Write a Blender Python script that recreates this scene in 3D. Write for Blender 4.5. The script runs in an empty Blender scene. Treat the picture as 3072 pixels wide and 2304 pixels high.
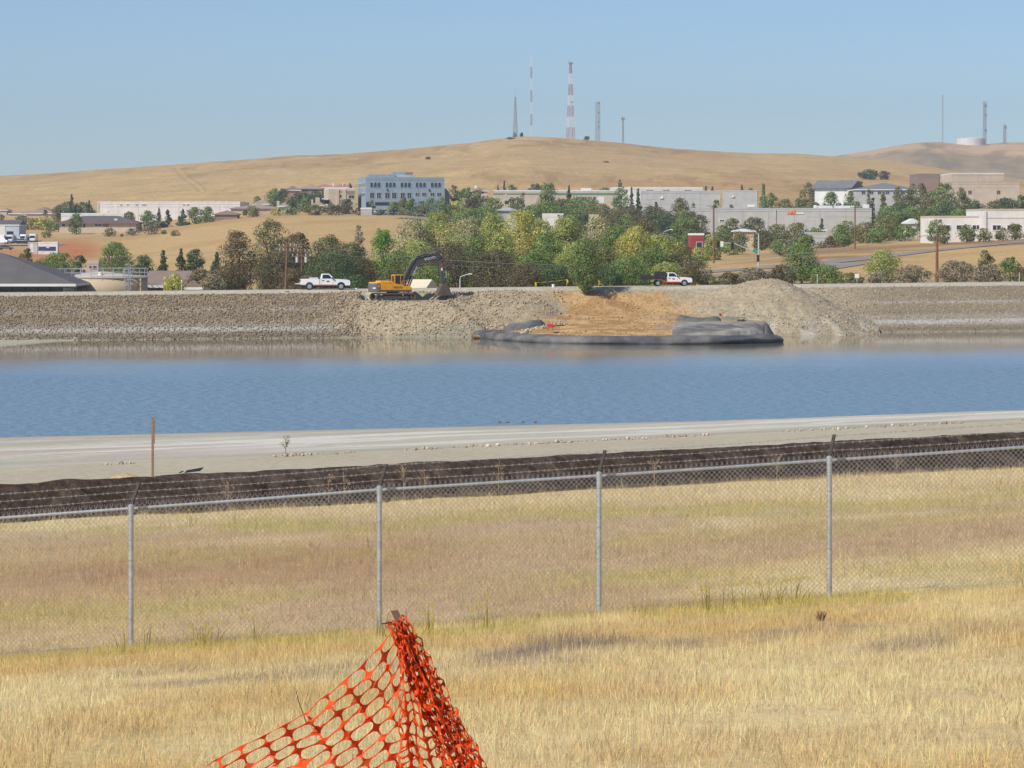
import bpy, math, random
import numpy as np
from mathutils import Vector, Matrix, noise as mnoise

R = math.radians
random.seed(7)
rng = np.random.default_rng(11)
S = bpy.context.scene
COL = S.collection

# ------------------------------------------------------------------ camera, sky, sun, exposure
F, CX, HY, EYE = 9000.0, 1536.0, 695.0, 13.05      # focal length, principal column, horizon row (in photo pixels), eye height (m)
cam_data = bpy.data.cameras.new('camera')
cam = bpy.data.objects.new('camera', cam_data)
COL.objects.link(cam)
S.camera = cam
cam.location = (0, 0, EYE)
cam.rotation_euler = (R(90), 0, 0)
cam_data.sensor_width = 36
cam_data.lens = F / 3072 * 36
cam_data.shift_y = (HY - 1152) / 3072
cam_data.clip_start = 0.5
cam_data.clip_end = 20000

SUN_AZ, SUN_EL = R(227), R(43)                      # azimuth clockwise from +Y
world = bpy.data.worlds.new('World')
S.world = world
world.use_nodes = True
wn = world.node_tree
sky = wn.nodes.new('ShaderNodeTexSky')
sky.sky_type = 'NISHITA'
sky.sun_disc = False
sky.sun_elevation = SUN_EL
sky.sun_rotation = SUN_AZ
sky.altitude = 2000
sky.air_density = 1.0
sky.dust_density = 1.4
sky.ozone_density = 5.5
bg_node = wn.nodes['Background']
bg_node.inputs['Strength'].default_value = 0.108
wn.links.new(sky.outputs[0], bg_node.inputs['Color'])

sun_data = bpy.data.lights.new('sun', 'SUN')
sun_data.energy = 4.3
sun_data.angle = R(0.55)
sun_data.color = (1.0, 0.945, 0.86)
sun = bpy.data.objects.new('sun', sun_data)
COL.objects.link(sun)
sun_dir = Vector((math.sin(SUN_AZ) * math.cos(SUN_EL), math.cos(SUN_AZ) * math.cos(SUN_EL), math.sin(SUN_EL)))
sun.rotation_euler = sun_dir.to_track_quat('Z', 'Y').to_euler()
sun.location = (-60, -60, 90)

S.view_settings.view_transform = 'Standard'
S.view_settings.look = 'None'
S.view_settings.exposure = 0.10
S.view_settings.gamma = 1.0
S.view_settings.use_curve_mapping = False
S.cycles.max_bounces = 6
S.cycles.diffuse_bounces = 2
S.cycles.glossy_bounces = 2
S.cycles.transmission_bounces = 4
S.cycles.transparent_max_bounces = 6
S.cycles.volume_bounces = 0
S.cycles.use_denoising = True

# ------------------------------------------------------------------ helpers
def P(px, py, d):
    """photo pixel at a distance -> world point"""
    return Vector(((px - CX) / F * d, d, EYE - (py - HY) / F * d))

def XW(px, d): return (px - CX) / F * d
def ZW(py, d): return EYE - (py - HY) / F * d
def srgb(r, g, b):
    f = lambda c: (c / 255 / 12.92) if c / 255 <= 0.04045 else ((c / 255 + 0.055) / 1.055) ** 2.4
    return (f(r), f(g), f(b))

def vnoise(x, y, seed=0):
    x = np.asarray(x, float); y = np.asarray(y, float)
    xi = np.floor(x).astype(np.int64); yi = np.floor(y).astype(np.int64)
    fx = x - xi; fy = y - yi
    fx = fx * fx * (3 - 2 * fx); fy = fy * fy * (3 - 2 * fy)
    def h(a, b):
        n = (a * 374761393 + b * 668265263 + seed * 974634777) & 0xFFFFFFFF
        n = ((n ^ (n >> 13)) * 1274126177) & 0xFFFFFFFF
        return ((n ^ (n >> 16)) & 0xFFFF) / 65535.0
    a = h(xi, yi); b = h(xi + 1, yi); c = h(xi, yi + 1); d = h(xi + 1, yi + 1)
    return (a * (1 - fx) + b * fx) * (1 - fy) + (c * (1 - fx) + d * fx) * fy

def fbm(x, y, seed=0, octv=4):
    s = 0; a = 0.5; t = 0
    for i in range(octv):
        s = s + a * vnoise(np.asarray(x) * 2 ** i, np.asarray(y) * 2 ** i, seed + i * 17); t += a; a *= 0.5
    return s / t            # 0..1

def sst(a, b, v):
    t = np.clip((np.asarray(v, float) - a) / (b - a), 0, 1)
    return t * t * (3 - 2 * t)

# ---- materials
MATS = {}
def pmat(name, col=(0.5, 0.5, 0.5), rough=0.8, var=0.12, scale=2.0, metal=0.0, attr=False, bump=0.0, bscale=20.0,
         spec=0.3, trans=0.0, col2=None, detail=5.0, coat=0.0):
    m = bpy.data.materials.new(name); m.use_nodes = True
    nt = m.node_tree; n = nt.nodes; l = nt.links
    b = n['Principled BSDF']; out = n['Material Output']
    b.inputs['Roughness'].default_value = rough
    b.inputs['Metallic'].default_value = metal
    b.inputs['Specular IOR Level'].default_value = spec
    if coat: b.inputs['Coat Weight'].default_value = coat
    tc = n.new('ShaderNodeTexCoord')
    nz = n.new('ShaderNodeTexNoise'); nz.inputs['Scale'].default_value = scale; nz.inputs['Detail'].default_value = detail
    l.new(tc.outputs['Object'], nz.inputs['Vector'])
    rmp = n.new('ShaderNodeMapRange')
    rmp.inputs[1].default_value = 0.3; rmp.inputs[2].default_value = 0.7
    rmp.inputs[3].default_value = 1 - var; rmp.inputs[4].default_value = 1 + var
    l.new(nz.outputs[0], rmp.inputs[0])
    mul = n.new('ShaderNodeMix'); mul.data_type = 'RGBA'; mul.blend_type = 'MULTIPLY'; mul.inputs[0].default_value = 1
    if attr:
        at = n.new('ShaderNodeAttribute'); at.attribute_name = 'Col'
        l.new(at.outputs['Color'], mul.inputs[6])
    elif col2 is not None:
        mx = n.new('ShaderNodeMix'); mx.data_type = 'RGBA'
        mx.inputs[6].default_value = (*col, 1); mx.inputs[7].default_value = (*col2, 1)
        n2 = n.new('ShaderNodeTexNoise'); n2.inputs['Scale'].default_value = scale * 0.37; n2.inputs['Detail'].default_value = 4
        l.new(tc.outputs['Object'], n2.inputs['Vector'])
        r2 = n.new('ShaderNodeMapRange'); r2.inputs[1].default_value = 0.42; r2.inputs[2].default_value = 0.6
        l.new(n2.outputs[0], r2.inputs[0]); l.new(r2.outputs[0], mx.inputs[0])
        l.new(mx.outputs[2], mul.inputs[6])
    else:
        mul.inputs[6].default_value = (*col, 1)
    l.new(rmp.outputs[0], mul.inputs[7])
    l.new(mul.outputs[2], b.inputs['Base Color'])
    if bump:
        bn = n.new('ShaderNodeTexNoise'); bn.inputs['Scale'].default_value = bscale; bn.inputs['Detail'].default_value = 6
        l.new(tc.outputs['Object'], bn.inputs['Vector'])
        bp = n.new('ShaderNodeBump'); bp.inputs['Strength'].default_value = bump; bp.inputs['Distance'].default_value = 0.6 / bscale
        l.new(bn.outputs[0], bp.inputs['Height']); l.new(bp.outputs[0], b.inputs['Normal'])
    if trans:
        tr = n.new('ShaderNodeBsdfTranslucent'); l.new(mul.outputs[2], tr.inputs['Color'])
        ms = n.new('ShaderNodeMixShader'); ms.inputs[0].default_value = trans
        l.new(b.outputs[0], ms.inputs[1]); l.new(tr.outputs[0], ms.inputs[2]); l.new(ms.outputs[0], out.inputs['Surface'])
    MATS[name] = m
    return m

def glassmat(name, col=(0.02, 0.025, 0.03), rough=0.08):
    m = pmat(name, col, rough=rough, var=0.2, scale=0.6, spec=0.7)
    return m

# ---- mesh building
def np_mesh(name, co, faces, cols=None, smooth=False):
    """co (n,3); faces (m,k) all of k corners; cols (n,3) point colours"""
    co = np.asarray(co, np.float32); faces = np.asarray(faces, np.int32)
    me = bpy.data.meshes.new(name)
    m, k = faces.shape
    me.vertices.add(len(co)); me.vertices.foreach_set('co', co.ravel())
    me.loops.add(m * k); me.loops.foreach_set('vertex_index', faces.ravel())
    me.polygons.add(m); me.polygons.foreach_set('loop_start', np.arange(0, m * k, k, dtype=np.int32))
    try: me.polygons.foreach_set('loop_total', np.full(m, k, np.int32))
    except Exception: pass
    if smooth: me.polygons.foreach_set('use_smooth', np.ones(m, bool))
    if cols is not None:
        a = me.color_attributes.new('Col', 'FLOAT_COLOR', 'POINT')
        c = np.ones((len(co), 4), np.float32); c[:, :3] = cols
        a.data.foreach_set('color', c.ravel())
    me.update(calc_edges=True); me.validate()
    return me

def link(name, me, mat=None, parent=None):
    o = bpy.data.objects.new(name, me)
    if mat is not None and not me.materials:
        for q in (mat if isinstance(mat, (list, tuple)) else [mat]): me.materials.append(q)
    COL.objects.link(o)
    if parent is not None: o.parent = parent
    return o

def tag(o, label=None, cat=None, group=None, kind=None):
    if label: o['label'] = label
    if cat: o['category'] = cat
    if group: o['group'] = group
    if kind: o['kind'] = kind
    return o

def thing(name, label, cat, loc=(0, 0, 0), rz=0.0, group=None):
    o = bpy.data.objects.new(name, None); o.empty_display_size = 0.3
    COL.objects.link(o); o.location = loc; o.rotation_euler = (0, 0, rz)
    return tag(o, label, cat, group)

class MB:
    """collects shapes, built as one mesh object"""
    def __init__(s): s.v = []; s.f = []; s.mi = []; s.cur = 0
    def mat(s, i): s.cur = i; return s
    def add(s, vs, fs):
        n = len(s.v); s.v += [tuple(p) for p in vs]
        s.f += [tuple(i + n for i in q) for q in fs]; s.mi += [s.cur] * len(fs)
        return s
    def box(s, x0, x1, y0, y1, z0, z1):
        vs = [(x0, y0, z0), (x1, y0, z0), (x1, y1, z0), (x0, y1, z0), (x0, y0, z1), (x1, y0, z1), (x1, y1, z1), (x0, y1, z1)]
        return s.add(vs, [(0, 3, 2, 1), (4, 5, 6, 7), (0, 1, 5, 4), (1, 2, 6, 5), (2, 3, 7, 6), (3, 0, 4, 7)])
    def hexa(s, vs):
        return s.add(vs, [(0, 3, 2, 1), (4, 5, 6, 7), (0, 1, 5, 4), (1, 2, 6, 5), (2, 3, 7, 6), (3, 0, 4, 7)])
    def prism(s, prof, y0, y1, axis='y'):
        """profile (a, z) extruded along y (or x)"""
        n = len(prof)
        if axis == 'y': vs = [(a, y0, z) for a, z in prof] + [(a, y1, z) for a, z in prof]
        elif axis == 'x': vs = [(y0, a, z) for a, z in prof] + [(y1, a, z) for a, z in prof]
        else: vs = [(a, b, y0) for a, b in prof] + [(a, b, y1) for a, b in prof]
        fs = [tuple(range(n)), tuple(range(2 * n - 1, n - 1, -1))]
        fs += [(i, i + n, (i + 1) % n + n, (i + 1) % n) for i in range(n)]
        return s.add(vs, fs)
    def tube(s, pts, r, n=6, closed_ends=True):
        pts = [Vector(p) for p in pts]
        rr = r if isinstance(r, (list, tuple)) else [r] * len(pts)
        vs = []; fs = []
        for i, p in enumerate(pts):
            t = (pts[min(i + 1, len(pts) - 1)] - pts[max(i - 1, 0)]).normalized()
            u = t.orthogonal().normalized() if abs(t.z) > 0.95 else t.cross(Vector((0, 0, 1))).normalized()
            w = t.cross(u).normalized()
            for k in range(n):
                a = 2 * math.pi * k / n
                vs.append(p + (u * math.cos(a) + w * math.sin(a)) * rr[i])
        for i in range(len(pts) - 1):
            for k in range(n):
                fs.append((i * n + k, i * n + (k + 1) % n, (i + 1) * n + (k + 1) % n, (i + 1) * n + k))
        if closed_ends:
            fs.append(tuple(range(n - 1, -1, -1))); fs.append(tuple((len(pts) - 1) * n + k for k in range(n)))
        return s.add(vs, fs)
    def bar(s, a, b, w, h=None):
        """square bar between two points"""
        a = Vector(a); b = Vector(b); h = h or w
        t = (b - a).normalized()
        u = Vector((1, 0, 0)) if abs(t.z) > 0.95 else t.cross(Vector((0, 0, 1))).normalized()
        v = t.cross(u).normalized()
        q = [u * (-w / 2) + v * (-h / 2), u * (w / 2) + v * (-h / 2), u * (w / 2) + v * (h / 2), u * (-w / 2) + v * (h / 2)]
        return s.hexa([a + k for k in q] + [b + k for k in q])
    def cyl(s, c, r, h, n=16, axis='z', r2=None):
        c = Vector(c); d = {'x': Vector((1, 0, 0)), 'y': Vector((0, 1, 0)), 'z': Vector((0, 0, 1))}[axis]
        return s.tube([c, c + d * h], [r, r if r2 is None else r2], n)
    def build(s, name, mat, parent=None, smooth=False, bevel=0.0):
        me = bpy.data.meshes.new(name)
        me.from_pydata(s.v, [], s.f)
        for q in (mat if isinstance(mat, (list, tuple)) else [mat]): me.materials.append(q)
        if max(s.mi, default=0): me.polygons.foreach_set('material_index', s.mi)
        if smooth: me.polygons.foreach_set('use_smooth', [True] * len(s.f))
        me.update()
        o = bpy.data.objects.new(name, me); COL.objects.link(o)
        if parent is not None: o.parent = parent
        if bevel:
            b = o.modifiers.new('bevel', 'BEVEL'); b.width = bevel; b.segments = 2; b.limit_method = 'ANGLE'; b.angle_limit = R(40)
        return o

def text_part(txt, size, mat, parent, M, extrude=0.01, name='lettering'):
    cu = bpy.data.curves.new(name, 'FONT'); cu.body = txt; cu.size = size; cu.extrude = extrude
    cu.align_x = 'CENTER'; cu.align_y = 'CENTER'
    o = bpy.data.objects.new(name, cu); COL.objects.link(o)
    dg = bpy.context.evaluated_depsgraph_get()
    me = bpy.data.meshes.new_from_object(o.evaluated_get(dg))
    bpy.data.objects.remove(o); bpy.data.curves.remove(cu)
    me.transform(M); me.materials.clear(); me.materials.append(mat)
    q = bpy.data.objects.new(name, me); COL.objects.link(q); q.parent = parent
    return q
# ------------------------------------------------------------------ terrain functions
PXC = np.array([-600, 0, 400, 800, 1200, 1600, 2000, 2400, 2800, 3072, 3700], float)
ROWS = [
 (430,  [885, 885, 885, 885, 882, 878, 868, 862, 858, 855, 850]),
 (500,  [862, 860, 858, 852, 848, 845, 825, 822, 825, 822, 815]),
 (600,  [840, 836, 832, 822, 815, 815, 796, 778, 757, 738, 720]),
 (720,  [812, 810, 806, 772, 765, 775, 772, 752, 728, 712, 700]),
 (860,  [770, 765, 770, 715, 712, 740, 752, 735, 699, 692, 685]),
 (980,  [727, 720, 716, 664, 656, 700, 725, 712, 675, 665, 660]),
 (1120, [690, 684, 676, 640, 634, 668, 695, 690, 650, 640, 635]),
 (1350, [655, 648, 638, 618, 618, 635, 650, 652, 625, 610, 605]),
 (1650, [620, 612, 598, 580, 580, 590, 598, 605, 595, 592, 590]),
 (2000, [582, 576, 552, 530, 515, 500, 515, 530, 552, 562, 575]),
]
SKY_PX = [-600, 0, 200, 400, 600, 800, 1000, 1200, 1400, 1500, 1560, 1640, 1712, 1850, 2000, 2200, 2400, 2700, 2900, 3072, 3700]
SKY_PY = [550, 521, 510, 497, 482, 469, 458, 442, 422, 408, 402, 402, 407, 420, 440, 450, 456, 479, 514, 540, 600]
LPX = np.arange(-600, 3701, 20.0)
LD = np.geomspace(425, 2850, 120)
def _table():
    ds = [r[0] for r in ROWS] + [2500, 2850]
    zs = []
    k = np.exp(-np.linspace(-2, 2, 13) ** 2); k /= k.sum()
    for d, ys in ROWS:
        y = np.interp(LPX, PXC, ys); y = np.convolve(np.pad(y, 6, 'edge'), k, 'valid')
        zs.append(EYE - (y - HY) * d / F)
    y = np.interp(LPX, SKY_PX, SKY_PY)
    k2 = np.exp(-np.linspace(-2, 2, 5) ** 2); k2 /= k2.sum()
    y = np.convolve(np.pad(y, 2, 'edge'), k2, 'valid')
    zs.append(EYE - (y - HY) * 2500 / F); zs.append(zs[-1] - 25)
    zs = np.array(zs)
    T = np.array([np.interp(np.log(LD), np.log(ds), zs[:, i]) for i in range(len(LPX))]).T
    kk = np.array([1, 2, 3, 2, 1.0]); kk /= kk.sum()
    Tp = np.pad(T, ((2, 2), (0, 0)), 'edge')
    T = sum(kk[i] * Tp[i:i + len(LD)] for i in range(5))
    return T
TAB = _table()
def valley(x, y):
    x = np.asarray(x, float); y = np.asarray(y, float)
    px = np.clip(CX + x / y * F, LPX[0], LPX[-1] - 1)
    u = (px - LPX[0]) / 20.0
    v = np.clip((np.log(y) - np.log(LD[0])) / (np.log(LD[-1]) - np.log(LD[0])), 0, 0.9999) * (len(LD) - 1)
    i = np.clip(u.astype(int), 0, len(LPX) - 2); j = np.clip(v.astype(int), 0, len(LD) - 2)
    fu = u - i; fv = v - j
    z = (TAB[j, i] * (1 - fu) + TAB[j, i + 1] * fu) * (1 - fv) + (TAB[j + 1, i] * (1 - fu) + TAB[j + 1, i + 1] * fu) * fv
    w = np.clip((y - 430) / 800, 0, 1)
    z = z + (fbm(x / 60, y / 60, 3) - 0.5) * 2.2 * w + (fbm(x / 260, y / 200, 5) - 0.5) * 11 * sst(1300, 1900, y) * (1 - 0.75 * sst(2200, 2500, y))
    return z

def crest_y(x): return 368 + (x + 63) * (42 / 133)
def crest_z(x): return 5.45 + (x + 63) * (0.63 / 133)
def water_y(x): return 357 + (x + 63) * (37 / 133)
MOUND = (XW(2310, 393), 393.0, 7.0)
EXC = (XW(1182, 379.5), 379.5, 4.35)
def mound_z(x, y):
    r = np.hypot((x - MOUND[0]) * np.where(x < MOUND[0], 0.72, 1.0), (y - MOUND[1]) * 0.95)
    n = (fbm(x / 2.2, y / 2.2, 31) - 0.5) * 0.9
    return MOUND[2] - 0.50 * np.sqrt(r * r + 5.0) + 1.0 + n * sst(0.5, 4, r)
def bank(x, y):
    Yc, zc, Yw = crest_y(x), crest_z(x), water_y(x)
    px = CX + x / y * F
    w = (y - Yw) / (Yc - Yw)
    t = np.clip(w, -2.5, 1.0)
    z = zc * t
    # two small benches worn by old water levels
    z = z + 0.22 * np.exp(-((w - 0.22) / 0.035) ** 2) + 0.22 * np.exp(-((w - 0.60) / 0.03) ** 2)
    z = z - 0.25 * np.exp(-((w - 1.0) / 0.05) ** 2)
    # rough rubble in front of the digger
    rub = sst(960, 1080, px) * (1 - sst(1560, 1680, px))
    z = z + rub * (fbm(x / 2.6, y / 2.6, 9) - 0.35) * 1.3 * sst(-0.2, 0.2, w) * (1 - sst(0.8, 1.05, w))
    # the digger's pad
    q = np.maximum(np.abs(x - EXC[0] - 1.4) - 5.6, np.abs(y - EXC[1] + 0.3) - 3.2)
    padz = EXC[2] - 0.75 * np.clip(q, 0, 30) + (fbm(x / 1.3, y / 1.3, 12) - 0.5) * 0.5 * sst(0, 1, q)
    z = np.where(w < 1.0, np.maximum(z, np.minimum(padz, EXC[2])), z)
    z = np.where((q < 0) & (w < 1.05), EXC[2], z)
    # low soil platform behind the geotextile tube
    Yo = np.interp(px, [1440, 1500, 1600, 1750, 2000, 2200, 2300, 2360], [372, 364, 356.5, 352.5, 351.5, 354, 358, 372])
    inside = sst(1455, 1540, px) * (1 - sst(2290, 2350, px))
    plat = (0.75 + 0.05 * (y - Yo) + (fbm(x / 3, y / 3, 21) - 0.5) * 0.7) * inside - 1.0 * (1 - inside)
    plat = np.where(y > Yo, plat, plat - 1.5 * (Yo - y))
    soil = sst(1600, 1700, px) * (1 - sst(2080, 2160, px))
    z = np.where((w < 1), np.maximum(z - soil * 0.8 * sst(0.1, 0.5, w) * (1 - sst(0.75, 1, w)) * (0.5 + fbm(x / 3, y / 3, 4)), plat), z)
    # mud spit at the far end
    Ys = 357 - 31 * np.clip((190 - px) / 330, 0, 1)
    spit = 0.22 * sst(0, 3, y - Ys) - 0.1
    z = np.where((w < 0.1) & (px < 230), np.maximum(z, spit), z)
    # road on the crest and the back slope down to the valley
    back = y - Yc
    z = np.where(back > 0, zc - 0.25 * np.exp(-(back / 0.6) ** 2) , z)
    g = valley(x, np.maximum(y, 426))
    z = np.where(back > 8.0, zc + (g - zc) * sst(8.0, 22, back), z)
    return z
def ground(x, y):
    x = np.asarray(x, float); y = np.asarray(y, float)
    return np.where(y < 470, bank(x, y), valley(x, y))
def gz(x, y): return float(ground(np.array([x]), np.array([y]))[0])

# near side
def berm_y(x): return 97.1 + 0.685 * x
def shore_y(x): return 202.0 + 0.362 * x
def near(x, y):
    x = np.asarray(x, float); y = np.asarray(y, float)
    by = berm_y(x); s = y - by
    za = EYE - 0.08 - (1.67 + 0.0885 * y) + 0.072 * np.clip(x, -14, 14) * np.clip(y / 42, 0, 1.0)
    y0 = 43.0
    z0 = EYE - 0.08 - (1.67 + 0.0885 * y0) + 0.072 * np.clip(x, -14, 14)
    ztoe = 4.85 - 0.006 * np.clip(x + 15, 0, 40)
    t = np.clip((y - y0) / np.maximum(by - 2.6 - y0, 5), 0, 1)
    zb = z0 + (ztoe - z0) * t + 0.35 * np.sin(t * np.pi) * 0.6
    z = np.where(y < y0, za, zb)
    z = z + (fbm(x / 2.3, y / 2.3, 41) - 0.5) * 0.16 * (s < -2.0)
    zr = 5.65
    z = np.where(s > -2.6, ztoe + (zr - ztoe) * sst(-2.4, -0.3, s), z)
    sy = shore_y(x)
    tb = (y - (by + 7.0)) / (sy - (by + 7.0))
    beach = zr * (1 - tb) * 1.0
    beach = beach + 0.25 * np.sin(np.clip(tb, 0, 1) * np.pi) * 0.6 + (fbm(x / 18, y / 9, 44) - 0.5) * 0.35 * sst(0.02, 0.2, tb) * (1 - sst(0.85, 1, tb))
    z = np.where(s > 7.0, np.where(tb > 1, -(y - sy) * 0.06, beach), z)
    return z
def nz_(x, y): return float(near(np.array([x]), np.array([y]))[0])

def grid_faces(nr, nc):
    a = np.arange(nr * nc).reshape(nr, nc)
    return np.stack([a[:-1, :-1], a[:-1, 1:], a[1:, 1:], a[1:, :-1]], -1).reshape(-1, 4)

# ------------------------------------------------------------------ ground materials
M_GROUND = pmat('ground_painted', attr=True, rough=0.95, var=0.16, scale=0.9, bump=0.5, bscale=3.0, spec=0.1, detail=8)
M_BANK = pmat('bank_soil', attr=True, rough=0.95, var=0.22, scale=2.2, bump=0.8, bscale=3.5, spec=0.1, detail=8)
M_HILL = pmat('hill_grass', attr=True, rough=0.95, var=0.10, scale=0.05, bump=0.6, bscale=0.3, spec=0.05, detail=9)
M_BEACH = pmat('near_ground', attr=True, rough=0.95, var=0.10, scale=3.0, bump=0.5, bscale=9.0, spec=0.1, detail=8)

def mix(a, b, t):
    t = np.asarray(t)[..., None]
    return np.asarray(a) * (1 - t) + np.asarray(b) * t

# ---- near ground: field, road on the berm, beach
GOLD = np.array((0.65, 0.47, 0.205)); STRAW = np.array((0.74, 0.582, 0.31)); PINK = np.array((0.535, 0.370, 0.210))
OLIVE = np.array((0.46, 0.38, 0.11)); GREY = np.array((0.33, 0.255, 0.19)); TAN = np.array((0.58, 0.42, 0.22))
def field_colour(x, y):
    """colour zones of the dry grass"""
    px = CX + x / y * F
    n1 = fbm(x / 3.0, y / 4.5, 51); n2 = fbm(x / 1.2, y / 1.6, 57); n3 = fbm(x / 6.5, y / 9, 61)
    c = mix(STRAW, GOLD, sst(0.3, 0.7, n1))
    c = mix(c, TAN, 0.35 * sst(0.45, 0.7, n2))
    beyond = sst(40, 46, y)
    c = mix(c, PINK, 0.85 * sst(0.38, 0.60, n3) * beyond * (1 - 0.75 * sst(70, 84, y)))
    left = beyond * (1 - sst(1100, 1600, px)) * np.exp(-((y - 59) / 9) ** 2)
    c = mix(c, PINK * np.array((0.90, 0.80, 0.72)), 0.95 * left)
    # ripe straw just beyond the berm side
    c = mix(c, STRAW * 0.98, 0.55 * sst(70, 84, y) * (n1 > 0.35))
    # yellow-green tarweed streaks
    for (yy, wd, amt) in ((40.5, 1.6, 0.8), (48.5, 2.4, 0.6), (73, 5.0, 0.75), (62, 4, 0.4)):
        off = (fbm(x / 5, y * 0 + yy, 71) - 0.5) * wd * 2.4
        c = mix(c, OLIVE * 1.12, amt * np.exp(-((y - yy - off + 0.12 * x) / wd) ** 2) * sst(0.40, 0.58, n2 * 0.5 + n1 * 0.5))
    # grey flattened patches in the near grass
    for (gx, gy, rx, ry, amt) in ((0.0, 33.0, .55, .8, 1.0), (0.6, 33.9, .7, .7, 1.0), (1.0, 34.7, .5, .6, 1.0), (0.35, 31.4, .9, .5, .7), (2.1, 33.4, 1.0, .8, 0.7), (3.4, 34.2, 1.1, .7, 0.5), (4.4, 31.2, 0.8, .9, 0.75), (5.3, 33.0, .8, .8, 0.5), (-2.6, 30.3, 1.3, .6, 0.65), (-1.6, 31.6, .9, .5, .5), (-4.0, 33.0, 1.2, .6, .4)):
        q = ((x - gx) / rx) ** 2 + ((y - gy) / ry) ** 2
        c = mix(c, GREY, amt * np.exp(-q * q) * sst(0.18, 0.5, n2))
    return c

def build_near():
    pxs = np.arange(-900, 3973, 12.0)
    ds = np.concatenate([np.arange(4, 45, 0.5), np.arange(45, 80, 0.7), np.arange(80, 118, 0.22), np.arange(118, 240, 1.0)])
    D, PX = np.meshgrid(ds, pxs, indexing='ij')
    X = (PX - CX) / F * (D + 60)
    PX = CX + X / D * F
    Z = near(X, D)
    s = D - berm_y(X); sy = shore_y(X); tb = (D - (berm_y(X) + 7)) / (sy - (berm_y(X) + 7))
    c = field_colour(X, D) * 0.85
    road = mix((0.42, 0.37, 0.27), (0.48, 0.425, 0.315), fbm(X / 2, D / 3, 81))
    c = np.where((s > -2.0)[..., None], road, c)
    wp = (fbm(X / 11, D / 9, 85) - 0.5) * 9
    st = fbm(X / 13, (D - 0.5 * X + wp) / 3.0, 83, 5)
    st2 = fbm(X / 22, (D - 0.5 * X + wp) / 6.5, 88, 4)
    mud = mix((0.44, 0.40, 0.30), (0.37, 0.345, 0.265), sst(0.35, 0.65, st))
    salt = mix(mud, (0.62, 0.585, 0.50), np.clip(0.25 + 1.1 * sst(0.42, 0.56, st), 0, 1) * sst(0.04, 0.20, tb + (st2 - 0.5) * 0.3) * (1 - sst(0.38, 0.70, tb + (st2 - 0.5) * 0.4)) + 0.5 * sst(0.52, 0.6, st) * sst(0.5, 0.7, tb) * (1 - sst(0.9, 0.97, tb)))
    red = mix(salt, (0.42, 0.32, 0.27), 0.6 * sst(0.47, 0.56, st2) * sst(0.03, 0.12, tb) * (1 - sst(0.36, 0.5, tb)) * (1 - sst(300, 1300, PX)))
    wet = mix(red, (0.30, 0.28, 0.20), sst(0.955, 1.0, tb))
    c = np.where((s > 7)[..., None], wet, c)
    c = np.where(((s > 6.2) & (s <= 8.5))[..., None], mix(c, (0.52, 0.44, 0.31), 0.4 * sst(0.4, 0.6, fbm(X / 1.5, D / 1.5, 90))), c)
    co = np.stack([X, D, Z], -1).reshape(-1, 3)
    me = np_mesh('near_ground', co, grid_faces(len(ds), len(pxs)), c.reshape(-1, 3), smooth=True)
    o = link('ground', me, M_BEACH); tag(o, kind='structure')
    # split off what lies beyond the berm face as the beach: same sheet, its own name
    return o
build_near()

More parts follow.
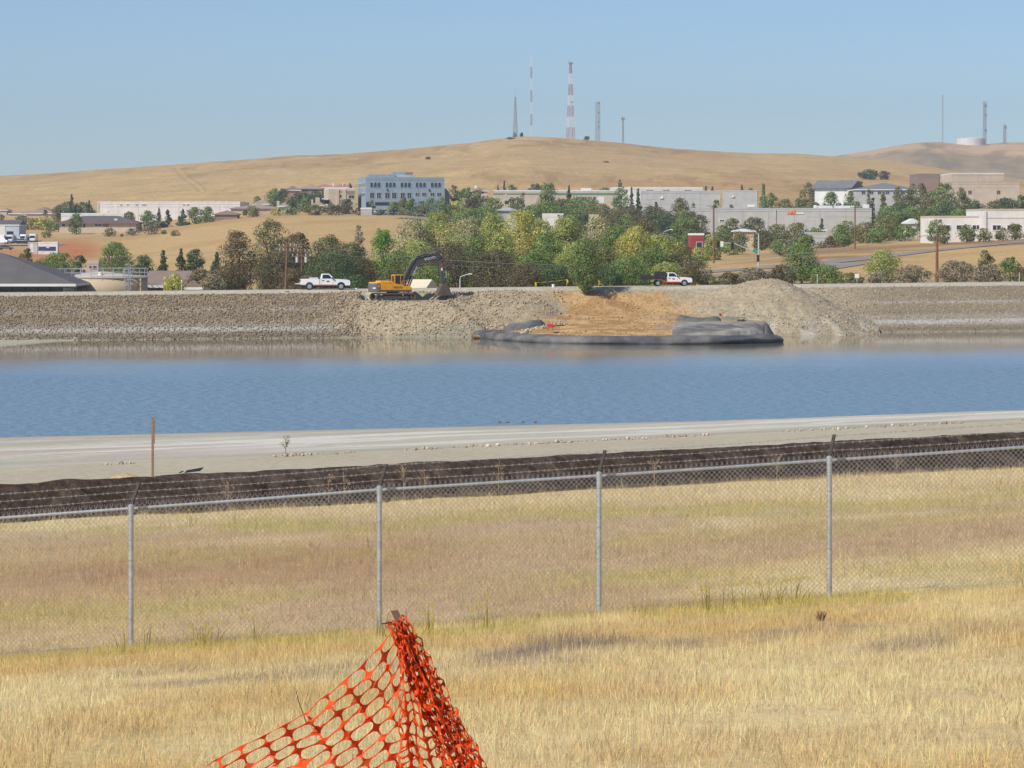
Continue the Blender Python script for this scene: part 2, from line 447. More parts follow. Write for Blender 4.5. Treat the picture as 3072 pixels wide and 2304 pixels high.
# ---- far side: embankment, valley, hill
HILL = np.array(srgb(211, 178, 124)) * 0.80
FIELD = np.array(srgb(209, 176, 122)) * 0.80
def build_far():
    pxs = np.arange(-560, 3640, 7.0)
    def sheet(name, ds, mat, colf, zf):
        D, PX = np.meshgrid(ds, pxs, indexing='ij'); X = (PX - CX) / F * D
        Z = zf(X, D)
        c = colf(X, D, PX, Z)
        o = link(name, np_mesh(name, np.stack([X, D, Z], -1).reshape(-1, 3), grid_faces(len(ds), len(pxs)), c.reshape(-1, 3), smooth=True), mat)
        return tag(o, kind='structure')
    def bank_col(X, D, PX, Z):
        Yc, Yw = crest_y(X), water_y(X); w = (D - Yw) / (Yc - Yw)
        n = fbm(X / 3, D / 3, 101); n2 = fbm(X / 9, D * 0 + Z * 1.5, 103)
        c = mix((0.23, 0.182, 0.12), (0.31, 0.25, 0.17), n)
        wl = w + (n2 - 0.5) * 0.06
        c = mix(c, (0.50, 0.48, 0.45), np.clip(0.75 * np.exp(-((wl - 0.20) / 0.045) ** 2) + 0.55 * np.exp(-((wl - 0.60) / 0.018) ** 2) + 0.25 * np.exp(-((wl - 0.33) / 0.05) ** 2), 0, 1))
        c = mix(c, (0.20, 0.17, 0.125), 0.8 * np.exp(-((wl - 0.07) / 0.05) ** 2) + 0.4 * np.exp(-((wl - 0.42) / 0.05) ** 2))
        c = np.where((w < 0.02)[..., None], np.array((0.30, 0.27, 0.19)), c)
        rub = sst(930, 1100, PX + 90 * (n - 0.5)) * (1 - sst(2480, 2680, PX + 120 * (n - 0.5)))
        c = mix(c, mix((0.355, 0.285, 0.185), (0.43, 0.35, 0.235), n), rub * (w > 0.0))
        big = fbm(X / 6, D / 5, 105, 4) - 0.5; sx_ = 110 * (0.55 - np.clip(w, -.5, 1))
        soil = sst(1590, 1700, PX + 420 * big + sx_) * (1 - sst(1960, 2110, PX + 420 * big - sx_ * .4))
        soil = np.maximum(soil, 0.9 * np.exp(-(((PX - 2045) / 50) ** 2 + ((w - .55) / .18) ** 2)))
        c = mix(c, mix((0.36, 0.205, 0.085), (0.53, 0.35, 0.165), sst(0.25, 0.7, fbm(X / 2.2, D / 1.6, 107))), soil * (w < 0.92) * (w > -3))
        c = np.where(((PX < 235) & (w < 0.05))[..., None], np.array((0.42, 0.39, 0.29)), c)
        c = mix(c, mix((0.47, 0.42, 0.32), (0.53, 0.48, 0.37), n), sst(0.93, 1.0, w) * (1 - soil * 0.3))
        back = D - Yc
        c = mix(c, np.array((0.36, 0.28, 0.16)), sst(6.5, 9, back))
        return c
    sheet('embankment', np.concatenate([np.arange(318, 346, 1.0), np.arange(346, 425, 0.45), np.arange(425, 471, 1.5)]), M_BANK, bank_col, bank)
    def val_col(X, D, PX, Z):
        n = fbm(X / 30, D / 40, 111); n2 = fbm(X / 8, D / 14, 113)
        c = mix(FIELD, FIELD * np.array((0.90, 0.86, 0.82)), sst(0.4, 0.65, n))
        c = mix(c, FIELD * np.array((1.06, 1.05, 1.0)), sst(0.5, 0.7, n2) * 0.7)
        # bare red earth
        red = np.exp(-(((PX - 220) / 90) ** 2 + ((D - 905) / 75) ** 2) ** 2)
        red = np.maximum(red, 0.8 * np.exp(-(((PX - 110) / 150) ** 2 + ((D - 845) / 45) ** 2) ** 2))
        c = mix(c, np.array(srgb(200, 128, 84)) * 0.82, np.clip(red * (0.75 + 0.6 * (n2 - 0.3)), 0, 1))
        c = mix(c, np.array(srgb(176, 140, 100)) * 0.75, sst(2100, 2500, PX) * (1 - sst(680, 760, D)) * sst(0.35, 0.6, n))
        # yards among the buildings
        c = mix(c, np.array((0.36, 0.32, 0.27)), sst(1000, 1060, D) * (1 - sst(1200, 1400, D)) * sst(1050, 1150, PX) * 0.5)
        return c
    sheet('valley_ground', np.concatenate([np.arange(470, 760, 4.0), np.geomspace(760, 1500, 90)]), M_GROUND, val_col, valley)
    def hill_col(X, D, PX, Z):
        n = fbm(X / 140, D / 220, 121); n2 = fbm(X / 40, D / 130, 123, 5); n3 = fbm(X / 12, D / 60, 125, 4)
        c = mix(HILL, HILL * np.array((0.90, 0.85, 0.80)), sst(0.38, 0.66, n))
        c = mix(c, HILL * np.array((1.07, 1.07, 1.04)), 0.8 * sst(0.5, 0.66, n2))
        c = mix(c, HILL * np.array((0.72, 0.66, 0.62)), 0.75 * sst(0.57, 0.70, n3) * sst(0.35, 0.6, n))
        n4 = fbm(X / 5, D / 22, 127, 3); c = c * (0.90 + 0.2 * n4)[..., None]
        PY = HY + (EYE - Z) * F / D
        trail = np.abs(PX - np.interp(PY, [500, 535, 560, 578], [528, 560, 596, 612])) ; on = (PY > 503) & (PY < 575)
        c = mix(c, HILL * 1.22, 0.8 * np.exp(-(trail / 6) ** 2) * on)
        c = mix(c, HILL * 0.72, 0.6 * np.exp(-((trail - 11) / 6) ** 2) * on)
        for (gx, gd, rx, rd, am) in ((690, 1720, 55, 30, .7), (745, 1690, 40, 24, .8), (620, 1900, 60, 40, .4), (560, 2050, 50, 30, .5), (1050, 2100, 90, 40, .35), (2350, 2100, 110, 45, .4), (1330, 1950, 120, 30, .35)):
            c = mix(c, HILL * np.array((0.60, 0.54, 0.50)), am * np.exp(-(((PX - gx) / rx) ** 2 + ((D - gd) / rd) ** 2)) * sst(0.3, 0.6, n3))
        return c
    sheet('grass_hill', np.concatenate([np.geomspace(1500, 2420, 150), np.linspace(2425, 2850, 50)]), M_HILL, hill_col, valley)
build_far()

# ---- far hill to the east
def far_hill_z(px):
    y = np.interp(px, [2200, 2450, 2560, 2640, 2700, 2760, 2820, 2870, 2913, 2957, 3010, 3072, 3300, 3700], [520, 478, 462, 448, 436, 429, 427, 433, 436, 434, 429, 428, 425, 430])
    return EYE - (y - HY) * 4000 / F
def build_far_hill():
    pxs = np.arange(2150, 3800, 8.0); ds = np.linspace(3000, 4500, 60)
    D, PX = np.meshgrid(ds, pxs, indexing='ij'); X = (PX - CX) / F * D
    t = sst(3000, 4000, D)
    Z = far_hill_z(PX) * t - 5 * (1 - t) - 40 * sst(4000, 4500, D) + (fbm(X / 150, D / 260, 131) - 0.5) * 30 * sst(3000, 3400, D) * (1 - sst(3700, 4000, D))
    n = fbm(X / 120, D / 160, 133); n2 = fbm(X / 30, D / 90, 134)
    c = mix(srgb(206, 172, 128), srgb(172, 148, 112), sst(0.4, 0.62, n))
    c = mix(c, srgb(140, 126, 96), 0.7 * sst(0.55, 0.68, n2)) * 1.0
    o = link('far_hill', np_mesh('far_hill', np.stack([X, D, Z], -1).reshape(-1, 3), grid_faces(len(ds), len(pxs)), c.reshape(-1, 3), smooth=True), M_HILL)
    tag(o, kind='structure')
build_far_hill()

# ---- the plain all round, far below the horizon hills
def build_plain():
    m = pmat('far_plain', np.array(srgb(190, 160, 115)) * 0.8, rough=1, var=0.15, scale=0.002, spec=0.05)
    mb = MB()
    s = 16000
    mb.add([(-s, -300, -2.2), (s, -300, -2.2), (s, s, -2.2), (-s, s, -2.2)], [(0, 1, 2, 3)])
    tag(mb.build('land', m), kind='structure')
build_plain()

# ---- water
def build_water():
    m = bpy.data.materials.new('reservoir_water'); m.use_nodes = True
    nt = m.node_tree; n = nt.nodes; l = nt.links
    b = n['Principled BSDF']
    b.inputs['Base Color'].default_value = (0.130, 0.220, 0.295, 1)
    b.inputs['IOR'].default_value = 1.333
    geo = n.new('ShaderNodeNewGeometry')
    mp = n.new('ShaderNodeMapping'); mp.inputs['Scale'].default_value = (1.0, 0.62, 1.0)
    l.new(geo.outputs['Position'], mp.inputs['Vector'])
    n1 = n.new('ShaderNodeTexNoise'); n1.inputs['Scale'].default_value = 0.9; n1.inputs['Detail'].default_value = 6
    n2 = n.new('ShaderNodeTexNoise'); n2.inputs['Scale'].default_value = 0.05; n2.inputs['Detail'].default_value = 3
    l.new(mp.outputs[0], n1.inputs['Vector']); l.new(mp.outputs[0], n2.inputs['Vector'])
    # calm lee under the far bank: ripples die out with distance along the fetch
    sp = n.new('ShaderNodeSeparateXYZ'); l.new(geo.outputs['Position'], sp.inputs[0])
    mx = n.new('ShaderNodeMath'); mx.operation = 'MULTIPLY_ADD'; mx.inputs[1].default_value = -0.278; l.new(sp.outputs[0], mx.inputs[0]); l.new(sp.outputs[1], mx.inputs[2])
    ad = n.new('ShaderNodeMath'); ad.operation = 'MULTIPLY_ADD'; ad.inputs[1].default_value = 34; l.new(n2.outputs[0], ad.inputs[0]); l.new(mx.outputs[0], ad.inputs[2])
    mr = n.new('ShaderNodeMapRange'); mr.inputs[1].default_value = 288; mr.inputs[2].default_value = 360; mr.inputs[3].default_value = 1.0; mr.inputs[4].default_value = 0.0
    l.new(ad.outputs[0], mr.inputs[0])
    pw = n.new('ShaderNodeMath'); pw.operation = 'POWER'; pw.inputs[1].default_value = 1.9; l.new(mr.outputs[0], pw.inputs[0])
    cm = n.new('ShaderNodeMix'); cm.data_type = 'RGBA'; cm.inputs[6].default_value = (0.17, 0.15, 0.095, 1); cm.inputs[7].default_value = (0.175, 0.262, 0.330, 1)  # brown by the far bank: muddy shallows plus the bank's reflection painted into the colour
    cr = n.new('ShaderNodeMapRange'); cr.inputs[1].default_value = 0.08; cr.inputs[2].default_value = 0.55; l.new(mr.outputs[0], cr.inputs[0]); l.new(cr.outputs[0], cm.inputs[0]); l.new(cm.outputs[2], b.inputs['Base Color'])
    mr = pw
    rg = n.new('ShaderNodeMapRange'); rg.inputs[3].default_value = 0.05; rg.inputs[4].default_value = 0.34; l.new(mr.outputs[0], rg.inputs[0]); l.new(rg.outputs[0], b.inputs['Roughness'])
    bp = n.new('ShaderNodeBump'); bp.inputs['Distance'].default_value = 0.45
    st = n.new('ShaderNodeMath'); st.operation = 'MULTIPLY'; st.inputs[1].default_value = 1.0
    l.new(mr.outputs[0], st.inputs[0]); l.new(st.outputs[0], bp.inputs['Strength'])
    l.new(n1.outputs[0], bp.inputs['Height']); l.new(bp.outputs[0], b.inputs['Normal'])
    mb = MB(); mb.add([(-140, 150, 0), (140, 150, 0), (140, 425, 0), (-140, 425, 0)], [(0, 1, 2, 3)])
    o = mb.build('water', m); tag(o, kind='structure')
build_water()
# ------------------------------------------------------------------ foreground: grass, fence, net, berm cover
M_BLADE = pmat('dry_blades', attr=True, rough=0.75, var=0.06, scale=2.0, spec=0.15, trans=0.35)
def blades(X, Y, H, Wd, cols, lean, seed, simple=False):
    r = np.random.default_rng(seed); n = len(X)
    Z = near(X, Y) - 0.01
    a = r.uniform(0, 2 * np.pi, n); la = r.uniform(0, 2 * np.pi, n); lm = np.abs(r.normal(0, lean, n)); lm = np.clip(lm, 0, 1.5)
    ca, sa = np.cos(a) * 0.5, np.sin(a) * 0.35
    tipx = X + np.cos(la) * np.sin(lm) * H; tipy = Y + np.sin(la) * np.sin(lm) * H; tipz = Z + np.cos(lm) * H
    mx = X + (tipx - X) * 0.42; my = Y + (tipy - Y) * 0.42; mz = Z + (tipz - Z) * 0.58
    v = np.empty((n, 5, 3))
    v[:, 0] = np.stack([X - ca * Wd, Y - sa * Wd, Z], -1); v[:, 1] = np.stack([X + ca * Wd, Y + sa * Wd, Z], -1)
    v[:, 2] = np.stack([mx + ca * Wd * 0.8, my + sa * Wd * 0.8, mz], -1); v[:, 3] = np.stack([mx - ca * Wd * 0.8, my - sa * Wd * 0.8, mz], -1)
    v[:, 4] = np.stack([tipx, tipy, tipz], -1)
    b = np.arange(n)[:, None] * 5
    if simple:
        v = v[:, [0, 1, 4]]
        return v.reshape(-1, 3), np.arange(n * 3).reshape(n, 3), np.repeat(cols, 3, 0)
    f = np.concatenate([b + np.array([[0, 1, 2]]), b + np.array([[0, 2, 3]]), b + np.array([[3, 2, 4]])])
    c = np.repeat(cols[:, None, :], 5, 1)
    return v.reshape(-1, 3), f, c.reshape(-1, 3)

def scatter(n, d0, d1, pad=550, seed=1):
    r = np.random.default_rng(seed)
    d = np.sqrt(r.uniform(d0 * d0, d1 * d1, n)); px = r.uniform(-pad, 3072 + pad, n)
    return (px - CX) / F * d, d

def build_grass():
    parts = []
    for (n, d0, d1, hm, wd, lean, seed) in ((370000, 15, 43, 0.115, 0.0040, 1.15, 5), (140000, 43, 62, 0.14, 0.0085, 0.85, 6), (125000, 62, 112, 0.17, 0.012, 0.75, 8)):
        X, Y = scatter(n, d0, d1, seed=seed)
        r = np.random.default_rng(seed + 50)
        # tufts
        X = X + r.normal(0, 0.03, n); Y = Y + r.normal(0, 0.03, n)
        keep = (Y < berm_y(X) - 2.2)
        den = fbm(X / 0.5, Y / 0.5, 141, 3)
        keep &= r.uniform(0, 1, n) < 0.35 + 0.9 * den
        X, Y, den = X[keep], Y[keep], den[keep]; m = len(X)
        tuft = fbm(X / 0.28, Y / 0.34, 143, 3)
        c = field_colour(X, Y) * (r.normal(1.0, 0.20, (m, 1)).clip(0.45, 1.5) * (0.72 + 0.56 * tuft)[:, None])
        c = c * (1 + r.normal(0, 0.04, (m, 3)))
        g = np.clip((c[:, 0] - c[:, 2] * 1.2), 0, 1)
        grey = np.exp(-((X - 0.5) / .9) ** 2 - ((Y - 33.8) / 1.2) ** 2)
        tall = r.uniform(0, 1, m) < 0.03
        H = hm * (0.3 + 1.3 * den) * r.uniform(0.5, 1.35, m) * np.where(tall, 1.9, 1.0) * (0.55 + 0.9 * fbm(X / 1.6, Y / 2.2, 147, 3)) * (1 + 0.9 * grey)
        parts.append(blades(X, Y, H, wd * r.uniform(0.7, 1.4, m), np.clip(c * 1.15, 0.02, 0.92), lean, seed + 9, d0 > 40))
    off = 0; V = []; Fc = []; C = []
    for v, f, c in parts:
        V.append(v); Fc.append(f + off); C.append(c); off += len(v)
    o = link('dry_grass', np_mesh('dry_grass', np.concatenate(V), np.concatenate(Fc), np.concatenate(C)), M_BLADE)
    tag(o, 'dry golden grass covering the field on both sides of the fence', 'grass', kind='stuff')
build_grass()

def build_tarweed():
    r = np.random.default_rng(77)
    V = []; Fc = []; C = []; off = 0
    n = 1500
    X, Y = scatter(n * 6, 36, 90, seed=78)
    col = field_colour(X, Y); ol = (col[:, 1] / col[:, 0] > 0.80)
    X, Y = X[ol][:n], Y[ol][:n]
    ns = 9
    xs = np.repeat(X, ns) + r.normal(0, 0.06, len(X) * ns); ys = np.repeat(Y, ns) + r.normal(0, 0.06, len(X) * ns)
    H = r.uniform(0.22, 0.5, len(xs))
    c = np.array((0.40, 0.32, 0.08)) * r.uniform(0.7, 1.3, (len(xs), 1))
    v, f, cc = blades(xs, ys, H, np.full(len(xs), 0.012), c, 0.35, 79)
    V.append(v); Fc.append(f); C.append(cc); off = len(v)
    tips = v.reshape(-1, 5, 3)[:, 4]
    tips = tips[r.uniform(0, 1, len(tips)) < 0.55]
    s = r.uniform(0.010, 0.020, len(tips))
    dz = np.stack([np.zeros(len(tips)), np.zeros(len(tips)), s], -1); dx = np.stack([s, s * 0, s * 0], -1)
    q = np.stack([tips - dx, tips - dz, tips + dx, tips + dz], 1).reshape(-1, 3)
    b = np.arange(len(tips))[:, None] * 4 + off
    Fc.append(np.concatenate([b + np.array([[0, 1, 2]]), b + np.array([[0, 2, 3]])])); V.append(q); C.append(np.tile((0.62, 0.48, 0.03), (len(q), 1)))
    o = link('yellow_weeds', np_mesh('yellow_weeds', np.concatenate(V), np.concatenate(Fc), np.concatenate(C)), M_BLADE)
    tag(o, 'yellow-green flowering weeds in streaks along the fence line', 'weeds', kind='stuff')
build_tarweed()

# ---- chain-link fence
M_GALV = pmat('galvanised_steel', (0.52, 0.54, 0.55), rough=0.42, var=0.14, scale=9, metal=0.55, spec=0.5)
M_GALV2 = pmat('galvanised_wire', (0.36, 0.36, 0.35), rough=0.5, var=0.15, scale=20, metal=0.4)
M_DARKIRON = pmat('dark_iron', (0.055, 0.045, 0.038), rough=0.7, var=0.25, scale=12, metal=0.3)
M_SLEEVE = pmat('weathered_sleeve', (0.16, 0.155, 0.15), rough=.7, var=.2, scale=12)
def build_fence():
    FP = [(-1110, 1632), (-370, 1578), (393, 1523), (1138, 1467), (1797, 1425), (2488, 1378), (3190, 1331), (3890, 1284)]
    d = 42.0
    root = thing('chain_link_fence', 'galvanised chain-link fence with barbed wire crossing the dry grass', 'fence', (0, d, 0))
    tops = [P(px, py, d) - Vector((0, d, 0)) for px, py in FP]
    out = Vector((0.09, 0.20, 0.30))                     # the arms lean away over the far side
    arms_tip = []
    for t in tops:
        base = nz_(t.x, d) - 0.15
        mb = MB(); mb.tube([(t.x, 0, base), (t.x, 0, t.z - 0.03)], 0.037, 12)
        post = mb.build('post', M_GALV, root, smooth=False)
        cp = MB(); cp.tube([(t.x, 0, t.z - 0.05), (t.x, 0, t.z + 0.035), (t.x, 0, t.z + 0.05)], [0.041, 0.041, 0.02], 12)
        cp.build('post_cap', M_GALV, post)
        ar = MB(); a0 = Vector((t.x, 0, t.z + 0.03)); ar.bar(a0, a0 + out, 0.046, 0.022)
        ar.build('barb_arm', M_DARKIRON, post)
        for k in range(7):
            tb = MB(); z = base + 0.3 + k * (t.z - base - 0.35) / 6.5
            tb.tube([(t.x - 0.034, -0.028, z), (t.x, -0.042, z + 0.008), (t.x + 0.034, -0.028, z)], 0.0035, 4); tb.build('tie_wire', M_GALV2, post)
        arms_tip.append(a0)
    for a, b in zip(tops[:-1], tops[1:]):
        mb = MB(); mb.tube([a + Vector((0.02, 0, -0.01)), a.lerp(b, 0.5) + Vector((0, 0, -0.012)), b + Vector((-0.02, 0, -0.01))], 0.021, 10)
        mb.build('top_rail', M_GALV, root)
        # rail sleeve just after each post
        sl = MB(); q = (b - a).normalized(); sl.tube([a + q * 0.10 + Vector((0, 0, -0.012)), a + q * 0.24 + Vector((0, 0, -0.012))], 0.026, 10)
        sl.build('rail_sleeve', M_SLEEVE, root)
    # woven fabric: two crossing families of wire, knuckled above the rail
    V = []; Fc = []
    def strand(p, q, r):
        p = Vector(p); q = Vector(q); t = (q - p).normalized(); u = Vector((0, 1, 0)); w = t.cross(u)
        n = len(V)
        for e in (p, q):
            for k in range(3):
                an = 2.094 * k; V.append(e + (u * math.cos(an) + w * math.sin(an)) * r)
        for k in range(3): Fc.append((n + k, n + (k + 1) % 3, n + 3 + (k + 1) % 3, n + 3 + k))
    for a, b in zip(tops[:-1], tops[1:]):
        L = (b - a).length; zb0 = nz_(a.x, d) + 0.03; zb1 = nz_(b.x, d) + 0.03
        def mp(s, h, y):
            s = min(max(s, 0), L); f = s / L
            zb = zb0 + (zb1 - zb0) * f; zt = a.z + (b.z - a.z) * f + 0.045
            return Vector((a.x + (b.x - a.x) * f, y, zb + (zt - zb) * h))
        Hh = (a.z - zb0 + b.z - zb1) / 2
        n = int((L + Hh) / 0.072)
        for i in range(n):
            s0 = -Hh + i * 0.072
            for sg in (1, -1):
                # s = s0 + Hh*h  (or mirrored); clip to [0, L]
                h0 = max(0, -s0 / Hh); h1 = min(1, (L - s0) / Hh)
                if h1 - h0 < 0.02: continue
                pa, pb = s0 + Hh * h0, s0 + Hh * h1
                if sg < 0: pa, pb = L - pa, L - pb
                m = (h0 + h1) / 2
                strand(mp(pa, h0, -0.030), mp((pa + pb) / 2, m, -0.030 + 0.004 * sg), 0.0026)
                strand(mp((pa + pb) / 2, m, -0.030 + 0.004 * sg), mp(pb, h1, -0.030), 0.0026)
                if h1 > 0.999:
                    e = mp(pb, 1, -0.030); strand(e, e + Vector((0.006 * sg, 0, 0.030)), 0.0022)
    me = bpy.data.meshes.new('chain_link_mesh'); me.from_pydata([tuple(v) for v in V], [], Fc)
    o = link('chain_link_mesh', me, M_GALV2, root); o['kind'] = 'stuff'
    # barbed wire
    for k in range(3):
        mb = MB(); pts = []
        for i in range(len(tops) - 1):
            p = arms_tip[i] + out * (0.30 + 0.33 * k); q = arms_tip[i + 1] + out * (0.30 + 0.33 * k)
            for j in range(8):
                t = j / 8; pts.append(p.lerp(q, t) - Vector((0, 0, 0.05 * t * (1 - t) * (1 + 0.5 * math.sin(i * 3 + k)))))
        pts.append(arms_tip[-1] + out * (0.30 + 0.33 * k))
        mb.tube(pts, 0.0024, 4)
        for i in range(len(pts) - 1):
            for t in (0.1, 0.4, 0.7, 0.95):
                c = pts[i].lerp(pts[i + 1], t)
                mb.bar(c + Vector((-0.014, 0, -0.018)), c + Vector((0.014, 0, 0.018)), 0.004); mb.bar(c + Vector((0.014, 0.004, -0.018)), c + Vector((-0.014, 0.004, 0.018)), 0.004)
        mb.build('barbed_wire', M_GALV2, root)
build_fence()

# ---- orange safety net on its leaning stake
M_NET = pmat('orange_plastic', (0.92, 0.125, 0.016), rough=0.33, var=0.16, scale=9, spec=0.5, trans=0.50, col2=(0.95, 0.19, 0.05))
M_STAKE = pmat('weathered_stake', (0.20, 0.115, 0.07), rough=0.85, var=0.3, scale=30, bump=0.3, bscale=60)
M_WOOD = pmat('sawn_wood', (0.30, 0.185, 0.115), rough=0.85, var=0.2, scale=18, bump=0.3, bscale=50)
ND = 15.0
def NP(px, py, dd=0.0): return P(px, py, ND) + Vector((0, dd, 0))
def build_net():
    axis0, axis1 = NP(1183, 1832), NP(1484, 2505)
    ax = (axis1 - axis0).normalized(); side = ax.cross(Vector((0, 1, 0))).normalized()
    mb = MB()
    end = axis1 + ax * 0.25
    w = side * 0.017; t = Vector((0, 0.009, 0)); s0 = axis0 + ax * 0.0
    mb.hexa([end - w * .6 - t * .6, end + w * .6 - t * .6, end + w * .6 + t * .6, end - w * .6 + t * .6, s0 - w - t - ax * 0.006, s0 + w - t + ax * 0.004, s0 + w + t + ax * 0.004, s0 - w + t - ax * 0.006])
    st = mb.build('wooden_stake', M_STAKE, bevel=0.002)
    tag(st, 'leaning brown wooden stake holding up the orange net', 'stake')
    wr = MB(); a = NP(1188, 1864, -0.015)
    wr.tube([NP(1145, 1870, -0.02), NP(1165, 1866, -0.03), a, NP(1210, 1862, -0.01)], 0.0035, 5)
    wr.tube([NP(1232, 1898), NP(1266, 1914, -0.03), NP(1270, 1945, -0.02), NP(1267, 1952, -0.02)], 0.0035, 5)
    wi = wr.build('tie_wire', M_DARKIRON); tag(wi, 'rusty tie wire poking out at the top of the leaning stake', 'wire')
    root = thing('safety_net', 'bright orange plastic safety net draped from the leaning stake', 'net', (axis1.x, ND, nz_(axis1.x, ND)))
    org = root.location.copy()
    K = 24
    def sheet(name, fn, nu, nv, hu=0.462, hv=0.452, ex=2.6, drop=None):
        V = []; Fc = []
        for i in range(nu):
            for j in range(nv):
                if drop and drop(i, j): continue
                n = len(V)
                for k in range(K):
                    an = 2 * math.pi * k / K; c, s = math.cos(an), math.sin(an)
                    m = max(abs(c), abs(s)); V.append(fn(i + 0.5 + 0.5 * c / m, j + 0.5 + 0.5 * s / m))
                for k in range(K):
                    an = 2 * math.pi * k / K; c, s = math.cos(an), math.sin(an)
                    q = (abs(c) ** ex + abs(s) ** ex) ** (-1 / ex)
                    V.append(fn(i + 0.5 + hu * c * q, j + 0.5 + hv * s * q))
                for k in range(K): Fc.append((n + k, n + (k + 1) % K, n + K + (k + 1) % K, n + K + k))
        me = bpy.data.meshes.new(name); me.from_pydata([tuple(v - org) for v in V], [], Fc); me.update()
        o = link(name, me, M_NET, root)
        so = o.modifiers.new('thickness', 'SOLIDIFY'); so.thickness = 0.0025
        return o
    # the panel running down to the west: u along the top edge away from the stake, v down the net
    top = [(1192, 1872), (1140, 1938), (1085, 1997), (1033, 2042), (975, 2090), (918, 2140), (850, 2180), (786, 2214), (716, 2250), (648, 2287), (575, 2330), (500, 2375), (420, 2420), (330, 2450)]
    tu = np.arange(len(top)); tx = np.array([p[0] for p in top], float); ty = np.array([p[1] for p in top], float)
    def rip(a, b, s): return 0.42 * mnoise.noise(Vector((a * 0.75 + 3, b * 0.65 + 9, s * 7.31))) + 0.16 * mnoise.noise(Vector((a * 1.7 + 3, b * 1.5 + 9, s * 3.7)))
    def fa(u, v):
        uu = min(u, 12.99)
        x = float(np.interp(uu, tu, tx)); y = float(np.interp(uu, tu, ty))
        dx = np.interp(u, [0, 2, 4, 8, 12], [4, 19, 17, 10, 5]) ; dy = np.interp(u, [0, 2, 4, 8, 12], [40, 31, 30, 30, 30])
        y += dy * v + rip(u, v, 151) * 16 * min(1, v / 2); x += dx * v + rip(u, v, 152) * 20 * min(1, v / 2)
        sag = 12 * math.sin(math.pi * (u % 1.0)) * (0.3 if v < 0.5 else 0)
        return NP(x, y + sag * 0.4, rip(u * 1.3, v * 1.3, 153) * 0.22 + 0.012 * u + 0.01 * v)
    sheet('net_panel', fa, 12, 20)
    # folds hanging straight down between the panel and the stake
    def fb(u, v):
        py = 1895 + v * 34
        xl = 1200 + 6 * rip(u, v, 161); xr = 1183 + (py - 1832) * 0.447 + 6
        f = u / 6
        return NP(xl + (xr - xl) * f + 16 * rip(u * 2, v * 1.2, 162), py + 26 * rip(u * 2, v, 163) + 10 * f, 0.05 * math.sin(u * 2.6 + v * 0.4) - 0.03 + 0.10 * rip(u * 2, v * 2, 164))
    sheet('net_fold', fb, 6, 17, 0.40, 0.42)
    # the bunched roll wrapped round the stake
    for lay, (wd, seed, off) in enumerate(((0.0135, 171, .004), (0.0160, 181, -0.004))):
        def fc(u, v):
            s = 0.048 + v * 0.050 + 0.055 * rip(u * 1.6, v * 1.7, seed + 1)
            g = 1 + 0.045 * v
            lat = (u - 3.5) * wd * g + off * g + 0.05 * rip(u * 1.1, v * 1.5, seed)
            dep = 0.022 * math.cos(u * 2.1 + v * 0.55 + lay * 2) + 0.085 * rip(u * 1.7, v * 1.7, seed + 2) - 0.012 - 0.008 * lay
            return axis0 + ax * s + side * -lat + Vector((0, dep, 0)) + side * (-0.010 + 0.0006 * v)
        sheet('gathered_net', fc, 7, 18, 0.36, 0.38, 2.4)
    def fd(u, v):
        py = 2085 + v * 30; xl = 1183 + (py - 1832) * 0.447 - 2
        return NP(xl + u * (9 + v * 1.6) + 10 * rip(u * 2, v * 2, 195), py + 14 * rip(u * 2, v * 2, 196) - 4 * u, 0.03 + 0.12 * rip(u * 2, v * 2, 197))
    sheet('net_edge', fd, 3, 12, 0.40, 0.41)
build_net()

# black bent wire standing in the grass by the net
wb = MB(); wb.tube([NP(917, 2185, .1), NP(905, 2150, .1), NP(890, 2108, .1), NP(884, 2082, .1)], [0.0028, 0.0026, 0.0022, 0.0018], 5)
tag(wb.build('dead_stalk', M_DARKIRON), 'thin black dead stalk rising beside the orange net', 'weed')

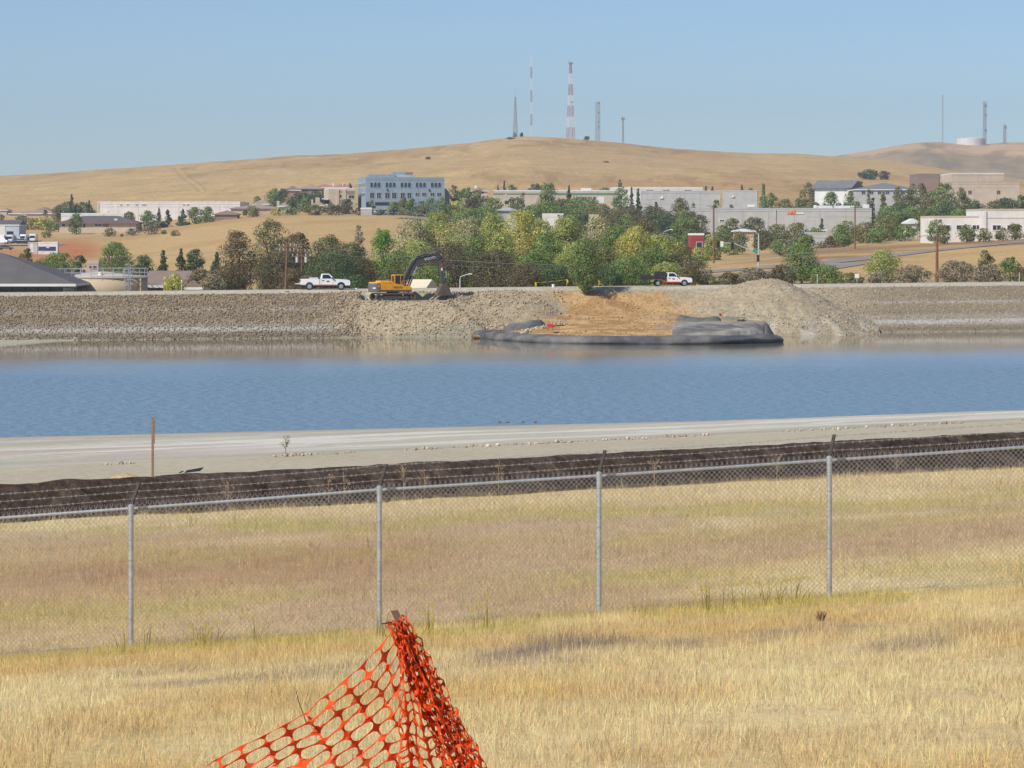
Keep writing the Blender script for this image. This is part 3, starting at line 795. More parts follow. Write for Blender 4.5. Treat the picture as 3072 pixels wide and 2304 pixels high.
# ---- brown erosion cover on the berm face
M_COVER = pmat('erosion_cover', (0.060, 0.040, 0.029), rough=0.95, var=0.45, scale=2.6, bump=1.0, bscale=6, spec=0.05, col2=(0.092, 0.066, 0.049))
def build_cover():
    xs = np.arange(-24, 34, 0.11); ss = np.linspace(-3.0, 0.12, 26)
    Xg, Sg = np.meshgrid(xs, ss); Y = berm_y(Xg) + Sg
    fold = (fbm((Xg - 0.5 * Sg) / 0.42, Sg / 1.6, 201, 3) - 0.5) * 0.085
    lip = (fbm(Xg / 0.8, Sg * 0 + 1, 203, 3) - 0.5) * 0.05 * sst(-0.7, -0.05, Sg)
    Z = near(Xg, Y) + 0.08 + fold * sst(-3, -2.2, Sg) * (1 - 0.5 * sst(-0.2, 0.1, Sg)) + lip
    px = CX + Xg / Y * F
    Z = Z - 0.5 * (Sg > 0.1)
    Z = Z + 0.06 * sst(-1.2, 0, Sg) * (np.exp(-((px - 205) / 60) ** 2) + 0.7 * np.exp(-((px - 560) / 60) ** 2))
    o = link('erosion_blanket', np_mesh('erosion_blanket', np.stack([Xg, Y, Z], -1).reshape(-1, 3), grid_faces(*Xg.shape), smooth=True), M_COVER)
    tag(o, 'long dark brown erosion blanket on the berm behind the fence', 'ground cover')
    # torn flap and a dirt heap beside the timber post
    bl = P(560, 1425, 89)
    fl = MB(); fl.hexa([(-0.25, -.1, 0), (.22, -.12, .06), (.30, .1, .14), (-.2, .12, .05), (-0.25, -.1, 0.02), (.22, -.12, .08), (.30, .1, .16), (-.2, .12, .07)])
    fl.tube([(-.3, 0, .05), (-.42, -.02, .0)], .02, 5)
    fo = fl.build('torn_flap', pmat('black_sheet', (0.02, 0.021, 0.024), rough=0.5, var=0.2, scale=5))
    fo.location = (bl.x, berm_y(bl.x) + 0.35, nz_(bl.x, berm_y(bl.x) + 0.35) + 0.10)
    tag(fo, 'small torn black sheet lying on the berm by the timber post', 'sheet')
    def heap(px, w, h, label, col):
        d = 7.4 * F / (1446 - HY) ; x = XW(px, d); y = berm_y(x) + 0.35
        n = 26; r = np.linspace(0, 1, 8); a = np.linspace(0, 2 * np.pi, n, endpoint=False)
        Rr, Aa = np.meshgrid(r, a, indexing='ij')
        HX = Rr * np.cos(Aa) * w; HYv = Rr * np.sin(Aa) * w * 0.45
        HZ = h * (1 - Rr ** 1.6) * (0.75 + 0.5 * fbm(HX * 6 + 9, HYv * 6 + 4, 211)) + near(HX + x, HYv + y) - nz_(x, y) - 0.04
        idx = np.arange(8 * n).reshape(8, n); f = np.stack([idx[:-1], np.roll(idx, -1, 1)[:-1], np.roll(idx, -1, 1)[1:], idx[1:]], -1).reshape(-1, 4)
        o = link('dirt_heap', np_mesh('dirt_heap', np.stack([HX, HYv, HZ], -1).reshape(-1, 3), f, smooth=True), pmat('heap_soil', col, rough=1, var=0.25, scale=9, bump=0.8, bscale=18))
        o.location = (x, y, nz_(x, y)); tag(o, label, 'dirt heap')
    heap(365, 0.62, 0.24, 'small tan dirt heap beside the timber post on the berm', (0.46, 0.33, 0.18))
    heap(200, 0.62, 0.15, 'low grey-brown dirt hump near the left end of the berm', (0.30, 0.25, 0.18))
build_cover()

def build_timber():
    x = XW(470, 90.5); y = 90.5 - 1.0
    z = nz_(x, y); h = ZW(1252, y) - z
    mb = MB(); mb.box(-0.036, 0.036, -0.02, 0.02, -0.2, h)
    o = thing('timber_post', 'tall sawn timber post standing upright on the berm', 'post', (x, y, z))
    mb.build('upright', M_WOOD, o, bevel=0.004)
    m2 = MB(); m2.box(0.0365, 0.060, -0.016, 0.022, h * 0.58, h * 0.965); m2.build('side_lath', M_WOOD, o, bevel=0.003)
build_timber()

# ---- loose stones along the road edge
def ico():
    t = (1 + 5 ** 0.5) / 2
    v = np.array([(-1, t, 0), (1, t, 0), (-1, -t, 0), (1, -t, 0), (0, -1, t), (0, 1, t), (0, -1, -t), (0, 1, -t), (t, 0, -1), (t, 0, 1), (-t, 0, -1), (-t, 0, 1)], float)
    v /= np.linalg.norm(v[0])
    f = np.array([(0, 11, 5), (0, 5, 1), (0, 1, 7), (0, 7, 10), (0, 10, 11), (1, 5, 9), (5, 11, 4), (11, 10, 2), (10, 7, 6), (7, 1, 8), (3, 9, 4), (3, 4, 2), (3, 2, 6), (3, 6, 8), (3, 8, 9), (4, 9, 5), (2, 4, 11), (6, 2, 10), (8, 6, 7), (9, 8, 1)])
    return v, f
ICO_V, ICO_F = ico()
def stones(pos, size, cols, seed):
    r = np.random.default_rng(seed); n = len(pos)
    v = ICO_V[None] * (1 + r.uniform(-0.28, 0.28, (n, 12, 1)))
    q = r.normal(size=(n, 3, 3)); q, _ = np.linalg.qr(q)
    sc = r.uniform(0.55, 1.2, (n, 1, 3)); sc[:, :, 2] *= 0.85
    v = np.einsum('nij,nkj->nki', q, v * sc) * size[:, None, None] + pos[:, None, :]
    f = ICO_F[None] + np.arange(n)[:, None, None] * 12
    return v.reshape(-1, 3), f.reshape(-1, 3), np.repeat(cols, 12, 0)
M_ROCK = pmat('stone', attr=True, rough=0.92, var=0.14, scale=6, bump=0.4, bscale=12, spec=0.15)
def build_roadside():
    r = np.random.default_rng(221)
    x = r.uniform(-19, 26, 900); x = x[fbm(x / 2.2, x * 0, 223) > 0.47]
    y = berm_y(x) + 7.0 + r.normal(0, 0.22, len(x))
    s = r.uniform(0.02, 0.075, len(x)) * (0.6 + 0.8 * r.uniform(0, 1, len(x)) ** 2)
    c = np.array((0.52, 0.42, 0.30)) * r.uniform(0.55, 1.25, (len(x), 1))
    v, f, cc = stones(np.stack([x, y, near(x, y) + s * 0.4], -1), s, c, 225)
    o = link('roadside_stones', np_mesh('roadside_stones', v, f, cc), M_ROCK)
    tag(o, 'small loose stones scattered along the edge of the gravel road', 'stones', kind='stuff')
    for k, px in enumerate((1497, 1521, 1568, 1604)):
        d = 13.05 * F / (1268 - HY); p = P(px, 1269, d)
        v, f, cc = stones(np.array([[0, 0, 0.05], [0.1, 0.05, 0.03], [-0.09, 0.02, 0.02]]), np.array([0.11, 0.08, 0.07]), np.tile((0.24, 0.185, 0.115), (3, 1)), 230 + k)
        q = link('shore_clump', np_mesh('shore_clump', v, f, cc), M_ROCK); q.location = (p.x, p.y, max(0.0, nz_(p.x, p.y)))
        tag(q, 'small brown clump at the near water edge, ' + ('leftmost of four', 'second from left of four', 'third from left of four', 'rightmost of four')[k], 'clump', 'brown clumps at the near water edge')
build_roadside()

# ---- tall dead weeds behind the fence, and a green sprig on the beach
M_WEED = pmat('dead_weed', (0.42, 0.30, 0.18), rough=0.9, var=0.25, scale=10, trans=0.2)
M_SPRIG = pmat('green_sprig', (0.17, 0.21, 0.09), rough=0.9, var=0.25, scale=10, trans=0.2)
def weed(px, h, label, d=86.5, seed=0, mat=None, umbel=True, y=None):
    r = random.Random(seed); x = XW(px, d)
    y = y if y is not None else berm_y(x) - 2.8
    x = XW(px, y); z = nz_(x, y)
    root = thing('dry_weed' if mat is None else 'green_weed', label, 'weed', (x, y, z), group='tall dead weeds behind the fence' if mat is None else None)
    m = mat or M_WEED
    st = MB(); st.tube([(0, 0, 0), (0.02, 0, h * 0.5), (0.0, 0.02, h)], [0.012, 0.009, 0.006], 5)
    tips = []
    for k in range(9 if umbel else 12):
        z0 = h * r.uniform(0.25, 0.9); a = r.uniform(0, 6.28); l = h * r.uniform(0.14, 0.36)
        e = (math.cos(a) * l * 0.7, math.sin(a) * l * 0.7, z0 + l)
        st.tube([(0.01, 0, z0), e], [0.006, 0.004], 4); tips.append(e)
    st.build('stem', m, root)
    hd = MB()
    for e in tips + [(0, 0.02, h)]:
        for q in range(7):
            o = Vector(e) + Vector((r.gauss(0, .035), r.gauss(0, .035), r.gauss(0, .03)))
            u = Vector((r.gauss(0, 1), r.gauss(0, 1), r.gauss(0, 1))).normalized() * 0.022; w = u.orthogonal().normalized() * 0.016
            hd.add([o - u, o - w, o + u, o + w], [(0, 1, 2, 3)])
    hd.build('seed_head', m, root)['kind'] = 'stuff'
for k, (px, h, lb) in enumerate(((683, 0.85, 'wispy dead weed behind the fence midway between the first two posts'),
        (985, 0.78, 'thin dead weed just left of the second fence post'), (1031, 0.90, 'taller dead weed with a flat head left of the second post'),
        (1209, 0.95, 'dead umbel weed just right of the second fence post'), (1272, 0.92, 'feathery dead weed second right of the second fence post'),
        (1495, 0.95, 'dead weed behind the fence between second and third posts'), (1962, 0.80, 'bushy dead weed just right of the third fence post'),
        (2330, 0.75, 'dead weed just left of the fourth fence post'), (2690, 0.8, 'dead weed beyond the rail right of the fourth post'))):
    weed(px, h, lb, seed=k + 3)
weed(856, 0.55, 'small green sprig growing alone on the pale beach', seed=40, mat=M_SPRIG, umbel=False, y=101.5)
# rusty tuft near the fence foot at the east
wx = XW(2462, 36.0)
tf = MB(); r_ = random.Random(4)
for k in range(130):
    a = r_.uniform(0, 6.28); e = r_.uniform(0.02, 0.09); h = r_.uniform(0.03, 0.13)
    b = Vector((math.cos(a) * e * .4, math.sin(a) * e * .4, 0)); t = Vector((math.cos(a) * e, math.sin(a) * e, h)); w = Vector((-math.sin(a), math.cos(a), 0)) * 0.005
    tf.add([b - w, b + w, t + w * .5, t - w * .5], [(0, 1, 2, 3)])
to = tf.build('rusty_tuft', pmat('rusty_weed', (0.30, 0.16, 0.09), rough=0.9, var=0.3, scale=20)); to.location = (wx, 36.0, nz_(wx, 36.0) + 0.04)
tag(to, 'small rust-brown weed tuft in the grass near the fence', 'weed')
# ------------------------------------------------------------------ far bank: rocks, mound, tubes, machines
def build_rocks():
    r = np.random.default_rng(301)
    def put(name, n, px0, px1, w0, w1, smin, smax, colA, colB, label, seed, keepf=None):
        px = r.uniform(px0, px1, n); w = r.uniform(w0, w1, n); d = np.full(n, 380.0)
        for _ in range(3):
            x = (px - CX) / F * d; d = water_y(x) + w * (crest_y(x) - water_y(x))
        x = (px - CX) / F * d
        if keepf is not None:
            k = keepf(px, w, x, d); x, d, px, w = x[k], d[k], px[k], w[k]
        m = len(x); s = smin + (smax - smin) * r.uniform(0, 1, m) ** 2.2
        c = mix(np.array(colA), np.array(colB), r.uniform(0, 1, m)) * r.uniform(0.65, 1.3, (m, 1))
        wl = w + r.normal(0, 0.03, m)
        white = np.clip(0.9 * np.exp(-((wl - 0.20) / 0.05) ** 2) + 0.6 * np.exp(-((wl - 0.60) / 0.02) ** 2), 0, 1) * (px < 1000) + 0.8 * np.exp(-((wl - 0.2) / 0.05) ** 2) * (px > 2600)
        c = mix(c, np.array((0.52, 0.50, 0.47)), white * 0.55)
        c = mix(c, np.array((0.15, 0.13, 0.10)), 0.75 * np.exp(-((wl - 0.06) / 0.05) ** 2) * ((px < 1050) | (px > 2600)))
        v, f, cc = stones(np.stack([x, d, bank(x, d) + s * 0.25], -1), s, c, seed)
        o = link(name, np_mesh(name, v, f, cc), M_ROCK); tag(o, label, 'rocks', kind='stuff')
    put('riprap', 16000, -120, 1080, 0.0, 0.95, 0.055, 0.17, (0.21, 0.155, 0.095), (0.36, 0.28, 0.185), 'grey-brown riprap stones facing the long left stretch of bank', 302,
        lambda px, w, x, d: (bank(x, d) > 0.03))
    put('rubble', 12000, 940, 1700, -0.75, 0.97, 0.05, 0.19, (0.345, 0.27, 0.17), (0.47, 0.38, 0.255), 'pale tan rubble dumped down the bank below the digger', 303,
        lambda px, w, x, d: (bank(x, d) > 0.05) & (fbm(px / 60, w * 4, 305) > np.clip(abs(px - 1290) / 620 - 0.02, 0.2, 1)) & ~((np.abs(x - EXC[0] - 1.4) < 5.4) & (np.abs(d - EXC[1] + 0.3) < 3.0)))
    put('bank_stones', 4200, 2380, 3240, 0.0, 0.95, 0.05, 0.15, (0.32, 0.26, 0.175), (0.45, 0.38, 0.27), 'small weathered stones on the right-hand stretch of bank', 304,
        lambda px, w, x, d: bank(x, d) > 0.03)
build_rocks()

def build_mound():
    xs = np.arange(MOUND[0] - 17, MOUND[0] + 13.5, 0.22); ys = np.arange(376, 404, 0.22)
    Xg, Yg = np.meshgrid(xs, ys); Z = mound_z(Xg, Yg); B = bank(Xg, Yg)
    Z = np.where(Z > B - 0.15, Z, B - 0.3)
    Z = np.maximum(Z, B - 0.3)
    n = fbm(Xg / 2.5, Yg / 2.5, 311); n2 = fbm(Xg / 0.7, Yg / 0.7, 313)
    c = mix((0.345, 0.28, 0.185), (0.41, 0.34, 0.23), n) * (0.85 + 0.3 * n2)[..., None]
    c = mix(c, (0.50, 0.46, 0.38), 0.7 * sst(2.2, 1.0, Z) * sst(0.4, 0.6, n))
    c = mix(c, (0.46, 0.29, 0.13), 0.8 * np.exp(-((Xg - MOUND[0] + 12.5) / 2.6) ** 2 - ((Yg - 388) / 3.5) ** 2))
    o = link('gravel_mound', np_mesh('gravel_mound', np.stack([Xg, Yg, Z], -1).reshape(-1, 3), grid_faces(*Xg.shape), c.reshape(-1, 3), smooth=True), M_BANK)
    tag(o, 'large mound of tan gravel heaped against the bank crest', 'gravel mound')
    r = np.random.default_rng(315); m = 2600
    x = r.uniform(xs[0], xs[-1], m); y = r.uniform(378, 396, m); z = mound_z(x, y); k = (z > bank(x, y) - 0.1) & (z > 0.05); x, y, z = x[k], y[k], z[k]
    lo = z < 2.6; keep = lo | (r.uniform(0, 1, len(x)) < 0.35); x, y, z = x[keep], y[keep], z[keep]
    s = r.uniform(0.05, 0.17, len(x)); c = np.array((0.45, 0.38, 0.28)) * r.uniform(0.6, 1.2, (len(x), 1))
    v, f, cc = stones(np.stack([x, y, z + s * 0.2], -1), s, c, 316)
    tag(link('mound_stones', np_mesh('mound_stones', v, f, cc), M_ROCK), 'loose pale stones lying on the gravel mound', 'stones', kind='stuff')
build_mound()
def build_clods():
    r = np.random.default_rng(361); m = 3000
    px = r.uniform(1590, 2090, m); d = r.uniform(352, 391, m); x = (px - CX) / F * d; z = bank(x, d); w = (d - water_y(x)) / (crest_y(x) - water_y(x))
    k = (z > 0.3) & (w < 0.9) & (fbm(px / 45, d / 2.5, 363) > 0.5); x, d, z = x[k], d[k], z[k]
    s = 0.04 + 0.15 * r.uniform(0, 1, len(x)) ** 3; c = np.array((0.44, 0.28, 0.125)) * r.uniform(0.6, 1.25, (len(x), 1))
    v, f, cc = stones(np.stack([x, d, z + s * 0.2], -1), s, c, 365)
    tag(link('soil_clods', np_mesh('soil_clods', v, f, cc), M_ROCK), 'orange-brown soil clods scattered over the excavated slope', 'soil', kind='stuff')
build_clods()

# ---- geotextile tubes round the soil platform
M_GEO = pmat('geotextile', (0.082, 0.082, 0.088), rough=0.85, var=0.25, scale=0.8, bump=0.4, bscale=4, spec=0.25, col2=(0.17, 0.163, 0.152))
M_GEO2 = pmat('dusty_geotextile', (0.155, 0.152, 0.146), rough=0.9, var=0.2, scale=0.7, bump=0.4, bscale=3, spec=0.1, col2=(0.31, 0.285, 0.24))
def tube_bag(name, label, pts, ra, rb, mat=None, seed=0):
    """flattened sediment-filled bag along a path of (px, d); ra half-width, rb height"""
    d = [p[1] for p in pts]; L = len(pts)
    t = np.linspace(0, L - 1, 90); px = np.interp(t, range(L), [p[0] for p in pts]); dd = np.interp(t, range(L), d)
    k = np.ones(9) / 9; dd = np.convolve(np.pad(dd, 4, 'edge'), k, 'valid'); px = np.convolve(np.pad(px, 4, 'reflect', reflect_type='odd'), k, 'valid')
    X = (px - CX) / F * dd; tx = np.gradient(X); ty = np.gradient(dd); n = np.hypot(tx, ty); tx, ty = tx / n, ty / n
    env = np.minimum(1, np.sqrt(np.clip(np.minimum(np.arange(90), 89 - np.arange(90)) / 5.0, 0.0, 1)) + 0.05)
    K = 18; V = np.empty((90, K, 3))
    for j in range(K):
        a = 2 * np.pi * j / K; c = math.copysign(abs(math.cos(a)) ** 0.75, math.cos(a)); s = math.copysign(abs(math.sin(a)) ** 0.75, math.sin(a))
        w = 1 + 0.22 * (fbm(t * 0.9 + seed, t * 0 + j * 0.5, 331, 3) - 0.5) * 2 + 0.10 * (fbm(t * 3.1 + seed, t * 0 + j * 0.25, 333, 2) - 0.5)
        V[:, j, 0] = X - ty * c * ra * env * w; V[:, j, 1] = dd + tx * c * ra * env * w; V[:, j, 2] = rb * 0.32 + s * rb * 0.68 * env * w
    idx = np.arange(90 * K).reshape(90, K); f = np.stack([idx[:-1], np.roll(idx, -1, 1)[:-1], np.roll(idx, -1, 1)[1:], idx[1:]], -1).reshape(-1, 4)
    o = link(name, np_mesh(name, V.reshape(-1, 3), f, smooth=True), mat or M_GEO)
    return tag(o, label, 'geotextile tube', 'geotextile tubes at the water edge')
tube_bag('geotextile_tube', 'long dark sediment tube curving along the water below the soil', [(1545, 365), (1580, 359), (1660, 353.5), (1800, 350.5), (2000, 349.5), (2160, 350.5), (2260, 353), (2308, 357)], 2.6, 0.88, seed=1)
tube_bag('geotextile_tube', 'short dark sediment tube lying below the rubble by the rusty pipe', [(1462, 370), (1500, 366), (1545, 362), (1580, 359.8)], 2.4, 0.95, seed=7)
def build_sheets():
    # dusty sheet over the platform behind the long tube, and a dark flap against the mound
    def drape(name, label, px0, px1, d0, d1, lift, mat, seed):
        pxs = np.linspace(px0, px1, 60); ds = np.linspace(d0, d1, 30)
        Pg, Dg = np.meshgrid(pxs, ds); X = (Pg - CX) / F * Dg
        base = np.maximum(bank(X, Dg), np.where(mound_z(X, Dg) > bank(X, Dg) - 0.15, mound_z(X, Dg), -9))
        u = (Pg - px0) / (px1 - px0); v = (Dg - d0) / (d1 - d0)
        e = np.clip(np.minimum(np.minimum(u, 1 - u) * 9, np.minimum(v, 1 - v) * 6), 0, 1)
        Z = np.maximum(base, 0.2) + lift * e * (0.6 + 0.8 * fbm(X / 3, Dg / 3, seed)) - 0.3 * (1 - sst(0, 0.25, e))
        o = link(name, np_mesh(name, np.stack([X, Dg, Z], -1).reshape(-1, 3), grid_faces(*Pg.shape), smooth=True), mat)
        tag(o, label, 'sheet')
    drape('geotextile_sheet', 'dusty grey sheet spread over the platform behind the long tube', 2010, 2300, 351.5, 373, 0.45, M_GEO2, 341)
    drape('geotextile_sheet', 'dark folded sheet piled against the foot of the gravel mound', 2025, 2165, 374, 378, 0.45, M_GEO, 343)
    drape('geotextile_sheet', 'ragged dark sheet lying over the short tube below the rubble', 1480, 1640, 366, 371.5, 0.55, M_GEO, 345)
build_sheets()
M_RUST = pmat('rusty_pipe', (0.30, 0.17, 0.08), rough=0.8, var=0.35, scale=4)
M_REDP = pmat('red_plastic', (0.62, 0.06, 0.035), rough=0.45, var=0.1, scale=6)
pp = MB(); a = P(1421, 993, 369); b = P(1492, 990, 369); pp.tube([(0, 0, 0), (1.4, 0, 0.02)], 0.20, 12); pp.tube([(1.4, 0, 0.02), (2.9, 0, 0.1)], 0.15, 10); pp.tube([(0.05, 0, 0), (0.2, 0, 0)], 0.26, 12); pp.tube([(1.3, 0, 0.02), (1.45, 0, 0.02)], 0.24, 12)
po = pp.build('rusty_pipe', M_RUST); po.location = (a.x, 366.5, 0.22); tag(po, 'rusty flanged pipe end at the left tip of the short tube', 'pipe')
def small_pump(px, d, label):
    x = XW(px, d); t = thing('red_pump', label, 'pump', (x, d, max(0.75, gz(x, d)) + 0.6))
    mb = MB(); mb.box(-.3, .3, -.25, .25, 0.1, .55); mb.build('housing', M_REDP, t, bevel=.05)
    mb = MB()
    for q in ((-.33, -.28), (.33, -.28), (.33, .28), (-.33, .28)): mb.bar((q[0], q[1], -.75), (q[0], q[1], .75), .04)
    mb.build('frame', M_REDP, t)
    mb = MB(); mb.tube([(.3, 0, .2), (.8, 0, .3), (1.7, .4, .32)], .07, 6); mb.build('hose', M_DARKIRON, t)
small_pump(1651, 358, 'small red pump frame standing on the tube by the soil')
bu = MB()
for k in range(6):
    z0, z1 = -0.2 + k * .0667, -0.2 + (k + 1) * .0667
    bu.tube([(0, 0, z0), (0, 0, z1)], [max(.03, math.sqrt(max(.04 - z0 * z0, 0))), max(.03, math.sqrt(max(.04 - z1 * z1, 0)))], 10)
bx = XW(2161, 371); bo = bu.build('red_float', M_REDP, smooth=True); bo.location = (bx, 371, gz(bx, 371) + 1.25); tag(bo, 'small round red float on the grey sheet', 'float')
sn = MB(); r_ = random.Random(5)
for k in range(7): sn.tube([(r_.uniform(-.5, .5), r_.uniform(-.3, .3), r_.uniform(0, .5)), (r_.uniform(-1, 1), r_.uniform(-.5, .5), r_.uniform(.1, 1.0)), (r_.uniform(-1.2, 1.2), r_.uniform(-.5, .5), r_.uniform(.2, 1.1))], [.14, .1, .03], 5)
sx = XW(2225, 372); so_ = sn.build('driftwood', pmat('driftwood_bark', (0.13, 0.10, 0.07), rough=.9, var=.3, scale=6)); so_.location = (sx, 372, gz(sx, 372) + 0.25); so_.scale = (.6, .6, .5); tag(so_, 'dark snag of driftwood at the right end of the tubes', 'driftwood')
# cobble seam between the two tubes
r = np.random.default_rng(351); m = 240; t = r.uniform(0, 1, m)
px = np.interp(t, [0, .4, 1], [1555, 1570, 1640]) + r.normal(0, 5, m); d = np.interp(t, [0, .4, 1], [357.5, 360, 366]); x = (px - CX) / F * d
v, f, cc = stones(np.stack([x, d, np.interp(t, [0, .5, 1], [0.1, 1.1, 1.5]) + r.uniform(-.1, .15, m)], -1), r.uniform(.08, .2, m), np.array((0.50, 0.42, 0.28)) * r.uniform(.7, 1.2, (m, 1)), 352)
tag(link('tan_cobbles', np_mesh('tan_cobbles', v, f, cc), M_ROCK), 'tan cobbles filling the gap between the two tubes', 'stones', kind='stuff')

# ------------------------------------------------------------------ vehicles
M_WHITE = pmat('white_car_paint', (0.80, 0.80, 0.79), rough=0.3, var=0.03, scale=1, spec=0.5, coat=0.4)
M_REDPAINT = pmat('red_car_paint', (0.55, 0.045, 0.03), rough=0.35, var=0.08, scale=2, spec=0.5)
M_GLASS = glassmat('dark_glass')
M_RUBBER = pmat('tyre_rubber', (0.030, 0.029, 0.028), rough=0.9, var=0.2, scale=6)
M_ALLOY = pmat('wheel_alloy', (0.55, 0.55, 0.56), rough=0.35, var=0.1, scale=6, metal=0.6)
M_BLACKP = pmat('black_trim', (0.025, 0.025, 0.026), rough=0.6, var=0.15, scale=5)
M_CHROME = pmat('bright_trim', (0.6, 0.6, 0.6), rough=0.25, var=0.05, scale=3, metal=0.8)
M_TAIL = pmat('tail_lamp', (0.45, 0.015, 0.012), rough=0.25, var=0.05, scale=4)
M_LAMP = pmat('clear_lamp', (0.75, 0.75, 0.72), rough=0.2, var=0.03, scale=4, spec=0.6)
M_DIRTY = pmat('muddy_sill', (0.36, 0.24, 0.14), rough=0.9, var=0.3, scale=6)

def wheel(parent, x, y, r, w, out):
    """out: +1 when the outer face looks to +y"""
    t = MB(); prof = [(r * .62, -w / 2), (r * .96, -w / 2), (r, -w / 2 + .03), (r, w / 2 - .03), (r * .96, w / 2), (r * .62, w / 2)]
    n = 24; vs = []; fs = []
    for k in range(n):
        a = 2 * math.pi * k / n
        for q, yy in prof: vs.append((x + q * math.cos(a), y + yy, r + q * math.sin(a)))
    m = len(prof)
    for k in range(n):
        for j in range(m): fs.append((k * m + j, k * m + (j + 1) % m, ((k + 1) % n) * m + (j + 1) % m, ((k + 1) % n) * m + j))
    wh = bpy.data.objects.new('wheel', None); COL.objects.link(wh); wh.parent = parent
    t.add(vs, fs); t.build('tyre', M_RUBBER, wh)
    rm = MB(); yo = y + out * (w / 2 - .045)
    rm.cyl((x, min(yo, yo - out * .1), r), r * .63, .1, 20, 'y')
    for k in range(5):
        a = 2 * math.pi * k / 5 + .3; rm.bar((x + math.cos(a) * r * .12, yo + out * .02, r + math.sin(a) * r * .12), (x + math.cos(a) * r * .58, yo + out * .02, r + math.sin(a) * r * .58), .07, .05)
    rm.cyl((x, min(yo, yo + out * .04), r), r * .16, .04, 10, 'y')
    rm.build('rim', M_ALLOY, wh)

def arc(cx, r, z0, a0, a1, n=8): return [(cx + r * math.cos(R(a0 + (a1 - a0) * k / n)), z0 + r * math.sin(R(a0 + (a1 - a0) * k / n))) for k in range(n + 1)]

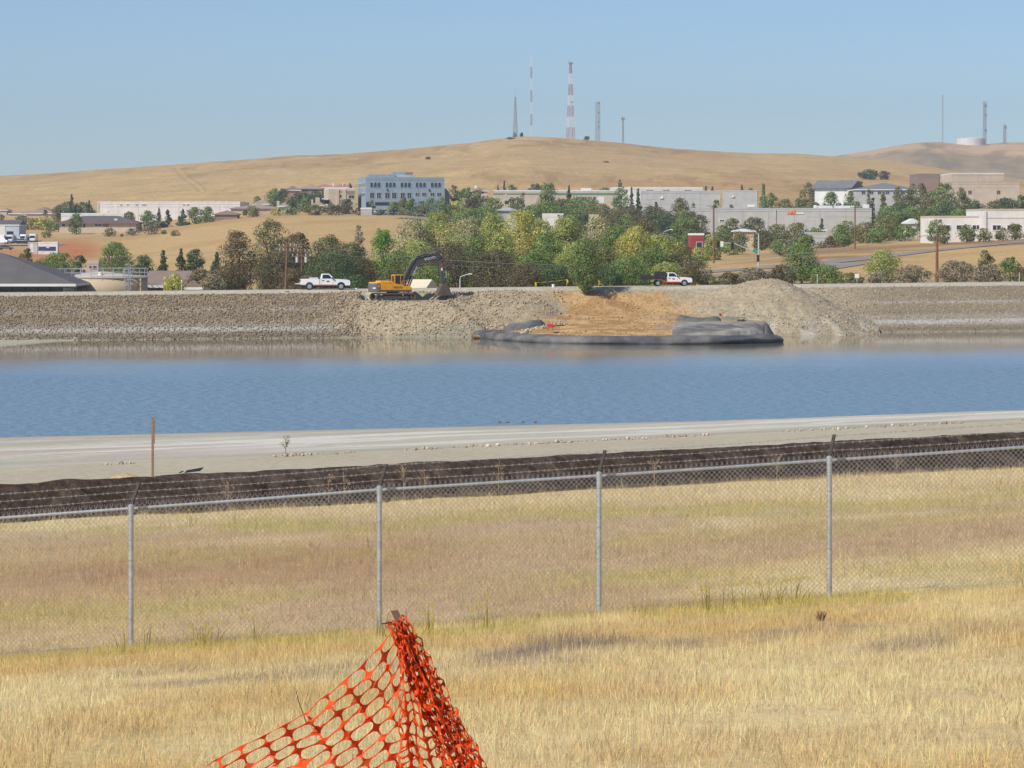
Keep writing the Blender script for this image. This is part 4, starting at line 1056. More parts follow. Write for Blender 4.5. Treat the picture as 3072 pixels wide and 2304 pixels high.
def pickup(name, label, x, y, z, rz, group, bed='open'):
    t = thing(name, label, 'pickup truck', (x, y, z), rz, group)
    W = 0.98; fx, rx, wr = 1.80, -1.72, 0.40
    body = MB()
    front = [(-0.55, .48)] + [(fx - .47, .48)] + list(reversed(arc(fx, .47, .42, 8, 172))) + [(2.42, .50), (2.78, .52), (2.84, .62), (2.83, .92), (2.74, 1.07), (2.45, 1.14), (1.15, 1.22), (-0.55, 1.22)]
    body.prism(front, -W, W)
    body.build('body', M_WHITE, t, bevel=0.035)
    if bed == 'open':
        bd = MB(); side = [(-0.60, .48), (-0.60, 1.22), (-2.78, 1.20), (-2.82, .62)] + [(rx - .47, .52)] + arc(rx, .47, .42, 172, 8) + [(rx + .47, .48)]
        bd.prism(side, -W, -W + .07); bd.prism(side, W - .07, W); bd.box(-2.80, -0.62, -W + .07, W - .07, .66, .72); bd.box(-.66, -.60, -W + .07, W - .07, .72, 1.2)
        b = bd.build('cargo_bed', M_WHITE, t, bevel=0.015)
        tg = MB(); tg.box(-3.34, -2.83, -W + .05, W - .05, .64, .71); tg.build('tailgate', M_WHITE, t, bevel=.02)
        tb = MB(); tb.box(-1.75, -.78, -.75, .75, .74, 1.34); tb.box(-1.78, -.75, -.78, .78, 1.34, 1.38); tb.build('tool_box', M_WHITE, t, bevel=.02)
        hr = MB(); hr.bar((-.70, -.85, 1.22), (-.70, -.85, 1.62), .05); hr.bar((-.70, .85, 1.22), (-.70, .85, 1.62), .05); hr.bar((-.70, -.85, 1.60), (-.70, .85, 1.60), .05)
        for k in (-.5, 0, .5): hr.bar((-.70, k, 1.22), (-.70, k, 1.60), .035)
        hr.build('headache_rack', M_BLACKP, t)
        for s in (-1, 1):
            tl = MB(); tl.box(-2.84, -2.70, s * W - .02 if s > 0 else -W - .012, s * W + .012 if s > 0 else -W + .02, .92, 1.12); tl.build('tail_light', M_TAIL, t)
        st = MB(); st.box(-2.5, -2.22, -W - .006, -W + .01, .46, .60); st.build('rear_stripe', M_REDPAINT, t)
        bp = MB(); bp.box(-2.98, -2.80, -W + .06, W - .06, .44, .60); bp.build('rear_bumper', M_BLACKP, t, bevel=.02)
    # cab
    cab = MB(); b0, b1, t0, t1 = -.52, 1.12, -.40, .48; hw, ht = W - .015, W - .16
    zt, zb = 1.80, 1.215
    cab.hexa([(b0, -hw, zb), (b1, -hw, zb), (b1, hw, zb), (b0, hw, zb), (t0, -ht, zt), (t1, -ht, zt), (t1, ht, zt), (t0, ht, zt)])
    c = cab.build('cab', M_WHITE, t, bevel=0.05)
    def onside(xx, zz, s, e=.006):
        f = (zz - zb) / (zt - zb); return (xx, s * (hw + (ht - hw) * f + e), zz)
    for s in (-1, 1):
        w = MB(); q = [(-.30, 1.27), (.84, 1.27), (.42, 1.71), (-.24, 1.71)]
        pts = [onside(a, b, s) for a, b in q]; w.add(pts, [(0, 1, 2, 3)]); w.build('side_window', M_GLASS, c)
        dl = MB()
        for (xa, za, xb, zb_) in ((-.42, .56, -.42, 1.22), (.86, .56, .90, 1.22), (-.42, .56, .86, .56)): dl.bar((xa, s * (W + .003), za), (xb, s * (W + .003), zb_), .014, .012)
        dl.build('door_seam', M_BLACKP, t)
        hd = MB(); hd.box(-.30, -.08, s * W - .01 if s > 0 else -W - .03, s * W + .03 if s > 0 else -W + .01, 1.0, 1.09); hd.build('door_handle', M_BLACKP, t)
        mi = MB(); mi.box(.80, .95, min(s * (W + .02), s * (W + .24)), max(s * (W + .02), s * (W + .24)), 1.24, 1.42); mi.build('mirror', M_BLACKP, t, bevel=.02)
        dc = MB(); dc.box(.18, .52, s * W - .004 if s > 0 else -W - .008, s * W + .008 if s > 0 else -W + .004, .86, 1.04); dc.build('door_emblem', M_REDPAINT, t)
        sp = MB(); sp.box(-1.22, fx - .50, s * W - .004 if s > 0 else -W - .010, s * W + .010 if s > 0 else -W + .004, .465, .60); sp.build('red_stripe', M_REDPAINT, t)
        lp = MB(); lp.box(2.60, 2.80, s * (W - .14) - .13, s * (W - .14) + .13, .84, 1.0); lp.build('headlight', M_LAMP, t, bevel=.02)
    ws = MB(); ws.add([(b1 - .02, -hw + .1, zb + .04), (b1 - .02, hw - .1, zb + .04), (t1 + .06, ht - .06, zt - .08), (t1 + .06, -ht + .06, zt - .08)], [(0, 1, 2, 3)])
    ws.v = [(v[0] + .02, v[1], v[2] + .012) for v in ws.v]; ws.build('windscreen', M_GLASS, c)
    rw = MB(); rw.add([(b0 + .03 - .02, -hw + .15, 1.30), (t0 - .035, -ht + .1, 1.70), (t0 - .035, ht - .1, 1.70), (b0 + .03 - .02, hw - .15, 1.30)], [(0, 1, 2, 3)]); rw.build('rear_window', M_GLASS, c)
    fb = MB(); fb.box(2.80, 2.95, -W + .03, W - .03, .46, .68); fb.build('front_bumper', M_BLACKP, t, bevel=.03)
    gr = MB(); gr.box(2.80, 2.86, -.62, .62, .76, 1.02); gr.build('grille', M_BLACKP, t)
    ch = MB(); ch.box(-2.7, 2.6, -.45, .45, .34, .50); ch.build('chassis', M_BLACKP, t)
    for xx in (fx, rx):
        for s in (-1, 1): wheel(t, xx, s * (W - .13), wr, .25, s)
    return t, W

def on_road(px, off): # point on the crest road
    d = 385.0
    for _ in range(4): d = float(crest_y((px - CX) / F * d)) + off
    x = XW(px, d); return x, d, gz(x, d)
x, y, z = on_road(975, 2.6)
pickup('pickup_truck', 'white pickup truck with red stripe and lowered tailgate on the bank crest', x, y, z, R(3), 'vehicles on the bank')[0].scale = (1.14, 1.14, 1.14)

# dark-bed work truck
x, y, z = on_road(2000, 3.2)
t, W = pickup('flatbed_truck', 'white-cab work truck with dark stake bed on the bank crest', x + 0.45, y, z, R(4), 'vehicles on the bank', bed='none')
M_BED = pmat('dark_bed_steel', (0.040, 0.032, 0.028), rough=0.75, var=0.3, scale=3)
bd = MB(); bd.box(-3.9, -.62, -1.1, 1.1, .88, 1.0); bd.build('flat_bed', M_BED, t)
bd = MB(); bd.box(-2.0, -.64, -1.08, 1.08, 1.0, 1.92); bd.build('tool_body', M_BED, t, bevel=.03)
for s in (-1, 1):
    bd = MB(); bd.box(-3.85, -2.02, s * 1.05 - .03, s * 1.05 + .03, 1.0, 1.36); bd.build('side_board', M_BED, t)
    for k in range(5):
        bd = MB(); xx = -3.8 + k * .42; bd.box(xx, xx + .07, s * 1.085 - .02, s * 1.085 + .02, 1.0, 1.44); bd.build('stake', M_BED, t)
bd = MB(); bd.box(-3.95, -3.87, -1.08, 1.08, .85, 1.36); bd.build('tail_board', M_BED, t)
bd = MB(); bd.box(-3.3, -2.75, -.5, .5, 1.0, 1.30); bd.box(-2.6, -2.2, -.4, .4, 1.0, 1.42); bd.build('load', pmat('tarp_load', (0.22, 0.17, 0.12), rough=.9, var=.3, scale=5), t)

# ---- excavator
M_YEL = pmat('digger_yellow', (0.80, 0.36, 0.018), rough=0.45, var=0.10, scale=1.5, spec=0.4)
M_DGREY = pmat('digger_grey', (0.085, 0.083, 0.082), rough=0.6, var=0.18, scale=1.5)
M_CWGREY = pmat('counterweight_grey', (0.15, 0.148, 0.145), rough=0.6, var=0.15, scale=1.2)
M_TRACK = pmat('muddy_track', (0.16, 0.115, 0.075), rough=0.9, var=0.35, scale=5, bump=0.4, bscale=10)
M_BUCK = pmat('worn_bucket', (0.13, 0.095, 0.075), rough=0.7, var=0.35, scale=2.5)
M_STEELP = pmat('polished_rod', (0.75, 0.75, 0.76), rough=0.2, var=0.05, scale=3, metal=0.9)
M_WTXT = pmat('white_letter', (0.8, 0.8, 0.8), rough=0.5, var=0.02)
M_BTXT = pmat('black_letter', (0.02, 0.02, 0.02), rough=0.5, var=0.02)
def excavator():
    psi = R(20)
    t = thing('excavator', 'yellow tracked excavator with dark raised boom on the rubble bank', 'excavator', (EXC[0] - 0.2, EXC[1], EXC[2]), psi)
    # tracks
    for s in (-1, 1):
        tr = bpy.data.objects.new('track', None); COL.objects.link(tr); tr.parent = t
        y0 = s * 1.28; Lh = 2.15; rr = .44
        outer = [(-Lh + rr * math.cos(R(a)), .46 + rr * math.sin(R(a))) for a in range(90, 271, 20)] + [(Lh + rr * math.cos(R(a)), .46 + rr * math.sin(R(a))) for a in range(-90, 91, 20)]
        inn = [(-Lh + (rr - .1) * math.cos(R(a)), .46 + (rr - .1) * math.sin(R(a))) for a in range(90, 271, 20)] + [(Lh + (rr - .1) * math.cos(R(a)), .46 + (rr - .1) * math.sin(R(a))) for a in range(-90, 91, 20)]
        n = len(outer); b = MB()
        vs = [(p[0], y0 - .3, p[1]) for p in outer] + [(p[0], y0 + .3, p[1]) for p in outer] + [(p[0], y0 - .3, p[1]) for p in inn] + [(p[0], y0 + .3, p[1]) for p in inn]
        fs = []
        for k in range(n):
            q = (k + 1) % n
            fs += [(k, q, n + q, n + k), (2 * n + k, 3 * n + k, 3 * n + q, 2 * n + q), (k, 2 * n + k, 2 * n + q, q), (n + k, n + q, 3 * n + q, 3 * n + k)]
        b.add(vs, fs)
        # grouser bars
        per = [(Vector((outer[k][0], 0, outer[k][1])), Vector((outer[(k + 1) % n][0], 0, outer[(k + 1) % n][1]))) for k in range(n)]
        for p, q in per:
            m = max(1, int((q - p).length / .19))
            for j in range(m):
                c = p.lerp(q, (j + .5) / m); dr = (q - p).normalized(); nr = Vector((dr.z, 0, -dr.x))
                if nr.dot(c - Vector((0, 0, .46))) < 0: nr = -nr
                b.bar(Vector((c.x, y0 - .31, c.z)) + nr * .025, Vector((c.x, y0 + .31, c.z)) + nr * .025, .05)
        b.build('track_belt', M_TRACK, tr)
        fr = MB(); fr.prism([(-1.7, .26), (1.7, .26), (1.75, .5), (1.4, .64), (-1.4, .64), (-1.75, .5)], y0 - .2, y0 + .2); fr.build('track_frame', M_DGREY, tr)
        for xx in (-Lh, Lh):
            w = MB(); w.cyl((xx, y0 - .2, .46), .31, .4, 16, 'y'); w.build('sprocket', M_DGREY, tr)
        for k in range(6):
            w = MB(); w.cyl((-1.4 + k * .56, y0 - .24, .27), .12, .48, 10, 'y'); w.build('roller', M_DGREY, tr)
    ca = MB(); ca.box(-1.0, 1.0, -1.0, 1.0, .45, .85); ca.cyl((0, 0, .85), .75, .25, 20); ca.build('undercarriage', M_DGREY, t)
    # upper structure
    up = MB(); up.box(-2.2, 2.15, -1.33, 1.33, 1.10, 1.32); up.build('deck', M_DGREY, t, bevel=.03)
    for s in (-1, 1):
        b = MB(); b.prism([(-1.95, 1.32), (1.15 if s < 0 else .3, 1.32), (1.15 if s < 0 else .3, 1.95), (.2, 2.12), (-1.95, 2.20)], s * 1.34 - (.55 if s > 0 else 0), s * 1.34 + (0 if s > 0 else .55)); b.build('side_housing', M_YEL, t, bevel=.05)
    b = MB(); b.prism([(-2.0, 1.32), (-.05, 1.32), (-.05, 2.35), (-.5, 2.50), (-1.9, 2.52), (-2.05, 2.4)], -.80, .80); eh = b.build('engine_hood', M_YEL, t, bevel=.07)
    b = MB(); b.prism([(-2.0, 2.2), (-.6, 2.2), (-.7, 2.40), (-1.95, 2.44)], -1.3, -.81); b.build('hood_side', M_YEL, t, bevel=.05)
    b = MB(); b.cyl((-1.1, .3, 2.5), .07, .5, 10); b.build('exhaust', M_DGREY, t)
    # counterweight with rounded tail
    pr = [(-1.95, -1.36), (-2.45, -1.32), (-2.9, -1.02), (-3.05, -.4), (-3.05, .4), (-2.9, 1.02), (-2.45, 1.32), (-1.95, 1.36)]
    b = MB(); b.prism(pr, 1.06, 2.14, axis='z'); cw = b.build('counterweight', M_CWGREY, t, bevel=.08)
    b = MB(); b.prism([(p[0] * .985, p[1] * .97) for p in pr], 2.14, 2.34, axis='z'); b.build('counterweight_top', M_YEL, t, bevel=.06)
    b = MB(); b.box(-2.35, -2.05, -1.372, -1.34, 1.72, 1.92); b.build('warning_plate', M_YEL, t)
    b = MB(); b.hexa([(-2.92, -1.06, 1.5), (-2.62, -1.26, 1.5), (-2.60, -1.24, 1.5), (-2.90, -1.04, 1.5), (-2.92, -1.06, 1.68), (-2.62, -1.26, 1.68), (-2.60, -1.24, 1.68), (-2.90, -1.04, 1.68)]); b.build('number_plate', M_WTXT, t)
    # cab on the far (left-hand) side
    cb = bpy.data.objects.new('operator_cab', None); COL.objects.link(cb); cb.parent = t
    x0, x1, y0, y1, z0, z1 = .35, 2.05, .15, 1.30, 1.32, 3.15
    b = MB()
    for (px_, py_) in ((x0, y0), (x0, y1)): b.bar((px_, py_, z0), (px_, py_, z1), .13)
    for py_ in (y0, y1): b.bar((x1 - .05, py_, z0), (x1 - .45, py_, z1), .10); b.bar((x0, py_, z0 + .5), (x1 - .1, py_, z0 + .5), .1); b.bar((x0 + .8, py_, z0), (x0 + .8, py_, z1), .08)
    b.build('cab_frame', M_YEL, cb)
    b = MB(); b.box(x0 - .06, x1 - .40, y0 - .06, y1 + .06, z1 - .04, z1 + .10); b.build('cab_roof', M_YEL, cb, bevel=.05)
    b = MB(); b.box(x0, x1 - .1, y0 + .03, y1 - .03, z0, z0 + .52); b.build('cab_base', M_YEL, cb)
    for nm, q in (('side_window', [(x0 + .08, y0 + .02, z0 + .56), (x1 - .18, y0 + .02, z0 + .56), (x1 - .50, y0 + .02, z1 - .06), (x0 + .08, y0 + .02, z1 - .06)]), ('side_window', [(x0 + .08, y1 - .02, z0 + .56), (x1 - .18, y1 - .02, z0 + .56), (x1 - .50, y1 - .02, z1 - .06), (x0 + .08, y1 - .02, z1 - .06)]),
                  ('rear_window', [(x0, y0 + .08, z0 + .56), (x0, y1 - .08, z0 + .56), (x0, y1 - .08, z1 - .06), (x0, y0 + .08, z1 - .06)]), ('windscreen', [(x1 - .16, y0 + .06, z0 + .55), (x1 - .16, y1 - .06, z0 + .55), (x1 - .47, y1 - .06, z1 - .06), (x1 - .47, y0 + .06, z1 - .06)])):
        b = MB(); b.add(q, [(0, 1, 2, 3)]); b.build(nm, M_GLASS, cb)
    b = MB(); b.box(.75, 1.2, .5, .95, 1.9, 2.0); b.box(.70, .82, .5, .95, 2.0, 2.6); b.build('operator_seat', M_BLACKP, cb)
    # handrails and mirror
    b = MB(); b.tube([(.9, -1.28, 1.95), (.95, -1.28, 2.55), (1.5, -1.28, 2.55), (1.85, -1.28, 1.5)], .025, 6); b.tube([(1.15, -1.28, 2.0), (1.15, -1.28, 2.55)], .025, 6); b.tube([(-1.2, -1.0, 2.4), (-1.2, -1.0, 2.62), (-.5, -1.0, 2.62), (-.5, -1.0, 2.35)], .025, 6); b.build('handrail', M_YEL, t)
    b = MB(); b.prism([(1.15, 1.32), (2.2, 1.32), (2.2, 1.6), (1.9, 1.82), (1.15, 1.85)], -1.33, -.55); b.build('tool_locker', M_YEL, t, bevel=.04)
    b = MB(); b.tube([(.5, -.2, 3.2), (.45, -.35, 3.45)], .02, 5); b.box(.3, .55, -.5, -.25, 3.40, 3.62); b.build('work_lamp', M_DGREY, t)
    # boom: a bent box beam
    yb = -.18
    cl = [(1.25, 1.75), (2.0, 3.35), (2.75, 4.55), (3.3, 5.0), (4.6, 5.28), (6.35, 5.62)]; hw = [.26, .36, .46, .46, .36, .22]
    up_ = []; lo_ = []
    for i, (a, c) in enumerate(cl):
        p = cl[max(i - 1, 0)]; q = cl[min(i + 1, len(cl) - 1)]; tx, tz = q[0] - p[0], q[1] - p[1]; L = math.hypot(tx, tz)
        up_.append((a - tz / L * hw[i], c + tx / L * hw[i])); lo_.append((a + tz / L * hw[i], c - tx / L * hw[i]))
    b = MB(); b.prism(lo_ + list(reversed(up_)), yb - .25, yb + .25); bo = b.build('boom', M_DGREY, t, bevel=.03)
    # stick
    b = MB(); b.prism([(5.75, 6.28), (6.15, 6.42), (6.42, 5.95), (6.72, 3.9), (6.78, 2.05), (6.50, 2.0), (6.28, 3.9), (6.05, 5.25)], yb - .19, yb + .19); sk = b.build('stick', M_DGREY, t, bevel=.03)
    b = MB(); b.box(6.33, 6.58, yb - .198, yb - .19, 4.25, 4.62); b.mat(1).box(6.35, 6.60, yb - .199, yb - .19, 3.75, 4.1); b.build('reach_sign', [M_REDPAINT, M_WTXT], sk)
    b = MB(); b.cyl((6.28, yb - .24, 5.75), .17, .48, 12, 'y'); b.build('pivot_pin', M_YEL, t)
    def ram(p, q, r, f, y_, nm):
        p = Vector((p[0], y_, p[1])); q = Vector((q[0], y_, q[1])); m = p.lerp(q, f)
        b = MB(); b.tube([p, m], r, 10); c = b.build(nm, M_DGREY, t)
        b = MB(); b.tube([m, q], r * .55, 8); b.build('ram_rod', M_STEELP, c)
    for y_ in (yb - .42, yb + .42): ram((2.0, 1.65), (3.05, 4.35), .11, .55, y_, 'boom_ram')
    ram((3.2, 5.55), (5.78, 6.20), .12, .58, yb, 'stick_ram')
    ram((6.95, 5.2), (7.12, 2.75), .10, .6, yb, 'bucket_ram')
    b = MB()
    b.bar((6.62, yb - .22, 2.75), (7.12, yb - .22, 2.75), .12, .05); b.bar((6.62, yb + .22, 2.75), (7.12, yb + .22, 2.75), .12, .05); b.bar((7.12, yb - .2, 2.75), (6.95, yb - .2, 2.15), .1, .05); b.bar((7.12, yb + .2, 2.75), (6.95, yb + .2, 2.15), .1, .05)
    b.build('bucket_link', M_DGREY, t)
    b = MB(); b.tube([(3.0, yb - .28, 5.3), (4.6, yb - .3, 5.66), (6.0, yb - .3, 6.0), (6.75, yb - .28, 5.1)], .035, 6); b.tube([(1.3, yb - .3, 2.3), (2.1, yb - .3, 3.9), (3.0, yb - .28, 5.3)], .035, 6); b.build('hydraulic_hose', M_BLACKP, t)
    # bucket: curled shell with teeth
    out = [(5.72, .62), (5.98, 1.20), (6.42, 2.05), (6.98, 2.10), (7.25, 1.70), (7.52, 1.15), (7.62, .60)]
    b = MB(); n = len(out); wv = .62
    inn = [(5.82, .60), (6.08, 1.16), (6.50, 1.95), (6.92, 2.0), (7.16, 1.65), (7.42, 1.12), (7.52, .58)]
    vs = [(p[0], yb - wv, p[1]) for p in out] + [(p[0], yb + wv, p[1]) for p in out] + [(p[0], yb - wv, p[1]) for p in inn] + [(p[0], yb + wv, p[1]) for p in inn]
    fs = []
    for k in range(n - 1): fs += [(k, k + 1, n + k + 1, n + k), (2 * n + k, 3 * n + k, 3 * n + k + 1, 2 * n + k + 1)]
    fs += [(0, n, 3 * n, 2 * n), (n - 1, 3 * n - 1, 4 * n - 1, 2 * n - 1)]
    b.add(vs, fs)
    for s in (-1, 1): b.prism(out, yb + s * wv - .03, yb + s * wv + .03)
    bk = b.build('bucket', M_BUCK, t)
    for k in range(5):
        yy = yb - wv + .1 + k * (2 * wv - .2) / 4; q = MB(); q.hexa([(5.70, yy - .06, .64), (5.82, yy - .06, .62), (5.82, yy + .06, .62), (5.70, yy + .06, .64), (5.58, yy - .02, .36), (5.62, yy - .02, .36), (5.62, yy + .02, .36), (5.58, yy + .02, .36)]); q.build('tooth', M_BUCK, bk)
    # lettering
    def M3(pos, ax, upv):
        ax = Vector(ax).normalized(); upv = Vector(upv).normalized(); n_ = ax.cross(upv)
        m = Matrix((ax, upv, n_)).transposed().to_4x4(); m.translation = Vector(pos); return m
    text_part('VOLVO', .46, M_WTXT, bo, M3((4.85, yb - .262, 5.30), (1, 0, .22), (-.22, 0, 1)))
    text_part('VOLVO', .36, M_BTXT, t, M3((.30, -1.352, 1.66), (1, 0, 0), (0, 0, 1)))
    return t
excavator()

# ---- yellow caution tape, posts, bucket, cone of debris on the crest
M_TAPE = pmat('caution_tape', (0.75, 0.56, 0.03), rough=0.5, var=0.1, scale=3, trans=0.2)
def tape_post(px, off, h, label):
    x, y, z = on_road(px, off); t = thing('tape_stake', label, 'stake', (x, y, z), group='stakes with caution tape')
    mb = MB(); h *= .7; mb.box(-.022, .022, -.015, .015, -.1, h); mb.build('stake', M_TAPE, t)
    mb = MB(); mb.add([(0, -.03, h), (.22, -.06, h - .25), (.15, -.06, h - .75), (.02, -.03, h - .2)], [(0, 1, 2, 3)]); mb.build('tape_tail', M_TAPE, t)
    return Vector((x, y, z + h - .1))
tp = [tape_post(1605, 4.5, 1.0, 'caution tape stake farthest from the dark-bed truck'), tape_post(1700, 6.0, 1.5, 'caution tape stake behind the white bucket'), tape_post(1737, -.8, 1.5, 'caution tape stake in front of the bank-top tree'), tape_post(1795, 5.5, 1.3, 'caution tape stake right behind the bank-top tree'),
      tape_post(1830, -1.0, 1.6, 'caution tape stake on the slope nearest the dark-bed truck'), tape_post(2090, -.6, 1.1, 'caution tape stake beside the gravel mound')]
def tape(a, b, sag, label):
    mb = MB(); n = 14; pts = [a.lerp(b, k / n) - Vector((0, 0, 4 * sag * (k / n) * (1 - k / n))) for k in range(n + 1)]
    vs = []; fs = []
    for k, p in enumerate(pts):
        tw = .045 * math.cos(k * .9); q = .03 * math.sin(k * .9)
        vs += [p + Vector((0, q, tw)), p - Vector((0, q, tw))]
    fs = [(2 * k, 2 * k + 1, 2 * k + 3, 2 * k + 2) for k in range(n)]
    mb.add(vs, fs); o = mb.build('caution_tape', M_TAPE); tag(o, label, 'tape', 'lengths of yellow caution tape')
tape(tp[0], tp[1], .05, 'yellow caution tape stretched behind the white bucket')
tape(Vector(on_road(1628, -.5)) + Vector((0, 0, .5)), tp[2], 1.1, 'yellow caution tape sagging in front of the bank-top tree')
tape(tp[3], tp[4], .5, 'yellow caution tape right of the bank-top tree')
tape(tp[4], Vector((XW(1880, 389), 389, gz(XW(1880, 389), 389) + .15)), .25, 'yellow caution tape trailing down the soil slope')
x, y, z = on_road(1660, 2.0)
mb = MB(); mb.cyl((0, 0, 0), .19, .42, 14, r2=.22); t = thing('white_bucket', 'white plastic bucket standing on the crest road', 'bucket', (x, y, z)); mb.build('pail', M_WHITE, t)
mb = MB(); mb.tube([(-.22, 0, .38), (-.15, 0, .52), (0, 0, .58), (.15, 0, .52), (.22, 0, .38)], .012, 5); mb.build('bail_handle', M_DARKIRON, t)
x, y, z = on_road(1062, 1.2)
mb = MB(); mb.hexa([(-.4, -.2, 0), (.4, -.2, 0), (.4, .2, 0), (-.4, .2, 0), (-.25, -.15, .2), (.35, -.15, .24), (.3, .15, .22), (-.2, .15, .18)]); o = mb.build('white_sack', M_WHITE, bevel=.05); o.location = (x, y, z); tag(o, 'small white sack lying by the front wheel of the pickup', 'sack')
x, y, z = on_road(860, .4)
mb = MB(); mb.hexa([(-.3, -.2, 0), (.3, -.2, 0), (.3, .2, 0), (-.3, .2, 0), (-.25, -.15, .14), (.3, -.15, .18), (.3, .15, .16), (-.2, .15, .12)]); o = mb.build('dark_block', M_BLACKP, bevel=.03); o.location = (x, y, z - .1); tag(o, 'small black block on the crest edge left of the pickup', 'block')
# ------------------------------------------------------------------ trees and shrubs
M_LEAF = pmat('leaves', attr=True, rough=0.8, var=0.10, scale=1.2, spec=0.12, trans=0.30)
M_BARK = pmat('bark', (0.16, 0.125, 0.095), rough=0.95, var=0.3, scale=4, bump=0.5, bscale=8)
STY = {
 'cotton': (0.225, 0.245, 0.075), 'yellow': (0.300, 0.285, 0.075), 'pale': (0.265, 0.250, 0.130), 'green': (0.115, 0.160, 0.050),
 'bright': (0.095, 0.180, 0.030), 'dark': (0.064, 0.092, 0.038), 'oak': (0.115, 0.092, 0.045), 'oakg': (0.095, 0.098, 0.042),
 'darkoak': (0.098, 0.082, 0.046), 'conifer': (0.050, 0.072, 0.034), 'brush': (0.175, 0.150, 0.095), 'olive': (0.125, 0.125, 0.050),
 'grey': (0.150, 0.150, 0.085)}
TN = [0]
WIDE = {'trees among the far left buildings': 1.15, 'trees round the hillside houses': 1.25, 'trees among the middle buildings': 1.3, 'trees among the right-hand buildings': 1.3, 'trees behind the tan tank': 1.1}
def tree(label, px, ptop, wpx, d, sty, shape='round', name=None, group=None, dens=1.0, low=None, trunk=True):
    if group in WIDE: wpx = wpx * WIDE[group]
    TN[0] += 1; r = np.random.default_rng(1000 + TN[0])
    x = XW(px, d); z0 = gz(x, d); H = max(ZW(ptop, d) - z0, 0.8); W = wpx * d / F * 1.16
    cat = 'shrub' if shape == 'bush' else 'tree'
    nm = name or {'round': 'broadleaf_tree', 'cone': 'conifer_tree', 'bush': 'shrub', 'col': 'broadleaf_tree', 'drop': 'broadleaf_tree'}[shape]
    t = thing(nm, label, cat, (x, d, z0), group=group)
    low = low if low is not None else {'round': 0.03, 'cone': 0.02, 'bush': 0.0, 'col': 0.03, 'drop': 0.0}[shape]
    zb = H * low; hc = H - zb
    vis = hc * F / d * wpx                                  # crown area in photo pixels
    n = int(np.clip(vis * 0.46 * dens, 240, 12000))
    s = np.clip(4.7 * d / F, 0.14, 2.4)
    nb = int(np.clip(vis / 230, 9, 64))
    # lobes
    if shape == 'cone':
        h = r.uniform(0, 1, nb) ** 1.3; a = r.uniform(0, 6.283, nb); rad = W / 2 * (1 - h) * 0.72
        bc = np.stack([np.cos(a) * rad, np.sin(a) * rad, zb + h * hc * 0.95], -1); br = W / 2 * (0.16 + 0.30 * (1 - h)); sq = np.full(nb, 0.8)
    else:
        h = r.uniform(0.0, 1.0, nb); h[0] = 0.97
        prof = np.interp(h, [0, .15, .5, .8, 1], [.62, .86, 1.0, .78, .30] if shape != 'drop' else [.10, .45, 1.0, .8, .3])
        a = r.uniform(0, 6.283, nb); rad = W / 2 * prof * np.sqrt(r.uniform(0.05, 1, nb)) * 0.84
        br = np.minimum(W * .8, hc) * (r.uniform(0.22, 0.36, nb) if nb < 16 else r.uniform(0.13, 0.25, nb)) * (0.5 + 0.5 * prof)
        bc = np.stack([np.cos(a) * rad, np.sin(a) * rad, zb + br * .5 + h * (hc - br * 1.35)], -1); sq = r.uniform(0.7, 1.0, nb)
    wgt = br ** 2; k = r.choice(nb, n, p=wgt / wgt.sum())
    v = r.normal(size=(n, 3)); v /= np.linalg.norm(v, axis=1)[:, None]
    rad = br[k] * r.uniform(0.45, 1.0, n) ** 0.6 * (1 + 0.25 * (r.uniform(0, 1, n) > 0.93))
    c = bc[k] + v * rad[:, None] * np.stack([np.ones(n), np.ones(n), sq[k]], -1)
    # loose leaves through the whole crown so that no lobe floats free
    fill = r.uniform(0, 1, n) < 0.32; m = int(fill.sum()); hh = r.uniform(0.0, 0.93, m); aa = r.uniform(0, 6.283, m)
    pf = (1 - hh) * 0.92 if shape == 'cone' else np.interp(hh, [0, .15, .5, .8, 1], [.60, .82, .92, .70, .22] if shape != 'drop' else [.08, .40, .9, .7, .2])
    rr_ = W / 2 * pf * np.sqrt(r.uniform(0.12, 1, m)) * (0.9 + 0.16 * np.sin(aa * 3 + hh * 9 + TN[0]))
    c[fill] = np.stack([np.cos(aa) * rr_, np.sin(aa) * rr_, zb + hh * hc], -1); v[fill] = np.stack([np.cos(aa), np.sin(aa), hh - .3], -1)
    c[:, 2] = np.clip(c[:, 2], 0.05, H)
    nrm = v * 1.2 + r.normal(0, 0.42, (n, 3)); nrm /= np.linalg.norm(nrm, axis=1)[:, None]
    ref = r.normal(size=(n, 3)); tu = np.cross(nrm, ref); tu /= np.linalg.norm(tu, axis=1)[:, None] + 1e-9; tv = np.cross(nrm, tu)
    sz = s * r.uniform(0.45, 1.15, (n, 1)) * 0.5
    V = np.stack([c - tu * sz * 1.2, c - tv * sz * 0.75, c + tu * sz * 1.2, c + tv * sz * 0.75], 1)
    base = np.array(STY[sty]) * 1.80; bl = r.normal(1.0, 0.16, (nb, 1)).clip(0.6, 1.5); tint = 1 + r.normal(0, 0.07, (nb, 3))
    col = base * bl[k] * tint[k] * r.normal(1.0, 0.20, (n, 1)).clip(0.45, 1.7)
    if sty in ('cotton', 'yellow', 'green', 'olive'):
        yel = r.uniform(0, 1, n) < 0.07; col[yel] = np.array((0.36, 0.30, 0.06)) * r.uniform(0.7, 1.2, (yel.sum(), 1))
    f = np.arange(n * 4).reshape(n, 4)
    me = np_mesh('crown', V.reshape(-1, 3), f, np.repeat(np.clip(col, 0.008, 0.8), 4, 0))
    link('crown', me, M_LEAF, t)
